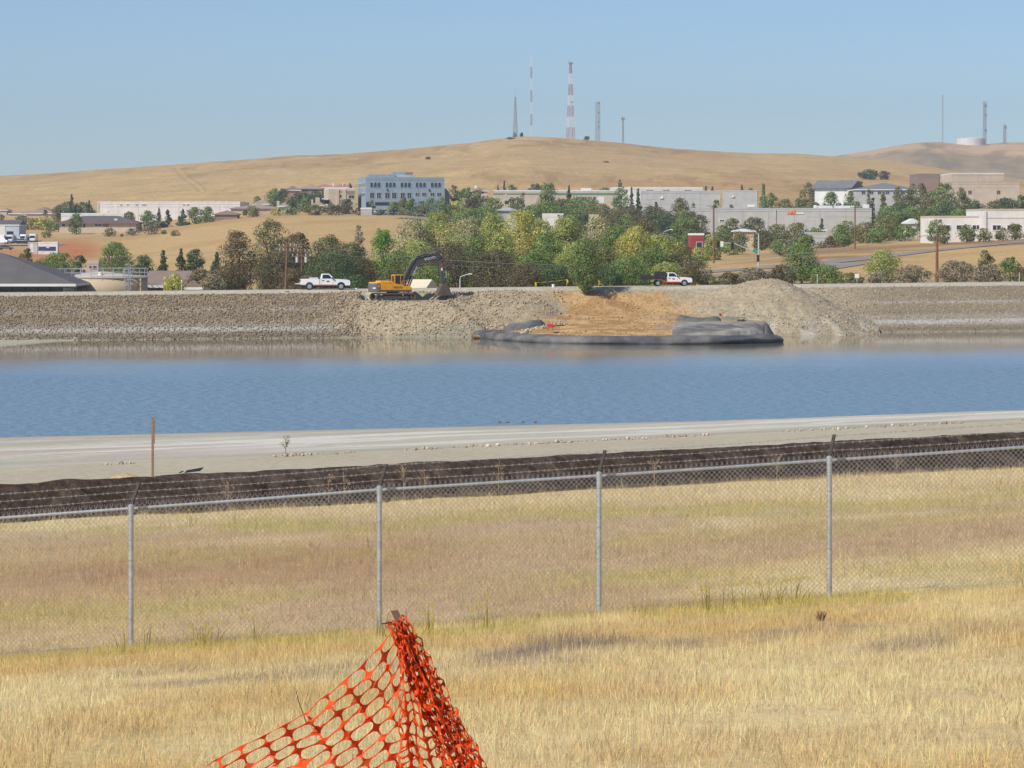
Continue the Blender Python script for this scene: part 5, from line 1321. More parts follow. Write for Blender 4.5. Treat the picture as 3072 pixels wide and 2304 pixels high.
    if trunk:
        rt = max(0.05, 0.030 * H) if shape != 'bush' else 0.03 * H + 0.02
        mb = MB(); lean = r.uniform(-0.05, 0.05) * H
        mb.tube([(0, 0, -0.2), (lean * .3, 0, H * .3), (lean, 0, H * (0.66 if shape != 'cone' else 0.93))], [rt, rt * .75, rt * .18], 7)
        for q in range(5 if shape != 'cone' else 0):
            j = r.integers(nb); b0 = Vector((lean * .3, 0, H * r.uniform(.15, .4))); e = Vector(bc[j])
            mb.tube([b0, b0.lerp(e, .5) + Vector((0, 0, .06 * H)), e], [rt * .5, rt * .32, rt * .08], 5)
        mb.build('trunk', M_BARK, t)
    return t

G1 = 'trees behind the far bank'
for a in (
 ('brown-olive tree at the left end of the big tree clump', 712, 685, 118, 432, 'oak'),
 ('tallest olive tree of the clump behind the utility poles', 815, 650, 150, 442, 'oakg'),
 ('brown-olive tree just right of the tallest clump tree', 893, 692, 100, 438, 'oak'),
 ('rounded olive tree between the pole clump and the green tree', 985, 700, 135, 436, 'oakg'),
 ('dark shady tree behind the taller utility pole', 850, 745, 170, 416, 'darkoak'),
 ('broad dark green tree right behind the white pickup', 1005, 750, 210, 410, 'dark'),
 ('brownish tree left of the digger cab', 1085, 768, 120, 414, 'oak'),
 ('bright green rounded tree left above the digger', 1147, 682, 92, 444, 'bright'),
 ('pale grey-green wispy tree below the blue office block', 1240, 645, 125, 462, 'pale'),
 ('tall yellow-green cottonwood below the blue office block corner', 1315, 628, 135, 466, 'cotton'),
 ('yellow-green cottonwood directly above the digger boom', 1250, 715, 140, 432, 'cotton'),
 ('pale cottonwood left of the brightest yellow cottonwood', 1400, 645, 125, 458, 'pale'),
 ('leafy cottonwood behind the pale one in the tree belt', 1475, 632, 110, 470, 'cotton'),
 ('brightest yellow-green cottonwood in the middle of the tree belt', 1560, 622, 150, 446, 'yellow'),
 ('dark brown-leaved tree above the digger stick', 1345, 722, 190, 420, 'darkoak'),
 ('dark brown-leaved tree above the street lamp', 1480, 742, 175, 416, 'darkoak'),
 ('low green tree behind the beige shed', 1290, 792, 130, 404, 'green'),
 ('dark low tree right of the street lamp', 1575, 785, 170, 408, 'darkoak'),
 ('mid-green tree below the brightest yellow cottonwood', 1640, 695, 115, 432, 'green'),
 ('tall cottonwood left behind the bank-top tree', 1700, 640, 125, 446, 'cotton'),
 ('pale cottonwood behind the bank-top tree', 1795, 642, 125, 452, 'pale'),
 ('dark low tree beside the white bucket', 1672, 790, 110, 406, 'dark'),
 ('green cottonwood right behind the bank-top tree', 1845, 668, 110, 434, 'green'),
 ('yellowish cottonwood left above the dark-bed truck', 1905, 672, 125, 428, 'yellow'),
 ('broad cottonwood right above the dark-bed truck', 1980, 695, 140, 432, 'cotton'),
 ('green tree directly behind the dark truck bed', 1880, 765, 150, 408, 'green'),
 ('olive tree in front of the small red building', 2045, 725, 100, 444, 'olive'),
 ('low yellow-green tree behind the white truck cab', 2005, 782, 130, 414, 'cotton'),
 ('brown scrubby tree at the right end of the tree belt', 2085, 775, 85, 420, 'oak'),
 ('mid-green tree filling behind the digger boom tip', 1195, 745, 110, 424, 'green'), ('pale olive tree low between the bright green tree and the boom', 1180, 800, 120, 402, 'oakg'),
 ('yellow-green tree below the grey flat roof', 1505, 690, 110, 434, 'cotton'), ('green tree below the leafy cottonwood', 1430, 700, 110, 438, 'green'),
 ('leafy tree right of the brightest yellow cottonwood', 1625, 650, 100, 462, 'cotton'), ('low green tree left of the white bucket', 1615, 740, 120, 420, 'green'),
 ('olive tree just left behind the bank-top tree', 1715, 720, 110, 424, 'cotton'), ('olive tree just right behind the bank-top tree', 1810, 735, 110, 420, 'olive'),
 ('dark tree low right of the bank-top tree', 1830, 800, 100, 404, 'dark'), ('green tree between the dark truck bed and the red building', 2010, 745, 120, 426, 'olive'),
 ('yellow-green tree hiding half of the red building', 2100, 738, 70, 560, 'cotton'), ('olive tree above the white truck cab', 1950, 735, 130, 422, 'green'),
 ('grey-brown tree low behind the white truck cab', 2060, 800, 90, 410, 'oak'), ('brown tree low behind the pickup tailgate', 880, 800, 110, 402, 'oak'),
 ('dark green tree filling left of the bright green tree', 1050, 720, 110, 432, 'oakg'), ('olive tree above the beige shed', 1255, 770, 110, 416, 'olive')):
    tree(*a, group=G1)
x_, y_, z_ = on_road(1757, -1.5)
tree('leafy green tree rooted on the bank top above the soil cut', 1757, 705, 115, y_, 'green', 'drop', group=G1)
G2 = 'low growth along the far bank'
for a in (
 ('brown bush at the left end of the bank-top scrub', 600, 802, 100, 404, 'oak'), ('brown bush left of the taller utility pole', 680, 790, 125, 402, 'oak'),
 ('reddish-brown bush beside the brown-roofed building', 640, 815, 80, 398, 'brush'),
 ('brown bush low behind the second utility pole', 930, 820, 130, 398, 'darkoak'), ('green bush between the pickup and the digger', 1075, 820, 90, 400, 'dark'),
 ('dry brush right of the dark-bed truck', 2130, 826, 80, 424, 'olive'), ('dry grey brush behind the gravel mound', 2255, 800, 130, 432, 'brush'),
 ('dry brush with green leaves left of the mound top', 2190, 815, 80, 428, 'oak'), ('dark brush right of the gravel mound', 2345, 792, 90, 430, 'oak'),
 ('green shrub left of the white marker box', 2480, 790, 110, 434, 'green'), ('low green shrub in front of the white marker box', 2550, 815, 90, 430, 'olive'),
 ('grey-brown brush below the round roadside tree', 2640, 808, 100, 430, 'brush'), ('grey-brown brush left of the reddish pole', 2735, 792, 110, 434, 'brush'),
 ('grey-brown brush right of the reddish pole', 2870, 780, 130, 438, 'brush'), ('tangled dry brush near the right edge', 2965, 790, 110, 436, 'brush'),
 ('dry brush at the very right edge of the bank', 3080, 800, 90, 438, 'oak')):
    tree(*a, shape='bush', group=G2, dens=1.2)
for a in (
 ('green tree right of the gravel mound', 2405, 722, 120, 446, 'green'), ('round pale-green roadside tree left of the reddish pole', 2650, 742, 105, 446, 'cotton'),
 ('slim olive tree right of the reddish pole', 2955, 748, 50, 475, 'olive'), ('dark green shrub tree near the right edge', 3030, 768, 65, 446, 'green'),
 ('small pale-green tree in front of the brown-roofed building', 523, 818, 80, 392, 'yellow')):
    tree(*a, group='trees near the far bank', low=0.06)
G3 = 'trees behind the tan tank'
for a in (
 ('small dark tree just above the grey hip roof', 80, 742, 42, 560, 'oakg', 'col'), ('broad round green tree above the tank railing', 175, 752, 125, 520, 'green', 'round'),
 ('slim green tree right of the broad round green tree', 236, 762, 42, 525, 'oakg', 'col'), ('low olive tree left of the broad round green tree', 112, 778, 50, 500, 'olive', 'round'),
 ('tall leafy green tree behind the tank ladder', 345, 720, 105, 486, 'green', 'round'), ('low dark tree right of the tall leafy one', 432, 762, 75, 500, 'dark', 'round'),
 ('pointed green conifer left of the brown roof ridge', 490, 748, 52, 500, 'conifer', 'cone'), ('tall pointed dark conifer above the brown roof', 543, 738, 46, 505, 'conifer', 'cone'),
 ('rounded dark tree at the right end of the brown roof', 585, 742, 62, 505, 'dark', 'col'), ('small dark conifer beside the big tree clump', 650, 750, 50, 490, 'conifer', 'cone')):
    tree(*a, group=G3)
G4 = 'bushes on the dry field'
for a in (
 ('round olive bush on the dry field by the red earth', 330, 682, 46, 1005, 'olive'), ('pale spreading bush on the dry field', 400, 684, 56, 1005, 'grey'),
 ('tallest pale bush on the dry field', 455, 658, 52, 1000, 'grey'), ('small olive bush on the right of the dry field bushes', 527, 690, 32, 965, 'olive'),
 ('tiny dark bush between the dry field bushes', 492, 690, 18, 990, 'olive'), ('tiny bush under the round olive bush', 366, 702, 10, 1000, 'olive'),
 ('thin dead tree on the dry field left of the bright tree', 1075, 672, 36, 640, 'brush')):
    tree(*a, shape='bush', group=G4, dens=0.8)
G5 = 'trees among the far left buildings'
for a in (
 ('tallest dark conifer beside the long white building', 215, 576, 26, 1210, 'conifer', 'cone'), ('dark tree below the tallest conifer', 203, 602, 62, 1190, 'dark', 'round'),
 ('dark tree right of the tallest conifer', 250, 603, 62, 1195, 'dark', 'round'), ('small pointed tree at the white building corner', 267, 596, 20, 1190, 'conifer', 'cone'),
 ('small olive tree left of the tallest conifer', 172, 618, 34, 1190, 'olive', 'round'), ('green tree standing before the grey-roofed house', 229, 638, 40, 1030, 'green', 'round'),
 ('yellow-olive hedge tree behind the white garage', 85, 652, 66, 1080, 'olive', 'round'), ('second hedge tree behind the white trucks', 130, 650, 62, 1080, 'yellow', 'round'),
 ('dark green hedge tree nearest the grey-roofed house', 165, 660, 58, 1060, 'green', 'round'), ('reddish slim tree behind the hedge', 137, 628, 16, 1130, 'darkoak', 'col'),
 ('dark shrub tree behind the garage roof', 62, 642, 40, 1100, 'olive', 'round'), ('olive shrub at the left frame edge behind the garage', 0, 642, 30, 1110, 'olive', 'round'),
 ('small shrub at the top of the red earth slope', 142, 688, 26, 1000, 'olive', 'round'),
 ('small pale tree before the left part of the white building', 388, 632, 34, 1075, 'olive', 'round'), ('green tree first in the row before the white building', 443, 628, 40, 1060, 'green', 'round'),
 ('slim conifer second in the row before the white building', 477, 620, 30, 1065, 'conifer', 'cone'), ('slim conifer third in the row before the white building', 503, 625, 28, 1065, 'conifer', 'cone'),
 ('pointed conifer fourth in the row before the white building', 549, 622, 32, 1065, 'conifer', 'cone'), ('green tree fifth in the row before the white building', 585, 618, 40, 1065, 'green', 'round'),
 ('green tree sixth in the row before the white building', 622, 618, 46, 1065, 'green', 'round')):
    tree(*a, group=G5)
G6 = 'trees round the hillside houses'
for a in (
 ('round olive tree before the tan warehouse', 757, 616, 46, 1075, 'olive', 'round'), ('yellowish shrub at the right end of the tan warehouse', 828, 622, 34, 1070, 'yellow', 'round'),
 ('small green tree on the slope left of the houses', 772, 586, 22, 1330, 'green', 'round'), ('tall green tree left of the brick-gabled house', 822, 562, 40, 1290, 'green', 'round'),
 ('dark tree right beside the brick-gabled house', 850, 562, 34, 1280, 'dark', 'col'), ('dark shrubs below the dark-roofed house', 905, 575, 80, 1220, 'dark', 'round'),
 ('dark tree between the house and the cream building', 950, 572, 44, 1230, 'dark', 'round'), ('slim conifer below the hillside houses', 876, 590, 24, 1150, 'conifer', 'cone'),
 ('pointed green tree below the hillside houses', 915, 580, 34, 1140, 'green', 'cone'), ('green shrub row below the slim conifer', 870, 618, 60, 1080, 'green', 'round'),
 ('olive round shrub in the row below the houses', 945, 612, 52, 1075, 'olive', 'round'), ('grey-green shrub in front of the cream building', 1000, 612, 60, 1070, 'oakg', 'round'),
 ('leafy tree at the left corner of the blue office block', 1038, 594, 46, 1085, 'oakg', 'round'), ('small tree on the skyline left of the blue office block', 1050, 548, 16, 1350, 'dark', 'round'),
 ('low shrub left of the retaining wall', 1078, 622, 26, 1062, 'oakg', 'round'), ('small tree by the blue office entrance', 1116, 598, 14, 1075, 'green', 'round'),
 ('round tree nearest the parked white car', 1176, 604, 36, 1050, 'green', 'round'), ('second tree before the blue office windows', 1207, 590, 34, 1065, 'olive', 'round'),
 ('third tree before the blue office windows', 1233, 592, 34, 1060, 'green', 'round'), ('fourth tree before the blue office windows', 1262, 600, 26, 1060, 'olive', 'round'),
 ('fifth tree before the blue office windows', 1293, 590, 36, 1060, 'green', 'round'), ('sixth tree at the right end of the blue office block', 1325, 588, 34, 1060, 'green', 'round'),
 ('low shrub on the slope below the parked cars', 1140, 628, 28, 1040, 'oakg', 'round')):
    tree(*a, group=G6)
G7 = 'trees among the middle buildings'
for a in (
 ('grey-green tree right of the blue office block', 1364, 552, 34, 1150, 'oakg', 'col'), ('green tree left of the small pale house', 1398, 560, 40, 1140, 'green', 'round'),
 ('leafy tree before the small pale house', 1432, 566, 44, 1120, 'olive', 'round'), ('round green tree at the left end of the teal-banded building', 1478, 590, 56, 1050, 'green', 'round'),
 ('yellow-green shrubs by the ramp right of the office', 1370, 600, 50, 1060, 'yellow', 'round'), ('reddish shrub between ramp and teal-banded building', 1420, 590, 44, 1070, 'darkoak', 'round'),
 ('dense green tree above the pale cottonwood', 1400, 618, 90, 900, 'green', 'round'), ('dense green tree left of the grey flat roof', 1460, 612, 80, 900, 'green', 'round'),
 ('small dark conifer above the teal-banded roof', 1513, 537, 14, 1400, 'conifer', 'cone'), ('low tree right of that small dark conifer', 1535, 550, 40, 1400, 'green', 'round'),
 ('slim conifer at the left end of the teal-banded roof', 1494, 550, 10, 1400, 'conifer', 'cone'), ('dark skyline tree above the middle of the teal-banded roof', 1605, 548, 50, 1350, 'dark', 'round'),
 ('leafy tree breaking the teal-banded building front', 1645, 545, 56, 1120, 'green', 'round'), ('pointed dark conifer between the cream building sections', 1707, 548, 30, 1120, 'conifer', 'cone'),
 ('slim tree before the cream building window', 1567, 575, 16, 1080, 'grey', 'col'), ('dark shrub before the teal-banded building', 1545, 590, 50, 1060, 'oakg', 'round'),
 ('large dark green tree before the cream building', 1640, 598, 120, 950, 'green', 'round'), ('large green tree right of the dark one', 1745, 582, 120, 960, 'green', 'round'),
 ('brownish tree between the two large green ones', 1690, 590, 60, 980, 'oak', 'round'), ('tall green tree above the bank-top tree', 1650, 630, 60, 880, 'dark', 'col'),
 ('green tree before the left end of the white warehouse', 1865, 560, 50, 1120, 'green', 'round'), ('slim conifer before the white warehouse', 1895, 553, 22, 1130, 'conifer', 'cone'),
 ('pointed conifer beside the grey warehouse corner', 1915, 557, 26, 1125, 'conifer', 'cone'), ('spreading green shrub on the cream building corner', 1815, 558, 50, 1180, 'green', 'round'),
 ('grey-brown brush below the grey warehouse', 1880, 615, 120, 900, 'oak', 'round'), ('brown-olive trees below the grey warehouse middle', 1960, 612, 90, 905, 'oakg', 'round'),
 ('pointed tree before the grey warehouse wall', 1968, 598, 30, 1000, 'oakg', 'cone'), ('big olive tree right of the pointed one', 2045, 590, 60, 960, 'olive', 'round'),
 ('tall dark tree above the small red building', 2050, 625, 60, 800, 'green', 'round'), ('small round tree before the grey warehouse right half', 2080, 606, 22, 1020, 'green', 'round')):
    tree(*a, group=G7)
G8 = 'trees among the right-hand buildings'
for a in (
 ('small roof-level conifer left above the right warehouse', 2118, 556, 24, 1400, 'dark', 'cone'), ('second roof-level conifer above the right warehouse', 2137, 556, 24, 1400, 'dark', 'cone'),
 ('green tree between the two warehouse blocks', 2150, 596, 28, 1060, 'green', 'round'), ('small shrub before the right warehouse block', 2195, 610, 22, 1060, 'olive', 'round'),
 ('conifer behind the right warehouse roof', 2225, 548, 30, 1400, 'dark', 'cone'), ('low tree on the warehouse roofline', 2250, 562, 30, 1380, 'green', 'round'),
 ('pointed green tree at the right warehouse corner', 2290, 543, 34, 1180, 'green', 'cone'), ('broad green tree below the pointed corner tree', 2310, 575, 50, 1130, 'green', 'round'),
 ('hedge tree right of the warehouse corner', 2355, 592, 60, 1100, 'olive', 'round'), ('second hedge tree before the dark-roofed house', 2400, 592, 50, 1100, 'green', 'round'),
 ('olive tree before the long front warehouse', 2195, 650, 44, 860, 'olive', 'round'), ('brown-green trees before the long front warehouse', 2262, 648, 70, 850, 'oakg', 'round'),
 ('green tree right of the traffic signal', 2330, 668, 60, 800, 'olive', 'round'), ('dark tree behind the traffic signal pole', 2285, 690, 60, 760, 'oakg', 'round'),
 ('green tree left of the traffic signal arm', 2135, 700, 60, 720, 'cotton', 'round'), ('low green trees under the traffic signal arm', 2200, 720, 80, 700, 'green', 'round'),
 ('small reddish tree before the front warehouse logo', 2352, 668, 16, 870, 'oak', 'cone'),
 ('small conifer before the right part of the front warehouse', 2466, 650, 24, 860, 'conifer', 'cone'),
 ('round green tree left before the white office', 2545, 658, 60, 790, 'green', 'round'), ('leafy roadside tree before the white office hedge', 2600, 662, 70, 780, 'olive', 'round'),
 ('large roadside bush left of the white office', 2665, 650, 80, 790, 'olive', 'round'), ('roadside bush second left of the white office', 2715, 672, 60, 770, 'green', 'round'),
 ('olive tree at the left corner of the white office', 2770, 650, 50, 800, 'olive', 'round'), ('orange-brown shrub tree by the roadside buildings', 2490, 705, 60, 730, 'oak', 'cone'),
 ('green shrub before the flat grey roof', 2415, 700, 50, 730, 'green', 'round'),
 ('olive tree left of the dark-roofed house', 2430, 545, 50, 1250, 'olive', 'round'), ('green tree before the dark-roofed house', 2492, 572, 50, 1140, 'green', 'round'),
 ('green tree between the two dark roofs', 2548, 572, 36, 1140, 'green', 'round'), ('pointed olive tree first before the long slate roof', 2606, 560, 28, 1130, 'olive', 'cone'),
 ('pointed olive tree second before the long slate roof', 2650, 565, 28, 1130, 'olive', 'cone'), ('tall slim tree third before the long slate roof', 2694, 556, 30, 1130, 'olive', 'col'),
 ('tall slim tree fourth before the long slate roof', 2738, 546, 30, 1120, 'olive', 'col'), ('tall green tree before the brown block', 2762, 545, 36, 1110, 'olive', 'col'),
 ('tallest dark green tree left of the tan building', 2832, 545, 60, 1060, 'green', 'round'), ('green tree left below the tallest tan building tree', 2790, 570, 50, 1070, 'olive', 'round'),
 ('large green tree right behind the front warehouse', 2664, 612, 70, 960, 'green', 'round'), ('dark slim tree at the right end of the front warehouse', 2618, 590, 16, 1000, 'conifer', 'col'),
 ('dark tree behind the white office roof', 2700, 605, 60, 960, 'dark', 'round'), ('dark bush above the white office left wing', 2850, 600, 70, 930, 'dark', 'round'),
 ('green shrubs above the white office', 2900, 610, 60, 900, 'oakg', 'round'), ('dark bush below the tan building', 2925, 598, 60, 980, 'dark', 'round'),
 ('small olive tree before the tan building wall', 2886, 560, 30, 1060, 'olive', 'round'), ('dark tree at the right end below the tan building', 3020, 590, 80, 980, 'dark', 'round'),
 ('slim dark tree at the right edge of the frame', 3065, 585, 40, 970, 'dark', 'col'), ('green bush before the white office left window', 2833, 672, 34, 690, 'olive', 'round'),
 ('green bush before the white office middle window', 2900, 672, 50, 690, 'olive', 'round'), ('olive bush before the white office right window', 3045, 668, 40, 690, 'olive', 'round')):
    tree(*a, group=G8)
for a in (
 ('green tree left of the front warehouse upper corner', 2095, 640, 60, 900, 'oakg', 'round'), ('green tree below the front warehouse small window', 2165, 672, 50, 800, 'green', 'round'),
 ('olive tree before the cream shop', 2215, 690, 44, 780, 'olive', 'round'), ('green tree before the front warehouse logo wall', 2390, 665, 60, 820, 'olive', 'round'),
 ('leafy tree between the grey shops', 2450, 680, 54, 790, 'green', 'round'), ('green tree behind the roadside signal pole', 2345, 715, 70, 680, 'green', 'round'),
 ('low olive tree beside the plain tall pole', 2125, 742, 60, 640, 'green', 'round'), ('roadside bush right of the signal', 2380, 735, 80, 620, 'olive', 'round'),
 ('green hedge tree before the small grey building', 2525, 700, 60, 740, 'green', 'round'), ('hedge tree between the roadside bushes', 2630, 680, 60, 760, 'green', 'round'),
 ('tree behind the long slate roof left end', 2580, 540, 24, 1300, 'dark', 'round'), ('olive tree between slate roof and tan building', 2720, 580, 50, 1090, 'olive', 'round'),
 ('dark tree above the roadside bushes', 2740, 615, 60, 930, 'green', 'round'), ('green tree in the gap left of the white office', 2795, 615, 50, 930, 'green', 'round'),
 ('green tree above the white office taller wing', 2985, 600, 60, 960, 'oakg', 'round'), ('dark trees behind the front warehouse right roof', 2560, 598, 50, 1080, 'green', 'round'),
 ('tree behind the front warehouse middle roof', 2440, 600, 50, 1080, 'olive', 'round'),
 ('leafy tree hiding the left corner of the white office', 2812, 655, 46, 705, 'green', 'round'), ('tall green tree above the roadside bush left of the office', 2690, 628, 70, 860, 'green', 'round'),
 ('dark green tree left of the peaked white roof', 2712, 640, 50, 830, 'dark', 'round'), ('dark green tree behind the white office left wing', 2880, 622, 70, 800, 'green', 'round'),
 ('olive bush at the foot of the white office middle', 2952, 682, 40, 690, 'olive', 'round'), ('olive bush at the foot of the white office right wing', 3010, 680, 36, 690, 'olive', 'round'),
 ('roadside tree left of the warehouse pole', 2520, 672, 60, 770, 'green', 'round')):
    tree(*a, group=G8)
for a in (
 ('green tree in the gap below the teal-banded building', 1600, 610, 70, 940, 'green', 'round'), ('olive tree below the second teal-banded section', 1800, 605, 80, 930, 'olive', 'round'),
 ('dark tree at the foot of the grey warehouse', 2000, 625, 70, 880, 'dark', 'round'), ('green tree below the ramp', 1330, 605, 60, 980, 'green', 'round'),
 ('olive tree before the white walled building', 1700, 640, 80, 820, 'olive', 'round'), ('green tree left of the small white wall', 1750, 640, 60, 830, 'dark', 'round'),
 ('olive tree right of the small white wall', 1830, 635, 80, 820, 'oakg', 'round'), ('brown tree above the broad cottonwood', 1930, 650, 80, 780, 'oak', 'round'),
 ('green tree above the yellowish cottonwood', 1880, 635, 60, 800, 'green', 'round')):
    tree(*a, group=G7)
G9 = 'shrubs on the hills'
for a in (
 ('broad dark oak clump on the hill right of the towers', 2608, 506, 60, 1950, 'dark'), ('smaller dark oak beside the broad oak clump', 2650, 511, 34, 1960, 'darkoak'),
 ('dark shrub on the summit slope left of the towers', 1531, 412, 28, 2420, 'darkoak'), ('dark shrub on the ridge right of the striped tower', 1760, 408, 16, 2470, 'darkoak'),
 ('dark shrub on the hillside left of the summit', 1284, 470, 20, 2150, 'darkoak'), ('dark shrub on the hillside below the grey tower', 1818, 492, 18, 2050, 'darkoak'),
 ('low dark shrub beneath the first tower', 1543, 397, 10, 2490, 'darkoak'), ('low dark shrub between the first two towers', 1565, 398, 10, 2490, 'darkoak'),
 ('dark tree clump on the skyline above the cream building', 1860, 538, 14, 1700, 'dark')):
    tree(*a, shape='bush', group=G9, dens=1.6, trunk=False)
# ------------------------------------------------------------------ buildings
WCOL = {}
def wmat(n, c, **k):
    WCOL[n] = c
    return pmat(n, c, rough=k.pop('rough', .85), var=k.pop('var', .10), scale=k.pop('scale', .35), **k)
M_WALLW = wmat('white_wall', (0.74, 0.71, 0.66)); M_CREAM = wmat('cream_wall', (0.55, 0.46, 0.345)); M_TANW = wmat('tan_wall', (0.50, 0.40, 0.29))
M_BLUEW = wmat('blue_grey_wall', (0.27, 0.345, 0.405)); M_GREYW = wmat('pale_grey_wall', (0.47, 0.465, 0.44)); M_BEIGE = wmat('beige_wall', (0.60, 0.50, 0.34))
M_ROOFG = wmat('grey_shingle', (0.135, 0.125, 0.120), bump=.4, bscale=3); M_ROOFB = wmat('brown_shingle', (0.27, 0.20, 0.165), bump=.4, bscale=3)
M_ROOFT = wmat('terracotta_roof', (0.42, 0.21, 0.14), bump=.4, bscale=3); M_ROOFTAN = wmat('tan_roof', (0.36, 0.28, 0.22)); M_SLATE = wmat('slate_roof', (0.20, 0.215, 0.225))
M_TRIM = wmat('white_trim', (0.74, 0.74, 0.71)); M_TEAL = wmat('teal_band', (0.10, 0.23, 0.19)); M_REDW = wmat('red_wall', (0.30, 0.05, 0.05)); M_DBROWN = wmat('brown_wall', (0.28, 0.20, 0.165))
M_NAVY = wmat('navy_panel', (0.035, 0.055, 0.16)); M_HVAC = wmat('rooftop_unit', (0.42, 0.44, 0.45)); M_CONC = wmat('concrete', (0.45, 0.44, 0.41)); M_TEALG = wmat('dull_red_fascia', (0.30, 0.10, 0.09))
M_ORANGE = wmat('orange_logo', (0.75, 0.22, 0.05)); M_ASPH = wmat('asphalt', (0.29, 0.255, 0.22), bump=.3, bscale=2, scale=.1, var=.2)
M_WIN = glassmat('window_glass', (0.022, 0.026, 0.032), .12)

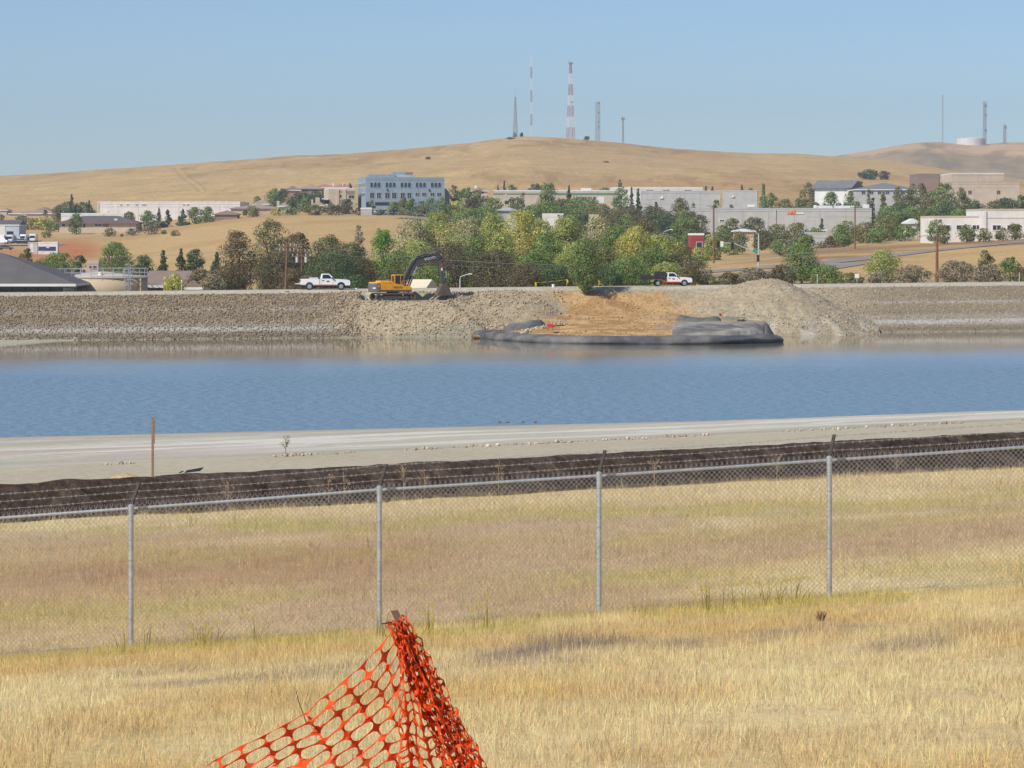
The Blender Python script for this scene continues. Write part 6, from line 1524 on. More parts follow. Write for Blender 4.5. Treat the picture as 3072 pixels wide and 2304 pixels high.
def building(name, label, px0, px1, ptop, d, depth, wall, roof='flat', roofm=None, ridge=None, rz=0.0, items=(), units=(), ov=0.5, group=None, parapet=None, cat='building', zbase=None, trim=None):
    """front face from column px0 to px1 with its top at row ptop; items: (kind, px0, py0, px1, py1[, mat]) on the front"""
    pc = (px0 + px1) / 2; x = XW(pc, d); c, s = math.cos(rz), math.sin(rz)
    W = (px1 - px0) * d / F / c
    corners = [(x + a * c - b * s, d + a * s + b * c) for a in (-W / 2, W / 2) for b in (0, depth)]
    zb = min(gz(*q) for q in corners) - .3 if zbase is None else zbase
    zt = ZW(ptop, d); H = zt - zb
    t = thing(name, label, cat, (x, d, zb), rz, group)
    mb = MB(); mb.box(-W / 2, W / 2, 0, depth, 0, H); mb.build('wall', wall, t)
    def L(px, py): return ((px - pc) * d / F / c, ZW(py, d) - zb)
    rm = roofm or M_HVAC
    if roof == 'flat' and W > 17 and cat == 'building':          # panel joints and a few doors along the wall
        k = int(W / 7.5); sm = MATS['seam_' + wall.name] if 'seam_' + wall.name in MATS else pmat('seam_' + wall.name, tuple(q * .78 for q in WCOL.get(wall.name, (.5, .47, .42))), rough=.9, var=.15, scale=.4)
        for j in range(1, k):
            b = MB(); xx = -W / 2 + W * j / k; b.box(xx - .09, xx + .09, -.035, .02, 0, H - .02); b.build('panel_joint', sm, t)
        b = MB(); b.box(-W / 2, W / 2, -.045, .02, H - .75, H - .55); b.build('cornice_line', sm, t)
    if roof == 'flat':
        r = MB(); r.box(-W / 2 + .35, W / 2 - .35, .35, depth - .35, H - .1, H + .02); r.build('roof', rm, t)
        p = MB(); q = .3; h = .45
        p.box(-W / 2 - .05, W / 2 + .05, -.05, q, H + .003, H + h); p.box(-W / 2 - .05, W / 2 + .05, depth - q, depth + .05, H + .003, H + h); p.box(-W / 2 - .05, -W / 2 + q, q, depth - q, H + .003, H + h); p.box(W / 2 - q, W / 2 + .05, q, depth - q, H + .003, H + h)
        p.build('parapet', parapet or wall, t)
    else:
        hr = ZW(ridge, d + depth / 2) - zt; a, b = W / 2 + ov, ov; e = .0
        if roof == 'hip':
            i = min(W / 2, depth / 2) * .95; vs = [(-a, -b, H), (a, -b, H), (a, depth + b, H), (-a, depth + b, H), (-W / 2 + i, depth / 2, H + hr), (W / 2 - i, depth / 2, H + hr)]
            fs = [(0, 1, 5, 4), (1, 2, 5), (2, 3, 4, 5), (3, 0, 4), (3, 2, 1, 0)]
        elif roof == 'gable':
            vs = [(-a, -b, H), (a, -b, H), (a, depth + b, H), (-a, depth + b, H), (-a, depth / 2, H + hr), (a, depth / 2, H + hr)]
            fs = [(0, 1, 5, 4), (1, 2, 5), (2, 3, 4, 5), (3, 0, 4), (3, 2, 1, 0)]
        elif roof == 'front':            # gable end facing the viewer
            vs = [(-a, -b, H), (a, -b, H), (a, depth + b, H), (-a, depth + b, H), (0, -b, H + hr), (0, depth + b, H + hr)]
            fs = [(0, 4, 5, 3), (1, 2, 5, 4), (0, 1, 4), (2, 3, 5), (3, 2, 1, 0)]
        elif roof == 'shed':
            vs = [(-a, -b, H), (a, -b, H), (a, depth + b, H + hr), (-a, depth + b, H + hr), (-a, depth + b, H), (a, depth + b, H)]
            fs = [(0, 1, 2, 3), (0, 3, 4), (1, 5, 2), (3, 2, 5, 4), (0, 4, 5, 1)]
        elif roof == 'pyramid':
            vs = [(-a, -b, H), (a, -b, H), (a, depth + b, H), (-a, depth + b, H), (0, depth / 2, H + hr)]
            fs = [(0, 1, 4), (1, 2, 4), (2, 3, 4), (3, 0, 4), (3, 2, 1, 0)]
        r = MB(); r.add(vs, fs); r.build('roof', rm, t)
        fa = MB(); fa.box(-a - .02, a + .02, -b - .03, -b + .03, H - .32, H + .02); fa.box(a - .04, a + .02, -b + .03, depth + b, H - .32, H - .003); fa.box(-a - .02, -a + .04, -b + .03, depth + b, H - .32, H - .003)
        fa.build('fascia', trim or M_TRIM, t)
        if roof == 'front':
            g = MB(); g.add([(-W / 2, -.02, H), (W / 2, -.02, H), (0, -.02, H + hr * .93)], [(0, 1, 2)]); g.build('gable_wall', wall, t)
    for k, it in enumerate(items):
        kind, a0, b0, a1, b1 = it[:5]; m = it[5] if len(it) > 5 else None
        xa, za = L(a0, b1); xb, zb_ = L(a1, b0)
        if kind in ('win', 'arch'):
            w = xb - xa; f = MB(); fr = min(.16, w * .12)
            if kind == 'win':
                for q in ((xa - fr, xb + fr, zb_, zb_ + fr), (xa - fr, xb + fr, za - fr, za), (xa - fr, xa, za, zb_), (xb, xb + fr, za, zb_)): f.box(q[0], q[1], -.12, 0.02, q[2], q[3])
                if w > 1.2: f.box((xa + xb) / 2 - .05, (xa + xb) / 2 + .05, -.09, 0.02, za, zb_)
            else:
                f.box(xa - fr, xb + fr, -.14, .02, za - fr * 1.4, za); f.box(xa - fr, xa, -.10, .02, za, zb_ - w / 2); f.box(xb, xb + fr, -.10, .02, za, zb_ - w / 2)
                for j in range(8):
                    q0, q1 = math.pi * j / 8, math.pi * (j + 1) / 8; cx_, cz = (xa + xb) / 2, zb_ - w / 2
                    p = [(cx_ + (w / 2) * math.cos(q0), cz + (w / 2) * math.sin(q0)), (cx_ + (w / 2 + fr) * math.cos(q0), cz + (w / 2 + fr) * math.sin(q0)), (cx_ + (w / 2 + fr) * math.cos(q1), cz + (w / 2 + fr) * math.sin(q1)), (cx_ + (w / 2) * math.cos(q1), cz + (w / 2) * math.sin(q1))]
                    f.prism(p, -.10, .02)
            wo = f.build('window', m or wall, t)
            g = MB()
            if kind == 'win': g.box(xa, xb, -.03, .02, za, zb_)
            else:
                pr = [(xa, za), (xb, za)] + [((xa + xb) / 2 + w / 2 * math.cos(math.pi * j / 8), zb_ - w / 2 + w / 2 * math.sin(math.pi * j / 8)) for j in range(9)]
                g.prism(pr, -.03, .02)
            g.build('pane', M_WIN, wo)
        elif kind == 'door':
            f = MB(); f.box(xa, xb, -.05, .02, max(za, .02), zb_); dd = f.build('door', m or M_WIN, t); h = MB(); h.box(xb - .2, xb - .12, -.12, -.04, max(za, 0) + 1.0, max(za, 0) + 1.15); h.build('handle', M_CHROME, dd)
        elif kind == 'band':
            f = MB(); f.box(xa, xb, -.06, .02, za, zb_); f.build('wall_band', m or M_TRIM, t)
        elif kind == 'panel':
            f = MB(); f.box(xa, xb, -.10, .02, za, zb_); f.build('wall_panel', m or M_TRIM, t)
        elif kind == 'sign':
            f = MB(); f.box(xa, xb, -.16, .02, za, zb_); f.build('sign_panel', m or M_TRIM, t)
        elif kind == 'pilaster':
            f = MB(); f.box(xa, xb, -.30, .02, max(za, .0), zb_); f.build('pilaster', m or wall, t)
        elif kind == 'canopy':
            f = MB(); f.box(xa, xb, -2.5, .02, za, zb_); f.build('canopy', m or wall, t)
        elif kind == 'lamp':
            f = MB(); f.box(xa, xb, -.4, .02, za, zb_); f.build('wall_lamp', m or M_BLACKP, t)
    for u in units:                                       # rooftop boxes: (px0, px1, ptop, y offset, depth[, mat])
        xa, _ = L(u[0], 0); xb, zt_ = L(u[1], u[2]); f = MB(); f.box(xa, xb, u[3], u[3] + u[4], H + .02, max(zt_, H + .4)); f.build('roof_unit', u[5] if len(u) > 5 else M_HVAC, t, bevel=.05)
    return t

# ---- blue-grey office block with arched windows
it = []
for g in range(5):
    a = 1112 + g * 45.1
    for k in range(3): it.append(('arch', a + k * 10.9, 547.5, a + k * 10.9 + 7.6, 561.5))
for a, b in ((1111, 1123), (1131, 1143), (1156, 1169), (1176, 1189), (1202, 1214), (1222, 1234), (1246, 1258), (1266, 1278), (1291, 1303), (1311, 1323)): it.append(('win', a, 578, b, 588 if a > 1240 else 595, M_HVAC))
it += [('lamp', 1161, 567, 1164, 573), ('lamp', 1286, 567, 1289, 573), ('band', 1097, 599, 1240, 605, M_BLUEW), ('panel', 1099, 607, 1118, 620, M_WIN), ('panel', 1126, 607, 1240, 616, M_BLACKP)]
ob = building('office_block', 'blue-grey three-storey office block with arched top windows', 1098, 1333, 535, 1125, 27, M_BLUEW, rz=R(9), items=it,
     units=((1110, 1188, 523, 3, 8, M_BLUEW), (1186, 1244, 524, 4, 9, M_HVAC), (1184, 1224, 515, 7, 6, M_BLUEW), (1222, 1245, 515, 7, 6, M_ROOFB)))
# windows on its west side
Wb = 235 * 1125 / F / math.cos(R(9)); zb = ob.location.z
for row, (p0, p1) in enumerate(((549, 561), (579, 590))):
    for k in range(5):
        y0 = 2.5 + k * 4.9; z1, z0 = ZW(p0, 1127) - zb, ZW(p1, 1127) - zb
        f = MB(); f.box(-Wb / 2 - .10, -Wb / 2 + .02, y0 - .15, y0 + 2.35, z0 - .2, z0); f.box(-Wb / 2 - .10, -Wb / 2 + .02, y0 - .15, y0 + 2.35, z1, z1 + .15); w = f.build('window', M_TRIM, ob)
        g = MB(); g.box(-Wb / 2 - .03, -Wb / 2 + .02, y0, y0 + 2.2, z0, z1); g.build('pane', M_WIN, w)
# ---- cream building beside it
building('cream_building', 'cream stepped building left of the blue office block', 985, 1064, 568, 1135, 16, M_CREAM, rz=R(9), parapet=M_TRIM, items=(('band', 1018, 573, 1063, 578, M_DBROWN), ('win', 1019, 584, 1024, 593), ('panel', 1042, 574, 1063, 583, M_DBROWN), ('win', 1046, 586, 1062, 595), ('pilaster', 1010, 568, 1017, 625, M_CREAM), ('pilaster', 1026, 568, 1038, 625, M_CREAM), ('canopy', 966, 595, 985, 598, M_TRIM), ('panel', 972, 600, 988, 612, M_BLACKP)))
building('cream_annex', 'small cream block at the right end of the blue office block', 1334, 1347, 568, 1150, 10, M_CREAM, items=(('win', 1338, 575, 1344, 577),))
# ---- hillside houses
building('hillside_house', 'brick-gabled house with pale gable on the left of the hillside', 857, 900, 570, 1320, 14, wmat('brick_wall', (0.46, 0.28, 0.19)), 'front', M_ROOFTAN, 558, rz=R(15), items=(('win', 880, 571, 884, 577, M_TRIM),))
building('hillside_house', 'long dark-eaved hillside house with grey roof', 896, 965, 566, 1340, 15, M_DBROWN, 'hip', M_ROOFTAN, 552, trim=M_DBROWN, items=(('win', 905, 568, 925, 574), ('win', 935, 568, 955, 574)))
building('hillside_house', 'cream hillside house with terracotta roof behind', 942, 1000, 562, 1380, 14, M_CREAM, 'hip', M_ROOFT, 552, items=(('win', 965, 563, 975, 570), ('win', 985, 563, 993, 570)))
building('hillside_house', 'terracotta-roofed house with white chimneys above the cream building', 993, 1058, 562, 1370, 14, M_CREAM, 'hip', M_ROOFT, 551, units=((997, 1001, 549, 3, 1.2, M_TRIM), (1026, 1029, 549, 3, 1.2, M_TRIM)))
building('low_house', 'low beige house roof among shrubs below the hillside houses', 934, 970, 616, 1120, 12, M_CREAM, 'hip', M_ROOFTAN, 603, units=((944, 957, 592, 4, 3, M_TANW), (932, 937, 598, 4, 2, M_CREAM)))
building('low_house', 'small beige house behind the tan warehouse end', 838, 862, 618, 1110, 10, M_CREAM, 'hip', M_ROOFTAN, 607)
# ---- tan warehouse and long white building
building('tan_warehouse', 'tan warehouse with brown hip roof right of the white building', 693, 836, 625, 1110, 26, M_TANW, 'hip', M_ROOFTAN, 612, trim=M_DBROWN, units=((824, 832, 602, 10, 3, M_CREAM),))
building('tan_shed', 'flat grey-brown roof below the tan warehouse', 645, 712, 642, 1075, 9, M_DBROWN, 'hip', M_ROOFB, 631, trim=M_DBROWN)
building('house_behind', 'rounded tan roof rising behind the tan warehouse', 762, 806, 612, 1180, 14, M_TANW, 'hip', M_ROOFTAN, 596)
it = [('band', 294, 620, 716, 621, M_GREYW)] + [('win', a, 613, a + 7, 616, M_TRIM) for a in (360, 380, 407, 425, 432, 548, 560)] + [('door', 324, 632, 326, 642, M_GREYW), ('pilaster', 293, 606, 296, 660, M_WALLW)]
building('white_warehouse', 'very long white flat-roofed building below the hill', 293, 720, 608, 1150, 40, M_WALLW, items=it, units=tuple((a, a + w, 602, 8, 4) for a, w in ((318, 8), (330, 6), (410, 10), (470, 12), (506, 5), (590, 8), (632, 6), (650, 10), (670, 8))))
it = [('win', 186, 672, 196, 680, M_TRIM), ('win', 206, 672, 214, 680, M_TRIM), ('win', 233, 672, 246, 679, M_TRIM), ('win', 284, 672, 305, 679, M_TRIM), ('panel', 250, 669, 255, 682, M_BLACKP), ('panel', 308, 672, 325, 680, M_DBROWN), ('band', 178, 665, 410, 669, M_TEALG)]
building('ranch_house', 'long low house with grey roof and red eaves', 178, 408, 668, 1045, 16, M_CREAM, 'hip', M_ROOFG, 647, trim=M_TEALG, ov=.9, items=it, units=((340, 350, 656, 2.2, 1.5, M_TRIM),))
building('ranch_wing', 'pale flat-topped wing behind the grey-roofed house', 183, 372, 643, 1075, 10, M_TRIM, items=(('band', 183, 647, 372, 648, M_GREYW),))
building('hill_cottage', 'small pale gabled house under the left hill slope', 104, 150, 634, 1330, 14, wmat('sage_wall', (0.46, 0.46, 0.38)), 'front', M_ROOFTAN, 622)
building('hill_cottage', 'low tan-roofed house at the far left under the hill', 0, 20, 630, 1340, 14, M_CREAM, 'hip', M_ROOFTAN, 624)
building('hill_cottage', 'long low tan roofs between the two far left houses', 28, 178, 640, 1290, 16, M_TANW, 'hip', M_ROOFTAN, 633)
building('small_hut', 'small white hut behind the garage', 60, 74, 644, 1150, 6, M_TRIM, 'hip', M_ROOFG, 641)
# ---- garage yard on the left terrace
yard = building('vehicle_garage', 'grey garage with open door and white truck inside', -40, 57, 674, 960, 14, wmat('light_steel_wall', (0.50, 0.54, 0.58)), 'gable', M_ROOFG, 660, ov=.2, items=(('panel', 20, 694, 40, 718, M_BLACKP), ('panel', -40, 675, 15, 712, M_WALLW)))
building('cargo_container', 'blue and white cargo container on the red earth', 114, 173, 730, 868, 2.6, M_WALLW, items=(('panel', 115, 740, 167, 752, M_NAVY), ('door', 120, 741, 130, 758, M_WALLW), ('sign', 139, 741, 148, 744, M_WALLW)), cat='container', parapet=M_WALLW)
building('cargo_container', 'narrow grey and white cargo container beside the blue one', 84, 112, 731, 870, 6, M_GREYW, items=(('door', 90, 731, 100, 757, M_WALLW),), cat='container', parapet=M_GREYW)
# ---- buildings close behind the bank
def hip_hall():
    d = 389; t = building('hip_roof_hall', 'hall with broad dark grey hip roof and dark glass wall', -272, 192, 851, d, 20, M_TRIM, 'pyramid', M_ROOFG, 757, ov=1.75, trim=M_TRIM)
    zb = t.location.z; W = 464 * d / F; z0, z1 = ZW(876, d) - zb, ZW(857.5, d) - zb
    for k in range(12):
        a = -W / 2 + .1 + k * (W - .2) / 12; w = (W - .2) / 12
        f = MB(); f.box(a, a + .10, -.10, -.01, z0, z1); f.box(a + w - .10, a + w, -.10, -.01, z0, z1); f.box(a + .10, a + w - .10, -.10, -.01, z1 - .08, z1); f.box(a + .10, a + w - .10, -.10, -.01, z0 + .25, z0 + .33); wo = f.build('window', M_BLACKP, t)
        g = MB(); g.box(a + .10, a + w - .10, -.06, -.01, z0, z1 - .08); g.build('pane', M_WIN, wo)
    b = MB(); b.tube([(W / 2 + .1, -.6, z0 + .6), (W / 2 + 3.2, -.6, z0 + .35), (W / 2 + 3.2, -.6, z0 - .4)], .035, 6); b.tube([(W / 2 + .1, -.6, z0 + .25), (W / 2 + 3.2, -.6, z0 + .05)], .03, 6); b.tube([(W / 2 + 1.5, -.6, z0 + .5), (W / 2 + 1.5, -.6, z0 - .4)], .03, 6); b.build('stair_rail', M_DARKIRON, t)
hip_hall()
M_TANKW = pmat('tank_paint', (0.56, 0.44, 0.285), rough=.7, var=.05, scale=.3); M_TANKR = pmat('tank_roof', (0.55, 0.48, 0.40), rough=.8, var=.06, scale=.3)
def tank():
    d = 400.0; Rr = 136 * d / F; x = XW(308, d + Rr); z0 = 3.6; zt = ZW(833, d) - z0
    t = thing('water_tank', 'round tan water tank with railing and caged ladder', 'tank', (x, d + Rr, z0))
    b = MB(); b.tube([(0, 0, 0), (0, 0, zt)], Rr, 64); o = b.build('tank_wall', M_TANKW, t); o.data.polygons.foreach_set('use_smooth', [len(p.vertices) == 4 for p in o.data.polygons])
    b = MB(); b.tube([(0, 0, zt + .01), (0, 0, zt + .75)], [Rr, .3], 64); b.build('tank_roof', M_TANKR, t)
    b = MB(); n = 64
    ring = [(Rr * 1.005 * math.cos(2 * math.pi * k / n), Rr * 1.005 * math.sin(2 * math.pi * k / n), zt - .06) for k in range(n + 1)]; b.tube(ring, .07, 5); b.build('rim_angle', M_TANKR, t)
    for h, nm in ((1.15, 'top_rail'), (.6, 'mid_rail'), (.12, 'toe_rail')):
        b = MB(); b.tube([(q[0], q[1], zt + h) for q in ring], .035, 5); b.build(nm, M_GALV, t)
    for k in range(26):
        a = 2 * math.pi * k / 26; b = MB(); b.tube([(Rr * math.cos(a), Rr * math.sin(a), zt - .35), (Rr * math.cos(a), Rr * math.sin(a), zt + 1.16)], .045, 6); b.build('rail_post', M_GALV, t)
    # ladder with cage at the right front
    a0 = R(-52); dx, dy = math.cos(a0), math.sin(a0); tx, ty = -dy, dx
    def at(u, o, z): return ((Rr + o) * dx + u * tx, (Rr + o) * dy + u * ty, z)
    lad = MB()
    for u in (-.3, .3): lad.tube([at(u, .25, 0), at(u, .25, zt + 1.3)], .04, 6)
    lo = lad.build('ladder', M_GALV, t)
    for k in range(16):
        b = MB(); z = .5 + k * .3; b.tube([at(-.3, .25, z), at(.3, .25, z)], .022, 5); b.build('rung', M_GALV, lo)
    cg = MB()
    for z in (1.6, 2.3, 3.0, 3.7, 4.4, 5.1): cg.tube([at(.42 * math.cos(R(q)), .3 + .8 * math.sin(R(q)), z) for q in range(0, 181, 20)], .03, 5)
    for q in (20, 60, 90, 120, 160): cg.tube([at(.42 * math.cos(R(q)), .3 + .8 * math.sin(R(q)), 1.6) , at(.42 * math.cos(R(q)), .3 + .8 * math.sin(R(q)), 5.1)], .025, 5)
    cg.build('ladder_cage', M_GALV, t)
    b = MB(); b.tube([(0.2, -Rr * .6, zt + .3), (.2, -Rr * .6, zt + .7)], .3, 12); b.build('roof_hatch', M_TRIM, t)
    b = MB(); b.tube([at(2.2, .2, 0), at(2.2, .2, zt - .1)], .10, 8); b.build('drain_pipe', M_TANKW, t)
tank()
building('brown_roof_hall', 'long building with brown roof behind the tank', 440, 662, 856, 412, 14, M_TANW, 'gable', M_ROOFB, 812, ov=.5, items=(('win', 470, 862, 490, 875), ('panel', 500, 862, 530, 875, M_BLACKP)))
building('brown_porch', 'small gabled brown porch before the brown-roofed building', 560, 602, 862, 402, 6, M_DBROWN, 'front', M_ROOFB, 838, ov=.4)
building('pump_shed', 'small pale equipment shed behind the tank railing', 263, 295, 792, 470, 4, wmat('pinkish_wall', (0.55, 0.43, 0.37)), 'flat', items=(('win', 268, 798, 274, 806), ('win', 280, 798, 288, 806)))
sh = building('beige_shed', 'beige shed with sloping metal roof behind the digger', 1195, 1270, 871, 394, 7, wmat('ribbed_beige_wall', (0.62, 0.53, 0.37)), 'gable', wmat('beige_metal_roof', (0.78, 0.66, 0.47), rough=.6), 838, rz=R(-14), ov=.25)
# ---- middle and right-hand commercial buildings
building('teal_band_building', 'cream flat building with a teal band', 1480, 1632, 574, 1160, 30, M_CREAM, parapet=M_TRIM, items=(('band', 1480, 581, 1632, 584, M_TEAL), ('panel', 1514, 602, 1526, 612, M_WIN), ('win', 1552, 603, 1566, 611), ('sign', 1515, 583, 1520, 587, M_TRIM)), units=((1505, 1512, 569, 5, 4), (1520, 1526, 568, 6, 4), (1565, 1622, 570, 3, 12, M_TRIM)))
building('teal_band_building', 'second cream flat building section with a teal band', 1655, 1860, 574, 1165, 30, M_CREAM, parapet=M_TRIM, items=(('band', 1655, 580, 1860, 585, M_TEAL), ('door', 1792, 590, 1812, 610, M_TRIM), ('win', 1780, 590, 1786, 600)), units=((1745, 1775, 564, 5, 8, M_TRIM), (1670, 1720, 570, 4, 10, M_TRIM)))
building('white_back_warehouse', 'white warehouse roof behind the grey warehouse', 1838, 2108, 564, 1330, 40, M_WALLW, items=tuple(('win', a, 570, a + 18, 573, M_GREYW) for a in (1940, 1990, 2055)))
building('grey_warehouse', 'pale grey warehouse with bright wall lamps', 1922, 2160, 575, 1230, 40, M_GREYW, rz=R(-3), items=(('lamp', 1981, 589, 1990, 596, M_TRIM), ('band', 1940, 598, 1972, 599, M_HVAC), ('band', 2066, 596, 2086, 597, M_HVAC), ('band', 1920, 612, 2160, 613, M_GREYW)))
building('grey_warehouse', 'second pale grey warehouse block with a bright sign', 2168, 2272, 574, 1225, 40, M_GREYW, rz=R(-5), items=(('lamp', 2195, 587, 2203, 592, M_TRIM), ('band', 2190, 595, 2210, 596, M_HVAC), ('band', 2225, 595, 2245, 596, M_HVAC), ('sign', 2243, 614, 2264, 622, M_TRIM)))
building('front_warehouse', 'long pale grey warehouse with an orange and white wall logo', 2074, 2614, 628, 985, 36, M_GREYW, rz=R(-2), parapet=M_HVAC, items=(('sign', 2362, 637, 2378, 643, M_ORANGE), ('sign', 2374, 631, 2386, 643, M_ORANGE), ('sign', 2388, 637, 2411, 642, M_TRIM), ('win', 2160, 659, 2173, 665, M_TRIM), ('band', 2155, 633, 2180, 636, M_HVAC), ('pilaster', 2322, 628, 2328, 690, M_GREYW), ('band', 2420, 650, 2612, 651, M_HVAC)),
     units=((2445, 2452, 615, 4, 4, M_TRIM), (2457, 2500, 617, 4, 8, M_TRIM), (2508, 2565, 617, 4, 8, M_TRIM), (2594, 2610, 613, 4, 6, M_TRIM)))
building('cream_shop', 'cream shop wall behind the traffic signal', 2210, 2262, 692, 800, 14, M_BEIGE, 'hip', M_TRIM, 686, trim=M_TRIM, items=(('band', 2214, 707, 2262, 709, M_ORANGE), ('win', 2225, 712, 2240, 722, M_TRIM)))
building('grey_flat_shop', 'low grey flat-roofed shop left of the roadside trees', 2310, 2480, 693, 850, 16, M_GREYW, parapet=M_TRIM, items=(('band', 2330, 706, 2480, 708, M_HVAC), ('win', 2340, 712, 2352, 724), ('win', 2430, 712, 2444, 724)), units=((2358, 2384, 686, 3, 4, M_TRIM), (2418, 2432, 684, 3, 4, M_HVAC)))
building('small_grey_building', 'tiny grey-white building left of the roadside hedge', 2425, 2484, 702, 760, 10, M_GREYW, items=(('band', 2425, 712, 2484, 714, M_HVAC), ('win', 2432, 718, 2440, 728)))
building('red_building', 'small dark red building behind the tree belt', 2074, 2112, 706, 640, 12, M_REDW, parapet=M_TRIM, items=(('win', 2090, 727, 2106, 745, M_GREYW), ('band', 2074, 747, 2110, 753, M_REDPAINT), ('panel', 2074, 754, 2112, 800, wmat('pale_brick', (0.42, 0.30, 0.23))), ('win', 2091, 766, 2099, 775, M_GREYW)))
building('grey_roof_house', 'grey flat roof in the gap of the tree belt', 1492, 1552, 630, 905, 14, M_GREYW, 'hip', M_HVAC, 622, trim=M_HVAC)
building('white_roof_house', 'white walled building in the gap behind the cottonwoods', 1628, 1690, 645, 850, 12, M_WALLW, items=(('band', 1628, 650, 1690, 651, M_GREYW), ('win', 1672, 643, 1680, 648)))
building('white_roof_house', 'small white wall between the middle trees', 1770, 1796, 648, 850, 12, M_CREAM, items=(('win', 1775, 652, 1782, 660),))
building('pale_house', 'small pale gabled house behind the middle trees', 1412, 1462, 572, 1290, 12, M_CREAM, 'front', M_ROOFTAN, 562, units=((1424, 1430, 556, 2, 2, M_TRIM),), items=(('win', 1424, 574, 1430, 580), ('win', 1446, 574, 1452, 580)))
building('dark_roof_house', 'house with dark slate roof and pale gable wall', 2446, 2548, 562, 1210, 22, M_TRIM, 'gable', M_SLATE, 541, rz=R(-18), trim=M_SLATE, ov=1.2)
building('slate_roof_building', 'long building with slate blue roof', 2568, 2760, 568, 1180, 26, M_GREYW, 'hip', M_SLATE, 549, trim=M_TRIM, items=tuple(('win', a, 574, a + 10, 582) for a in range(2585, 2750, 24)))
building('brown_block', 'brown windowless block left of the tan building', 2757, 2856, 524, 1250, 30, M_DBROWN, parapet=M_DBROWN, items=(('band', 2757, 530, 2856, 531, M_ROOFB),))
building('tan_building', 'large tan building with banded walls', 2857, 3012, 522, 1215, 34, wmat('pale_tan_wall', (0.58, 0.47, 0.35)), parapet=M_TRIM, items=(('band', 2857, 543, 3012, 545, M_TANW), ('band', 2857, 562, 3012, 565, M_TANW), ('pilaster', 2896, 546, 2899, 600, M_TANW), ('win', 2930, 568, 2940, 580), ('win', 2970, 568, 2980, 580)))
building('tan_building', 'lower tan wing in front of the large tan building', 2855, 3058, 548, 1180, 20, wmat('dusty_tan_wall', (0.55, 0.45, 0.34)), parapet=M_TANW, items=(('band', 2855, 562, 3058, 564, M_TANW), ('win', 2905, 572, 2915, 582), ('win', 2990, 572, 3000, 582)))
building('white_office', 'bright white single-storey office with dark windows', 2804, 2948, 653, 715, 20, M_WALLW, rz=R(2), parapet=M_CREAM, items=tuple(('win', a, 676, b, 689, M_TRIM) for a, b in ((2826, 2850), (2870, 2900), (2918, 2940))))
building('white_office', 'taller white office wing at the right edge', 2950, 3130, 632, 710, 22, M_WALLW, rz=R(2), parapet=M_CREAM, items=tuple(('win', a, 676, b, 690, M_TRIM) for a, b in ((2978, 3002), (3022, 3062))) + (('band', 2950, 653, 3130, 655, M_CREAM), ('pilaster', 2951, 632, 2958, 700, M_WALLW)))
building('white_tent', 'small white peaked roof left of the white office', 2722, 2758, 668, 800, 8, M_WALLW, 'front', M_TRIM, 656)
building('retaining_wall', 'low pale retaining wall below the blue office entrance', 1082, 1116, 627, 1060, 1.2, M_CONC, cat='wall', parapet=M_TRIM)

# ---- roads and ramp
def road(name, pts, width, mat, lift=0.06):
    L = len(pts); t = np.linspace(0, L - 1, 70); px = np.interp(t, range(L), [p[0] for p in pts]); d = np.interp(t, range(L), [p[1] for p in pts]); x = (px - CX) / F * d
    tx, ty = np.gradient(x), np.gradient(d); n = np.hypot(tx, ty); tx, ty = tx / n, ty / n; V = []; K = 7
    for j in range(K):
        o = (j / (K - 1) - .5) * width; xx, yy = x - ty * o, d + tx * o; V.append(np.stack([xx, yy, ground(xx, yy) + lift], -1))
    V = np.stack(V, 1); o = link(name, np_mesh(name, V.reshape(-1, 3), grid_faces(70, K), smooth=True), mat); return tag(o, kind='structure')
road('road', [(1980, 505), (2150, 528), (2330, 548), (2560, 578), (2800, 612), (3072, 650), (3300, 690)], 8.5, M_ASPH, .10)
road('road', [(1960, 478), (2090, 486), (2250, 500), (2400, 520), (2560, 560)], 9, M_ASPH, .10)
road('ramp', [(1235, 985), (1300, 1010), (1370, 1045), (1430, 1085)], 12, M_ASPH, .25)
road('parking_lot', [(1085, 1075), (1200, 1082), (1340, 1088)], 22, M_ASPH, .25)
road('yard', [(-60, 935), (40, 940), (120, 950)], 26, wmat('yard_gravel', (0.42, 0.30, 0.21)), .25)

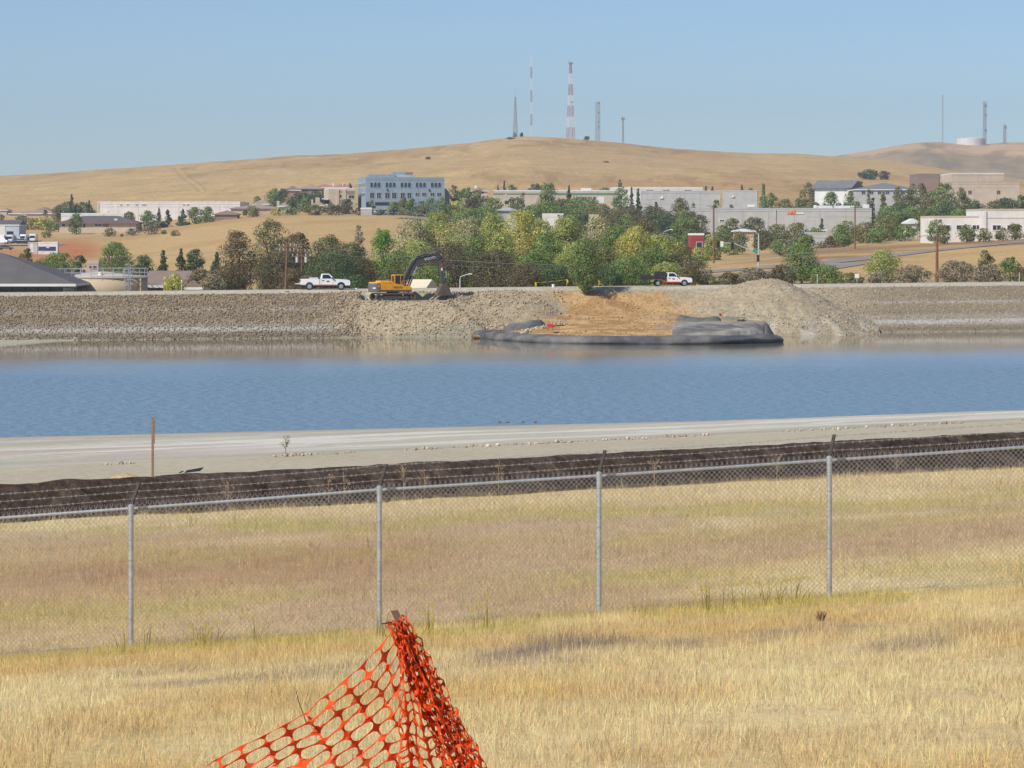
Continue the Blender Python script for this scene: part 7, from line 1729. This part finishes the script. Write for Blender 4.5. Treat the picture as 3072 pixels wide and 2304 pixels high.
# ---- parked cars
def car(name, label, px, d, rz, col, kind='car', group='cars parked among the far buildings'):
    x = XW(px, d); t = thing(name, label, 'van' if kind == 'van' else 'car', (x, d, gz(x, d) + .30), rz, group)
    m = MATS.get('paint_' + col) or pmat('paint_' + col, {'white': (.78, .78, .77), 'black': (.03, .03, .035), 'silver': (.45, .46, .47), 'brown': (.16, .13, .11)}[col], rough=.3, var=.04, spec=.5)
    if kind == 'car':
        b = MB(); b.prism([(-2.2, .3), (2.2, .3), (2.25, .7), (1.9, .85), (1.0, .95), (-1.6, 1.0), (-2.2, .9)], -.88, .88); b.build('body', m, t, bevel=.06)
        b = MB(); b.hexa([(-1.6, -.82, .95), (1.1, -.82, .95), (1.1, .82, .95), (-1.6, .82, .95), (-1.1, -.65, 1.42), (.35, -.65, 1.42), (.35, .65, 1.42), (-1.1, .65, 1.42)]); g = b.build('glasshouse', M_GLASS, t, bevel=.05)
        b = MB(); b.box(-1.05, .3, -.62, .62, 1.42, 1.47); b.build('roof_panel', m, g)
        hx = 1.35
    else:
        b = MB(); b.prism([(-2.9, .4), (2.6, .4), (2.65, 1.0), (2.0, 1.2), (1.5, 2.1), (1.4, 2.6), (-2.9, 2.6)], -1.0, 1.0); b.build('body', m, t, bevel=.06)
        b = MB(); b.add([(2.03, -.85, 1.25), (2.03, .85, 1.25), (1.56, .85, 2.05), (1.56, -.85, 2.05)], [(0, 1, 2, 3)]); b.build('windscreen', M_GLASS, t)
        hx = 1.8
    for xx in (-hx, hx):
        for s in (-1, 1):
            b = MB(); b.cyl((xx, s * .8 - .1, .33), .33, .2, 12, 'y'); b.build('wheel', M_RUBBER, t)
    for s in (-1, 1):
        b = MB(); b.box(2.16 if kind == 'car' else 2.58, 2.28 if kind == 'car' else 2.70, s * .62 - .16, s * .62 + .16, .62, .78); b.build('headlight', M_LAMP, t)
car('parked_car', 'white car parked at the blue office entrance', 1133, 1068, R(-75), 'white')
car('parked_car', 'silver car right of the white one at the office entrance', 1152, 1068, R(-80), 'silver')
car('parked_car', 'black car parked below the second office tree', 1181, 1046, R(-85), 'black')
car('parked_car', 'silver car between the second and third office trees', 1206, 1068, R(-80), 'silver')
car('parked_car', 'white car between the fourth and fifth office trees', 1267, 1072, R(-60), 'white')
car('parked_car', 'black car parked at the right end of the office lot', 1308, 1075, R(-70), 'black')
car('parked_truck', 'white van standing in the open garage door', 30, 957, R(-88), 'white', 'van', 'vehicles in the garage yard')
car('parked_car', 'black car parked right of the garage', 66, 950, R(-15), 'black', group='vehicles in the garage yard')
car('parked_truck', 'white van parked behind the black car by the garage', 73, 960, R(-100), 'white', 'van', 'vehicles in the garage yard')
car('parked_truck', 'tall white van parked farthest right of the garage', 100, 962, R(-92), 'white', 'van', 'vehicles in the garage yard')
car('parked_truck', 'white van at the left edge before the garage', 4, 948, R(-20), 'white', 'van', 'vehicles in the garage yard')
car('parked_car', 'dark brown car above the grey hip roof', 18, 885, R(5), 'brown', group='vehicles in the garage yard')
# ------------------------------------------------------------------ poles, wires, signals, towers
M_POLE = pmat('utility_pole_wood', (0.20, 0.12, 0.075), rough=.9, var=.25, scale=3); M_INS = pmat('insulator', (0.55, 0.56, 0.55), rough=.4, var=.05)
M_WIRE = pmat('power_cable', (0.30, 0.29, 0.27), rough=.6, var=.1)
G = 'utility poles'
def pole(label, px, ptop, d, arms=(), r=.16, lean=0, mat=None, transformer=False, zb=None):
    x = XW(px, d); z = gz(x, d) if zb is None else zb; H = ZW(ptop, d) - z
    t = thing('utility_pole', label, 'utility pole', (x, d, z), group=G)
    b = MB(); b.tube([(0, 0, -.3), (lean, 0, H)], [r, r * .72], 9); b.build('pole', mat or M_POLE, t)
    tips = []
    for (row, half) in arms:
        h = ZW(row, d) - z; w = half * d / F; xo = lean * h / H; b = MB(); b.box(xo - w, xo + w, -.18, -.06, h - .06, h + .06); a = b.build('crossarm', M_POLE, t)
        for q in (-.95, -.45, .45, .95):
            b = MB(); b.tube([(xo + q * w, -.12, h + .06), (xo + q * w, -.12, h + .34)], [.05, .09], 7); b.build('insulator', M_INS, a); tips.append(Vector((x + xo + q * w, d - .12, z + h + .34)))
        b = MB(); b.bar((xo, -.12, h - .9), (xo - w * .5, -.12, h - .06), .05); b.bar((xo, -.12, h - .9), (xo + w * .5, -.12, h - .06), .05); b.build('brace', M_POLE, t)
    if transformer:
        for q in (-.6, .6):
            b = MB(); h = ZW(transformer, d) - z; b.cyl((q, -.2, h - .5), .20, .75, 10); b.build('transformer', M_INS, t)
    return t, tips
pA, tA = pole('taller two-armed utility pole left of the pickup', 856, 728, 398, ((739, 24), (753, 22)), lean=.25, r=.19)
pB, tB = pole('shorter two-armed utility pole with transformers behind the pickup', 905, 748, 402, ((756, 24), (769, 28)), r=.15, transformer=776)
pC, tC = pole('small pole before the tall leafy tree behind the tank', 326, 762, 440, ((775, 16),), r=.14)
pD, tD = pole('tall plain pole left of the traffic signal', 2141, 614, 600, ((618, 22),), r=.22)
pE, tE = pole('tall pole before the front warehouse right end', 2565, 618, 690, ((622, 14),), r=.20)
pF, tF = pole('thick reddish pole on the right stretch of bank', 2811, 705, 440, ((712, 30),), r=.24, mat=pmat('reddish_pole', (0.26, 0.10, 0.055), rough=.9, var=.25, scale=3))
pG, tG = pole('short reddish post by the roadside near the white office', 2957, 700, 690, (), r=.14)
def wire(a, b, sag, label, r=.022):
    m = MB(); n = 26; m.tube([a.lerp(b, k / n) - Vector((0, 0, 4 * sag * (k / n) * (1 - k / n))) for k in range(n + 1)], r, 4); o = m.build('power_line', M_WIRE); tag(o, label, 'cable', 'overhead power lines')
wire(tA[3], tF[0], 3.6, 'overhead cable sagging across the tree belt to the reddish pole', .032)
wire(tA[7], tF[1], 3.9, 'lower overhead cable beside the main sagging one', .018)
wire(tC[3], tA[0], .5, 'overhead cable from the small pole to the taller two-armed pole', .024)
wire(tA[2], tB[0], .15, 'short overhead cable between the two-armed poles', .018)
# ---- street lamp behind the bank
M_LPOLE = pmat('lamp_pole_steel', (0.55, 0.57, 0.58), rough=.4, var=.06, metal=.3)
def lamp(label, px, prow, d, arm, zoff=0):
    x = XW(px, d); z = gz(x, d); H = ZW(prow, d) - z; t = thing('street_lamp', label, 'street lamp', (x, d, z), group='street lamps')
    b = MB(); b.tube([(0, 0, -.2), (0, 0, H - .5)], [.11, .08], 8); b.build('pole', M_LPOLE, t)
    b = MB(); b.tube([(0, 0, H - .5), (arm * .08, 0, H - .15), (arm * .4, 0, H), (arm * .85, 0, H + .22)], .05, 6); b.build('arm', M_LPOLE, t)
    b = MB(); b.hexa([(arm * .8, -.14, H + .10), (arm * 1.08, -.14, H + .12), (arm * 1.08, .14, H + .12), (arm * .8, .14, H + .10), (arm * .82, -.10, H + .27), (arm * 1.05, -.10, H + .25), (arm * 1.05, .10, H + .25), (arm * .82, .10, H + .27)]); b.build('lamp_head', M_INS, t)
lamp('street lamp right of the digger bucket with arm to the right', 1380, 826, 398, 1.5)
lamp('street lamp above the dark-bed truck among the trees', 1990, 692, 470, 1.4)
# ---- traffic signal
def signal():
    d = 560.0; x = XW(2276, d); z = gz(x, d); t = thing('traffic_signal', 'traffic signal mast with long arm over the road', 'traffic signal', (x, d, z))
    h = lambda row: ZW(row, d) - z
    q = lambda px: (px - 2276) * d / F
    b = MB(); b.tube([(0, 0, -.2), (0, 0, h(703))], [.20, .13], 10); b.build('pole', M_LPOLE, t)
    b = MB(); b.tube([(0, 0, h(703)), (q(2268), 0, h(697)), (q(2250), 0, h(690))], .07, 6); b.build('lamp_arm', M_LPOLE, t)
    b = MB(); b.box(q(2244), q(2252), -.15, .15, h(691), h(688)); b.build('lamp_head', M_INS, t)
    b = MB(); b.tube([(0, 0, h(762)), (q(2245), 0, h(748)), (q(2205), 0, h(731)), (q(2163), 0, h(727))], [.13, .11, .09, .06], 8); b.build('mast_arm', M_LPOLE, t)
    def head(px, row, back):
        b = MB(); xx = q(px); b.box(xx - .24, xx + .24, -.18, .14, h(row) - .65, h(row) + .65); hd = b.build('signal_head', M_BLACKP, t, bevel=.03)
        for k in (-.42, 0, .42):
            b = MB(); b.cyl((xx, -.30, h(row) + k), .15, .12, 12, 'y'); b.build('lens', M_BLACKP, hd)
        if back: b = MB(); b.box(xx + .26, xx + .95, -.06, .0, h(row) - .5, h(row) + .5); b.build('sign_plate', M_TRIM, t)
    head(2155, 732, True); head(2197, 737, False); head(2274, 775, False)
    b = MB(); b.box(q(2258), q(2272), -.24, -.20, h(757), h(749)); b.build('street_sign', pmat('sign_green', (0.02, 0.33, 0.25), rough=.4, var=.05), t)
signal()
def marker():
    x, d, z = on_road(2571, 7.0); t = thing('marker_post', 'small white marker box on a post at the bank edge', 'marker', (x, d, z)); b = MB(); b.tube([(0, 0, -.3), (0, 0, .9)], .04, 6); b.build('post', M_GALV, t); b = MB(); b.box(-.3, .3, -.12, .12, .75, 1.3); b.build('box', M_TRIM, t, bevel=.03)
marker()
for k, (px, lb) in enumerate(((2452, 'thin pale post left of the white marker box'), (3058, 'thin pale post at the right edge of the bank'), (545, 'thin pale post below the small pale-green tree'))):
    x, d, z = on_road(px, 7.5); t = thing('marker_post', lb, 'marker', (x, d, z)); b = MB(); b.tube([(0, 0, -.3), (0, 0, 1.2)], .06, 6); b.build('post', M_LPOLE, t); b = MB(); b.tube([(0, 0, 1.2), (0, 0, 1.28)], [.07, .03], 6); b.build('cap', M_LPOLE, t)

# ---- radio towers
M_TRED = pmat('tower_red', (0.48, 0.10, 0.08), rough=.6, var=.08); M_TWHITE = pmat('tower_white', (0.80, 0.80, 0.80), rough=.6, var=.05); M_TGREY = pmat('tower_grey', (0.34, 0.34, 0.34), rough=.6, var=.1)
def tower(label, px, ptop, d, wb, wt, nsec, mats, th=.35, spire=0, extras=(), base=None):
    x = XW(px, d); z = gz(x, d) if base is None else base; H = ZW(ptop, d) - z; W0, W1 = wb * d / F / 2, wt * d / F / 2
    t = thing('radio_tower', label, 'tower', (x, d, z), R(20), group='radio towers on the hills')
    Hl = H - spire
    nm = {id(M_TRED): 'red_section', id(M_TWHITE): 'white_section', id(M_TGREY): 'lattice_section'}
    for i in range(nsec):
        b = MB(); m = mats[i % len(mats)]; sub = 3 if nsec < 9 else 2
        for j in range(sub):
            f0, f1 = (i + j / sub) / nsec, (i + (j + 1) / sub) / nsec; a, c = W0 + (W1 - W0) * f0, W0 + (W1 - W0) * f1; z0, z1 = Hl * f0, Hl * f1
            cr = [(-1, -1), (1, -1), (1, 1), (-1, 1)]
            for k in range(4):
                p, q = cr[k], cr[(k + 1) % 4]
                b.bar((p[0] * a, p[1] * a, z0), (p[0] * c, p[1] * c, z1), th); b.bar((p[0] * a, p[1] * a, z0), (q[0] * c, q[1] * c, z1), th * .55); b.bar((q[0] * a, q[1] * a, z0), (p[0] * c, p[1] * c, z1), th * .55); b.bar((p[0] * c, p[1] * c, z1), (q[0] * c, q[1] * c, z1), th * .55)
        b.build(nm[id(m)], m, t)
    if spire: b = MB(); b.tube([(0, 0, Hl), (0, 0, H)], [th * .6, th * .25], 6); b.build('spire', mats[-1], t)
    for e in extras:
        hz = ZW(e[1], d) - z
        if e[0] == 'deck': b = MB(); w = e[2] * d / F / 2; b.box(-w, w, -w * .5, w * .5, hz - .5, hz + .5); b.tube([(-w * .5, 0, hz), (-w * .5, 0, hz + 2.2)], .3, 5); b.build('top_platform', M_TGREY, t)
        if e[0] == 'dish': b = MB(); w = e[2] * d / F / 2; b.cyl((0, -W0 - w * .6, hz), w, .8, 14, 'y', r2=w * .7); b.build('dish', M_TGREY, t)
        if e[0] == 'arm': b = MB(); w = e[2] * d / F; b.bar((0, 0, hz), (w, 0, hz), .8); b.build('antenna_arm', M_TGREY, t)
tower('grey tapered lattice tower, leftmost on the summit', 1546, 258, 2485, 12, 3, 8, (M_TGREY,), .17, spire=9)
tower('very thin tall red and white mast beside the grey tapered tower', 1594, 165, 2490, 3.0, 3.0, 7, (M_TWHITE, M_TRED), .10)
tower('large red and white striped lattice tower on the summit', 1712, 188, 2480, 20, 4.5, 7, (M_TRED, M_TWHITE), .20, extras=(('deck', 189, 14), ('arm', 306, 11)))
tower('straight grey lattice tower with dishes right of the striped tower', 1793, 306, 2480, 12, 10, 7, (M_TGREY,), .15, extras=(('dish', 309, 8), ('dish', 338, 6), ('dish', 365, 4), ('dish', 380, 6)))
tower('shortest thin mast at the right of the summit towers', 1869, 353, 2480, 4, 4, 6, (M_TGREY,), .13, extras=(('deck', 356, 12),))
def fz(px): return float(far_hill_z(np.array([px]))[0]) - 1
tower('thick grey mast behind the white tank on the far hill', 2954, 305, 4030, 8, 7, 6, (M_TGREY,), .30, base=fz(2954), extras=(('dish', 318, 10), ('dish', 345, 9), ('dish', 392, 9)))
tower('short grey mast right of the white tank on the far hill', 3014, 374, 4030, 7, 6, 4, (M_TGREY,), .25, base=fz(3014), extras=(('dish', 382, 9),))
tower('faint thin mast left of the white tank on the far hill', 2828, 285, 4030, 3, 3, 7, (M_TGREY,), .10, base=fz(2828))
def far_tank():
    d = 3960; x = XW(2913, d); z = ZW(437, d); Rr = 43 * d / F; h = (437 - 416) * d / F
    t = thing('storage_tank', 'large white storage tank on the far hill', 'tank', (x, d, z)); b = MB(); b.tube([(0, 0, -12), (0, 0, h)], Rr, 40); o = b.build('tank_wall', M_WALLW, t)
    b = MB(); b.tube([(0, 0, h), (0, 0, h + 1.2), (0, 0, h + 1.9)], [Rr, Rr * .55, .5], 40); b.build('tank_roof', M_WALLW, t)
far_tank()
for k, (px, row, w, lb) in enumerate(((3058, 441, 26, 'white house at the right edge of the far hill'), (2786, 459, 14, 'small pale house on the far hill slope'), (3005, 436, 20, 'grey house right of the tank on the far hill'))):
    d = 3900; x = XW(px, d); W = w * d / F; t = thing('far_house', lb, 'house', (x, d, ZW(row + 9, d)), group='houses on the far hill')
    b = MB(); b.box(-W / 2, W / 2, 0, 8, -14, 4.2); b.build('wall', M_WALLW if k != 2 else M_GREYW, t); b = MB(); b.add([(-W / 2 - .5, -.5, 4.2), (W / 2 + .5, -.5, 4.2), (W / 2 + .5, 8.5, 4.2), (-W / 2 - .5, 8.5, 4.2), (-W / 3, 4, 6.5), (W / 3, 4, 6.5)], [(0, 1, 5, 4), (1, 2, 5), (2, 3, 4, 5), (3, 0, 4)]); b.build('roof', M_ROOFTAN, t)

# ------------------------------------------------------------------ haze
def haze():
    m = bpy.data.materials.new('thin_haze'); m.use_nodes = True; nt = m.node_tree; nt.nodes.remove(nt.nodes['Principled BSDF'])
    v = nt.nodes.new('ShaderNodeVolumePrincipled'); v.inputs['Color'].default_value = (0.80, 0.88, 1.0, 1); v.inputs['Density'].default_value = 0.00013; v.inputs['Anisotropy'].default_value = 0.2
    nt.links.new(v.outputs[0], nt.nodes['Material Output'].inputs['Volume'])
    b = MB(); b.box(-2600, 2600, -20, 4700, -6, 210); o = b.build('haze', m); tag(o, kind='stuff')
HAZE = True
if HAZE: haze()
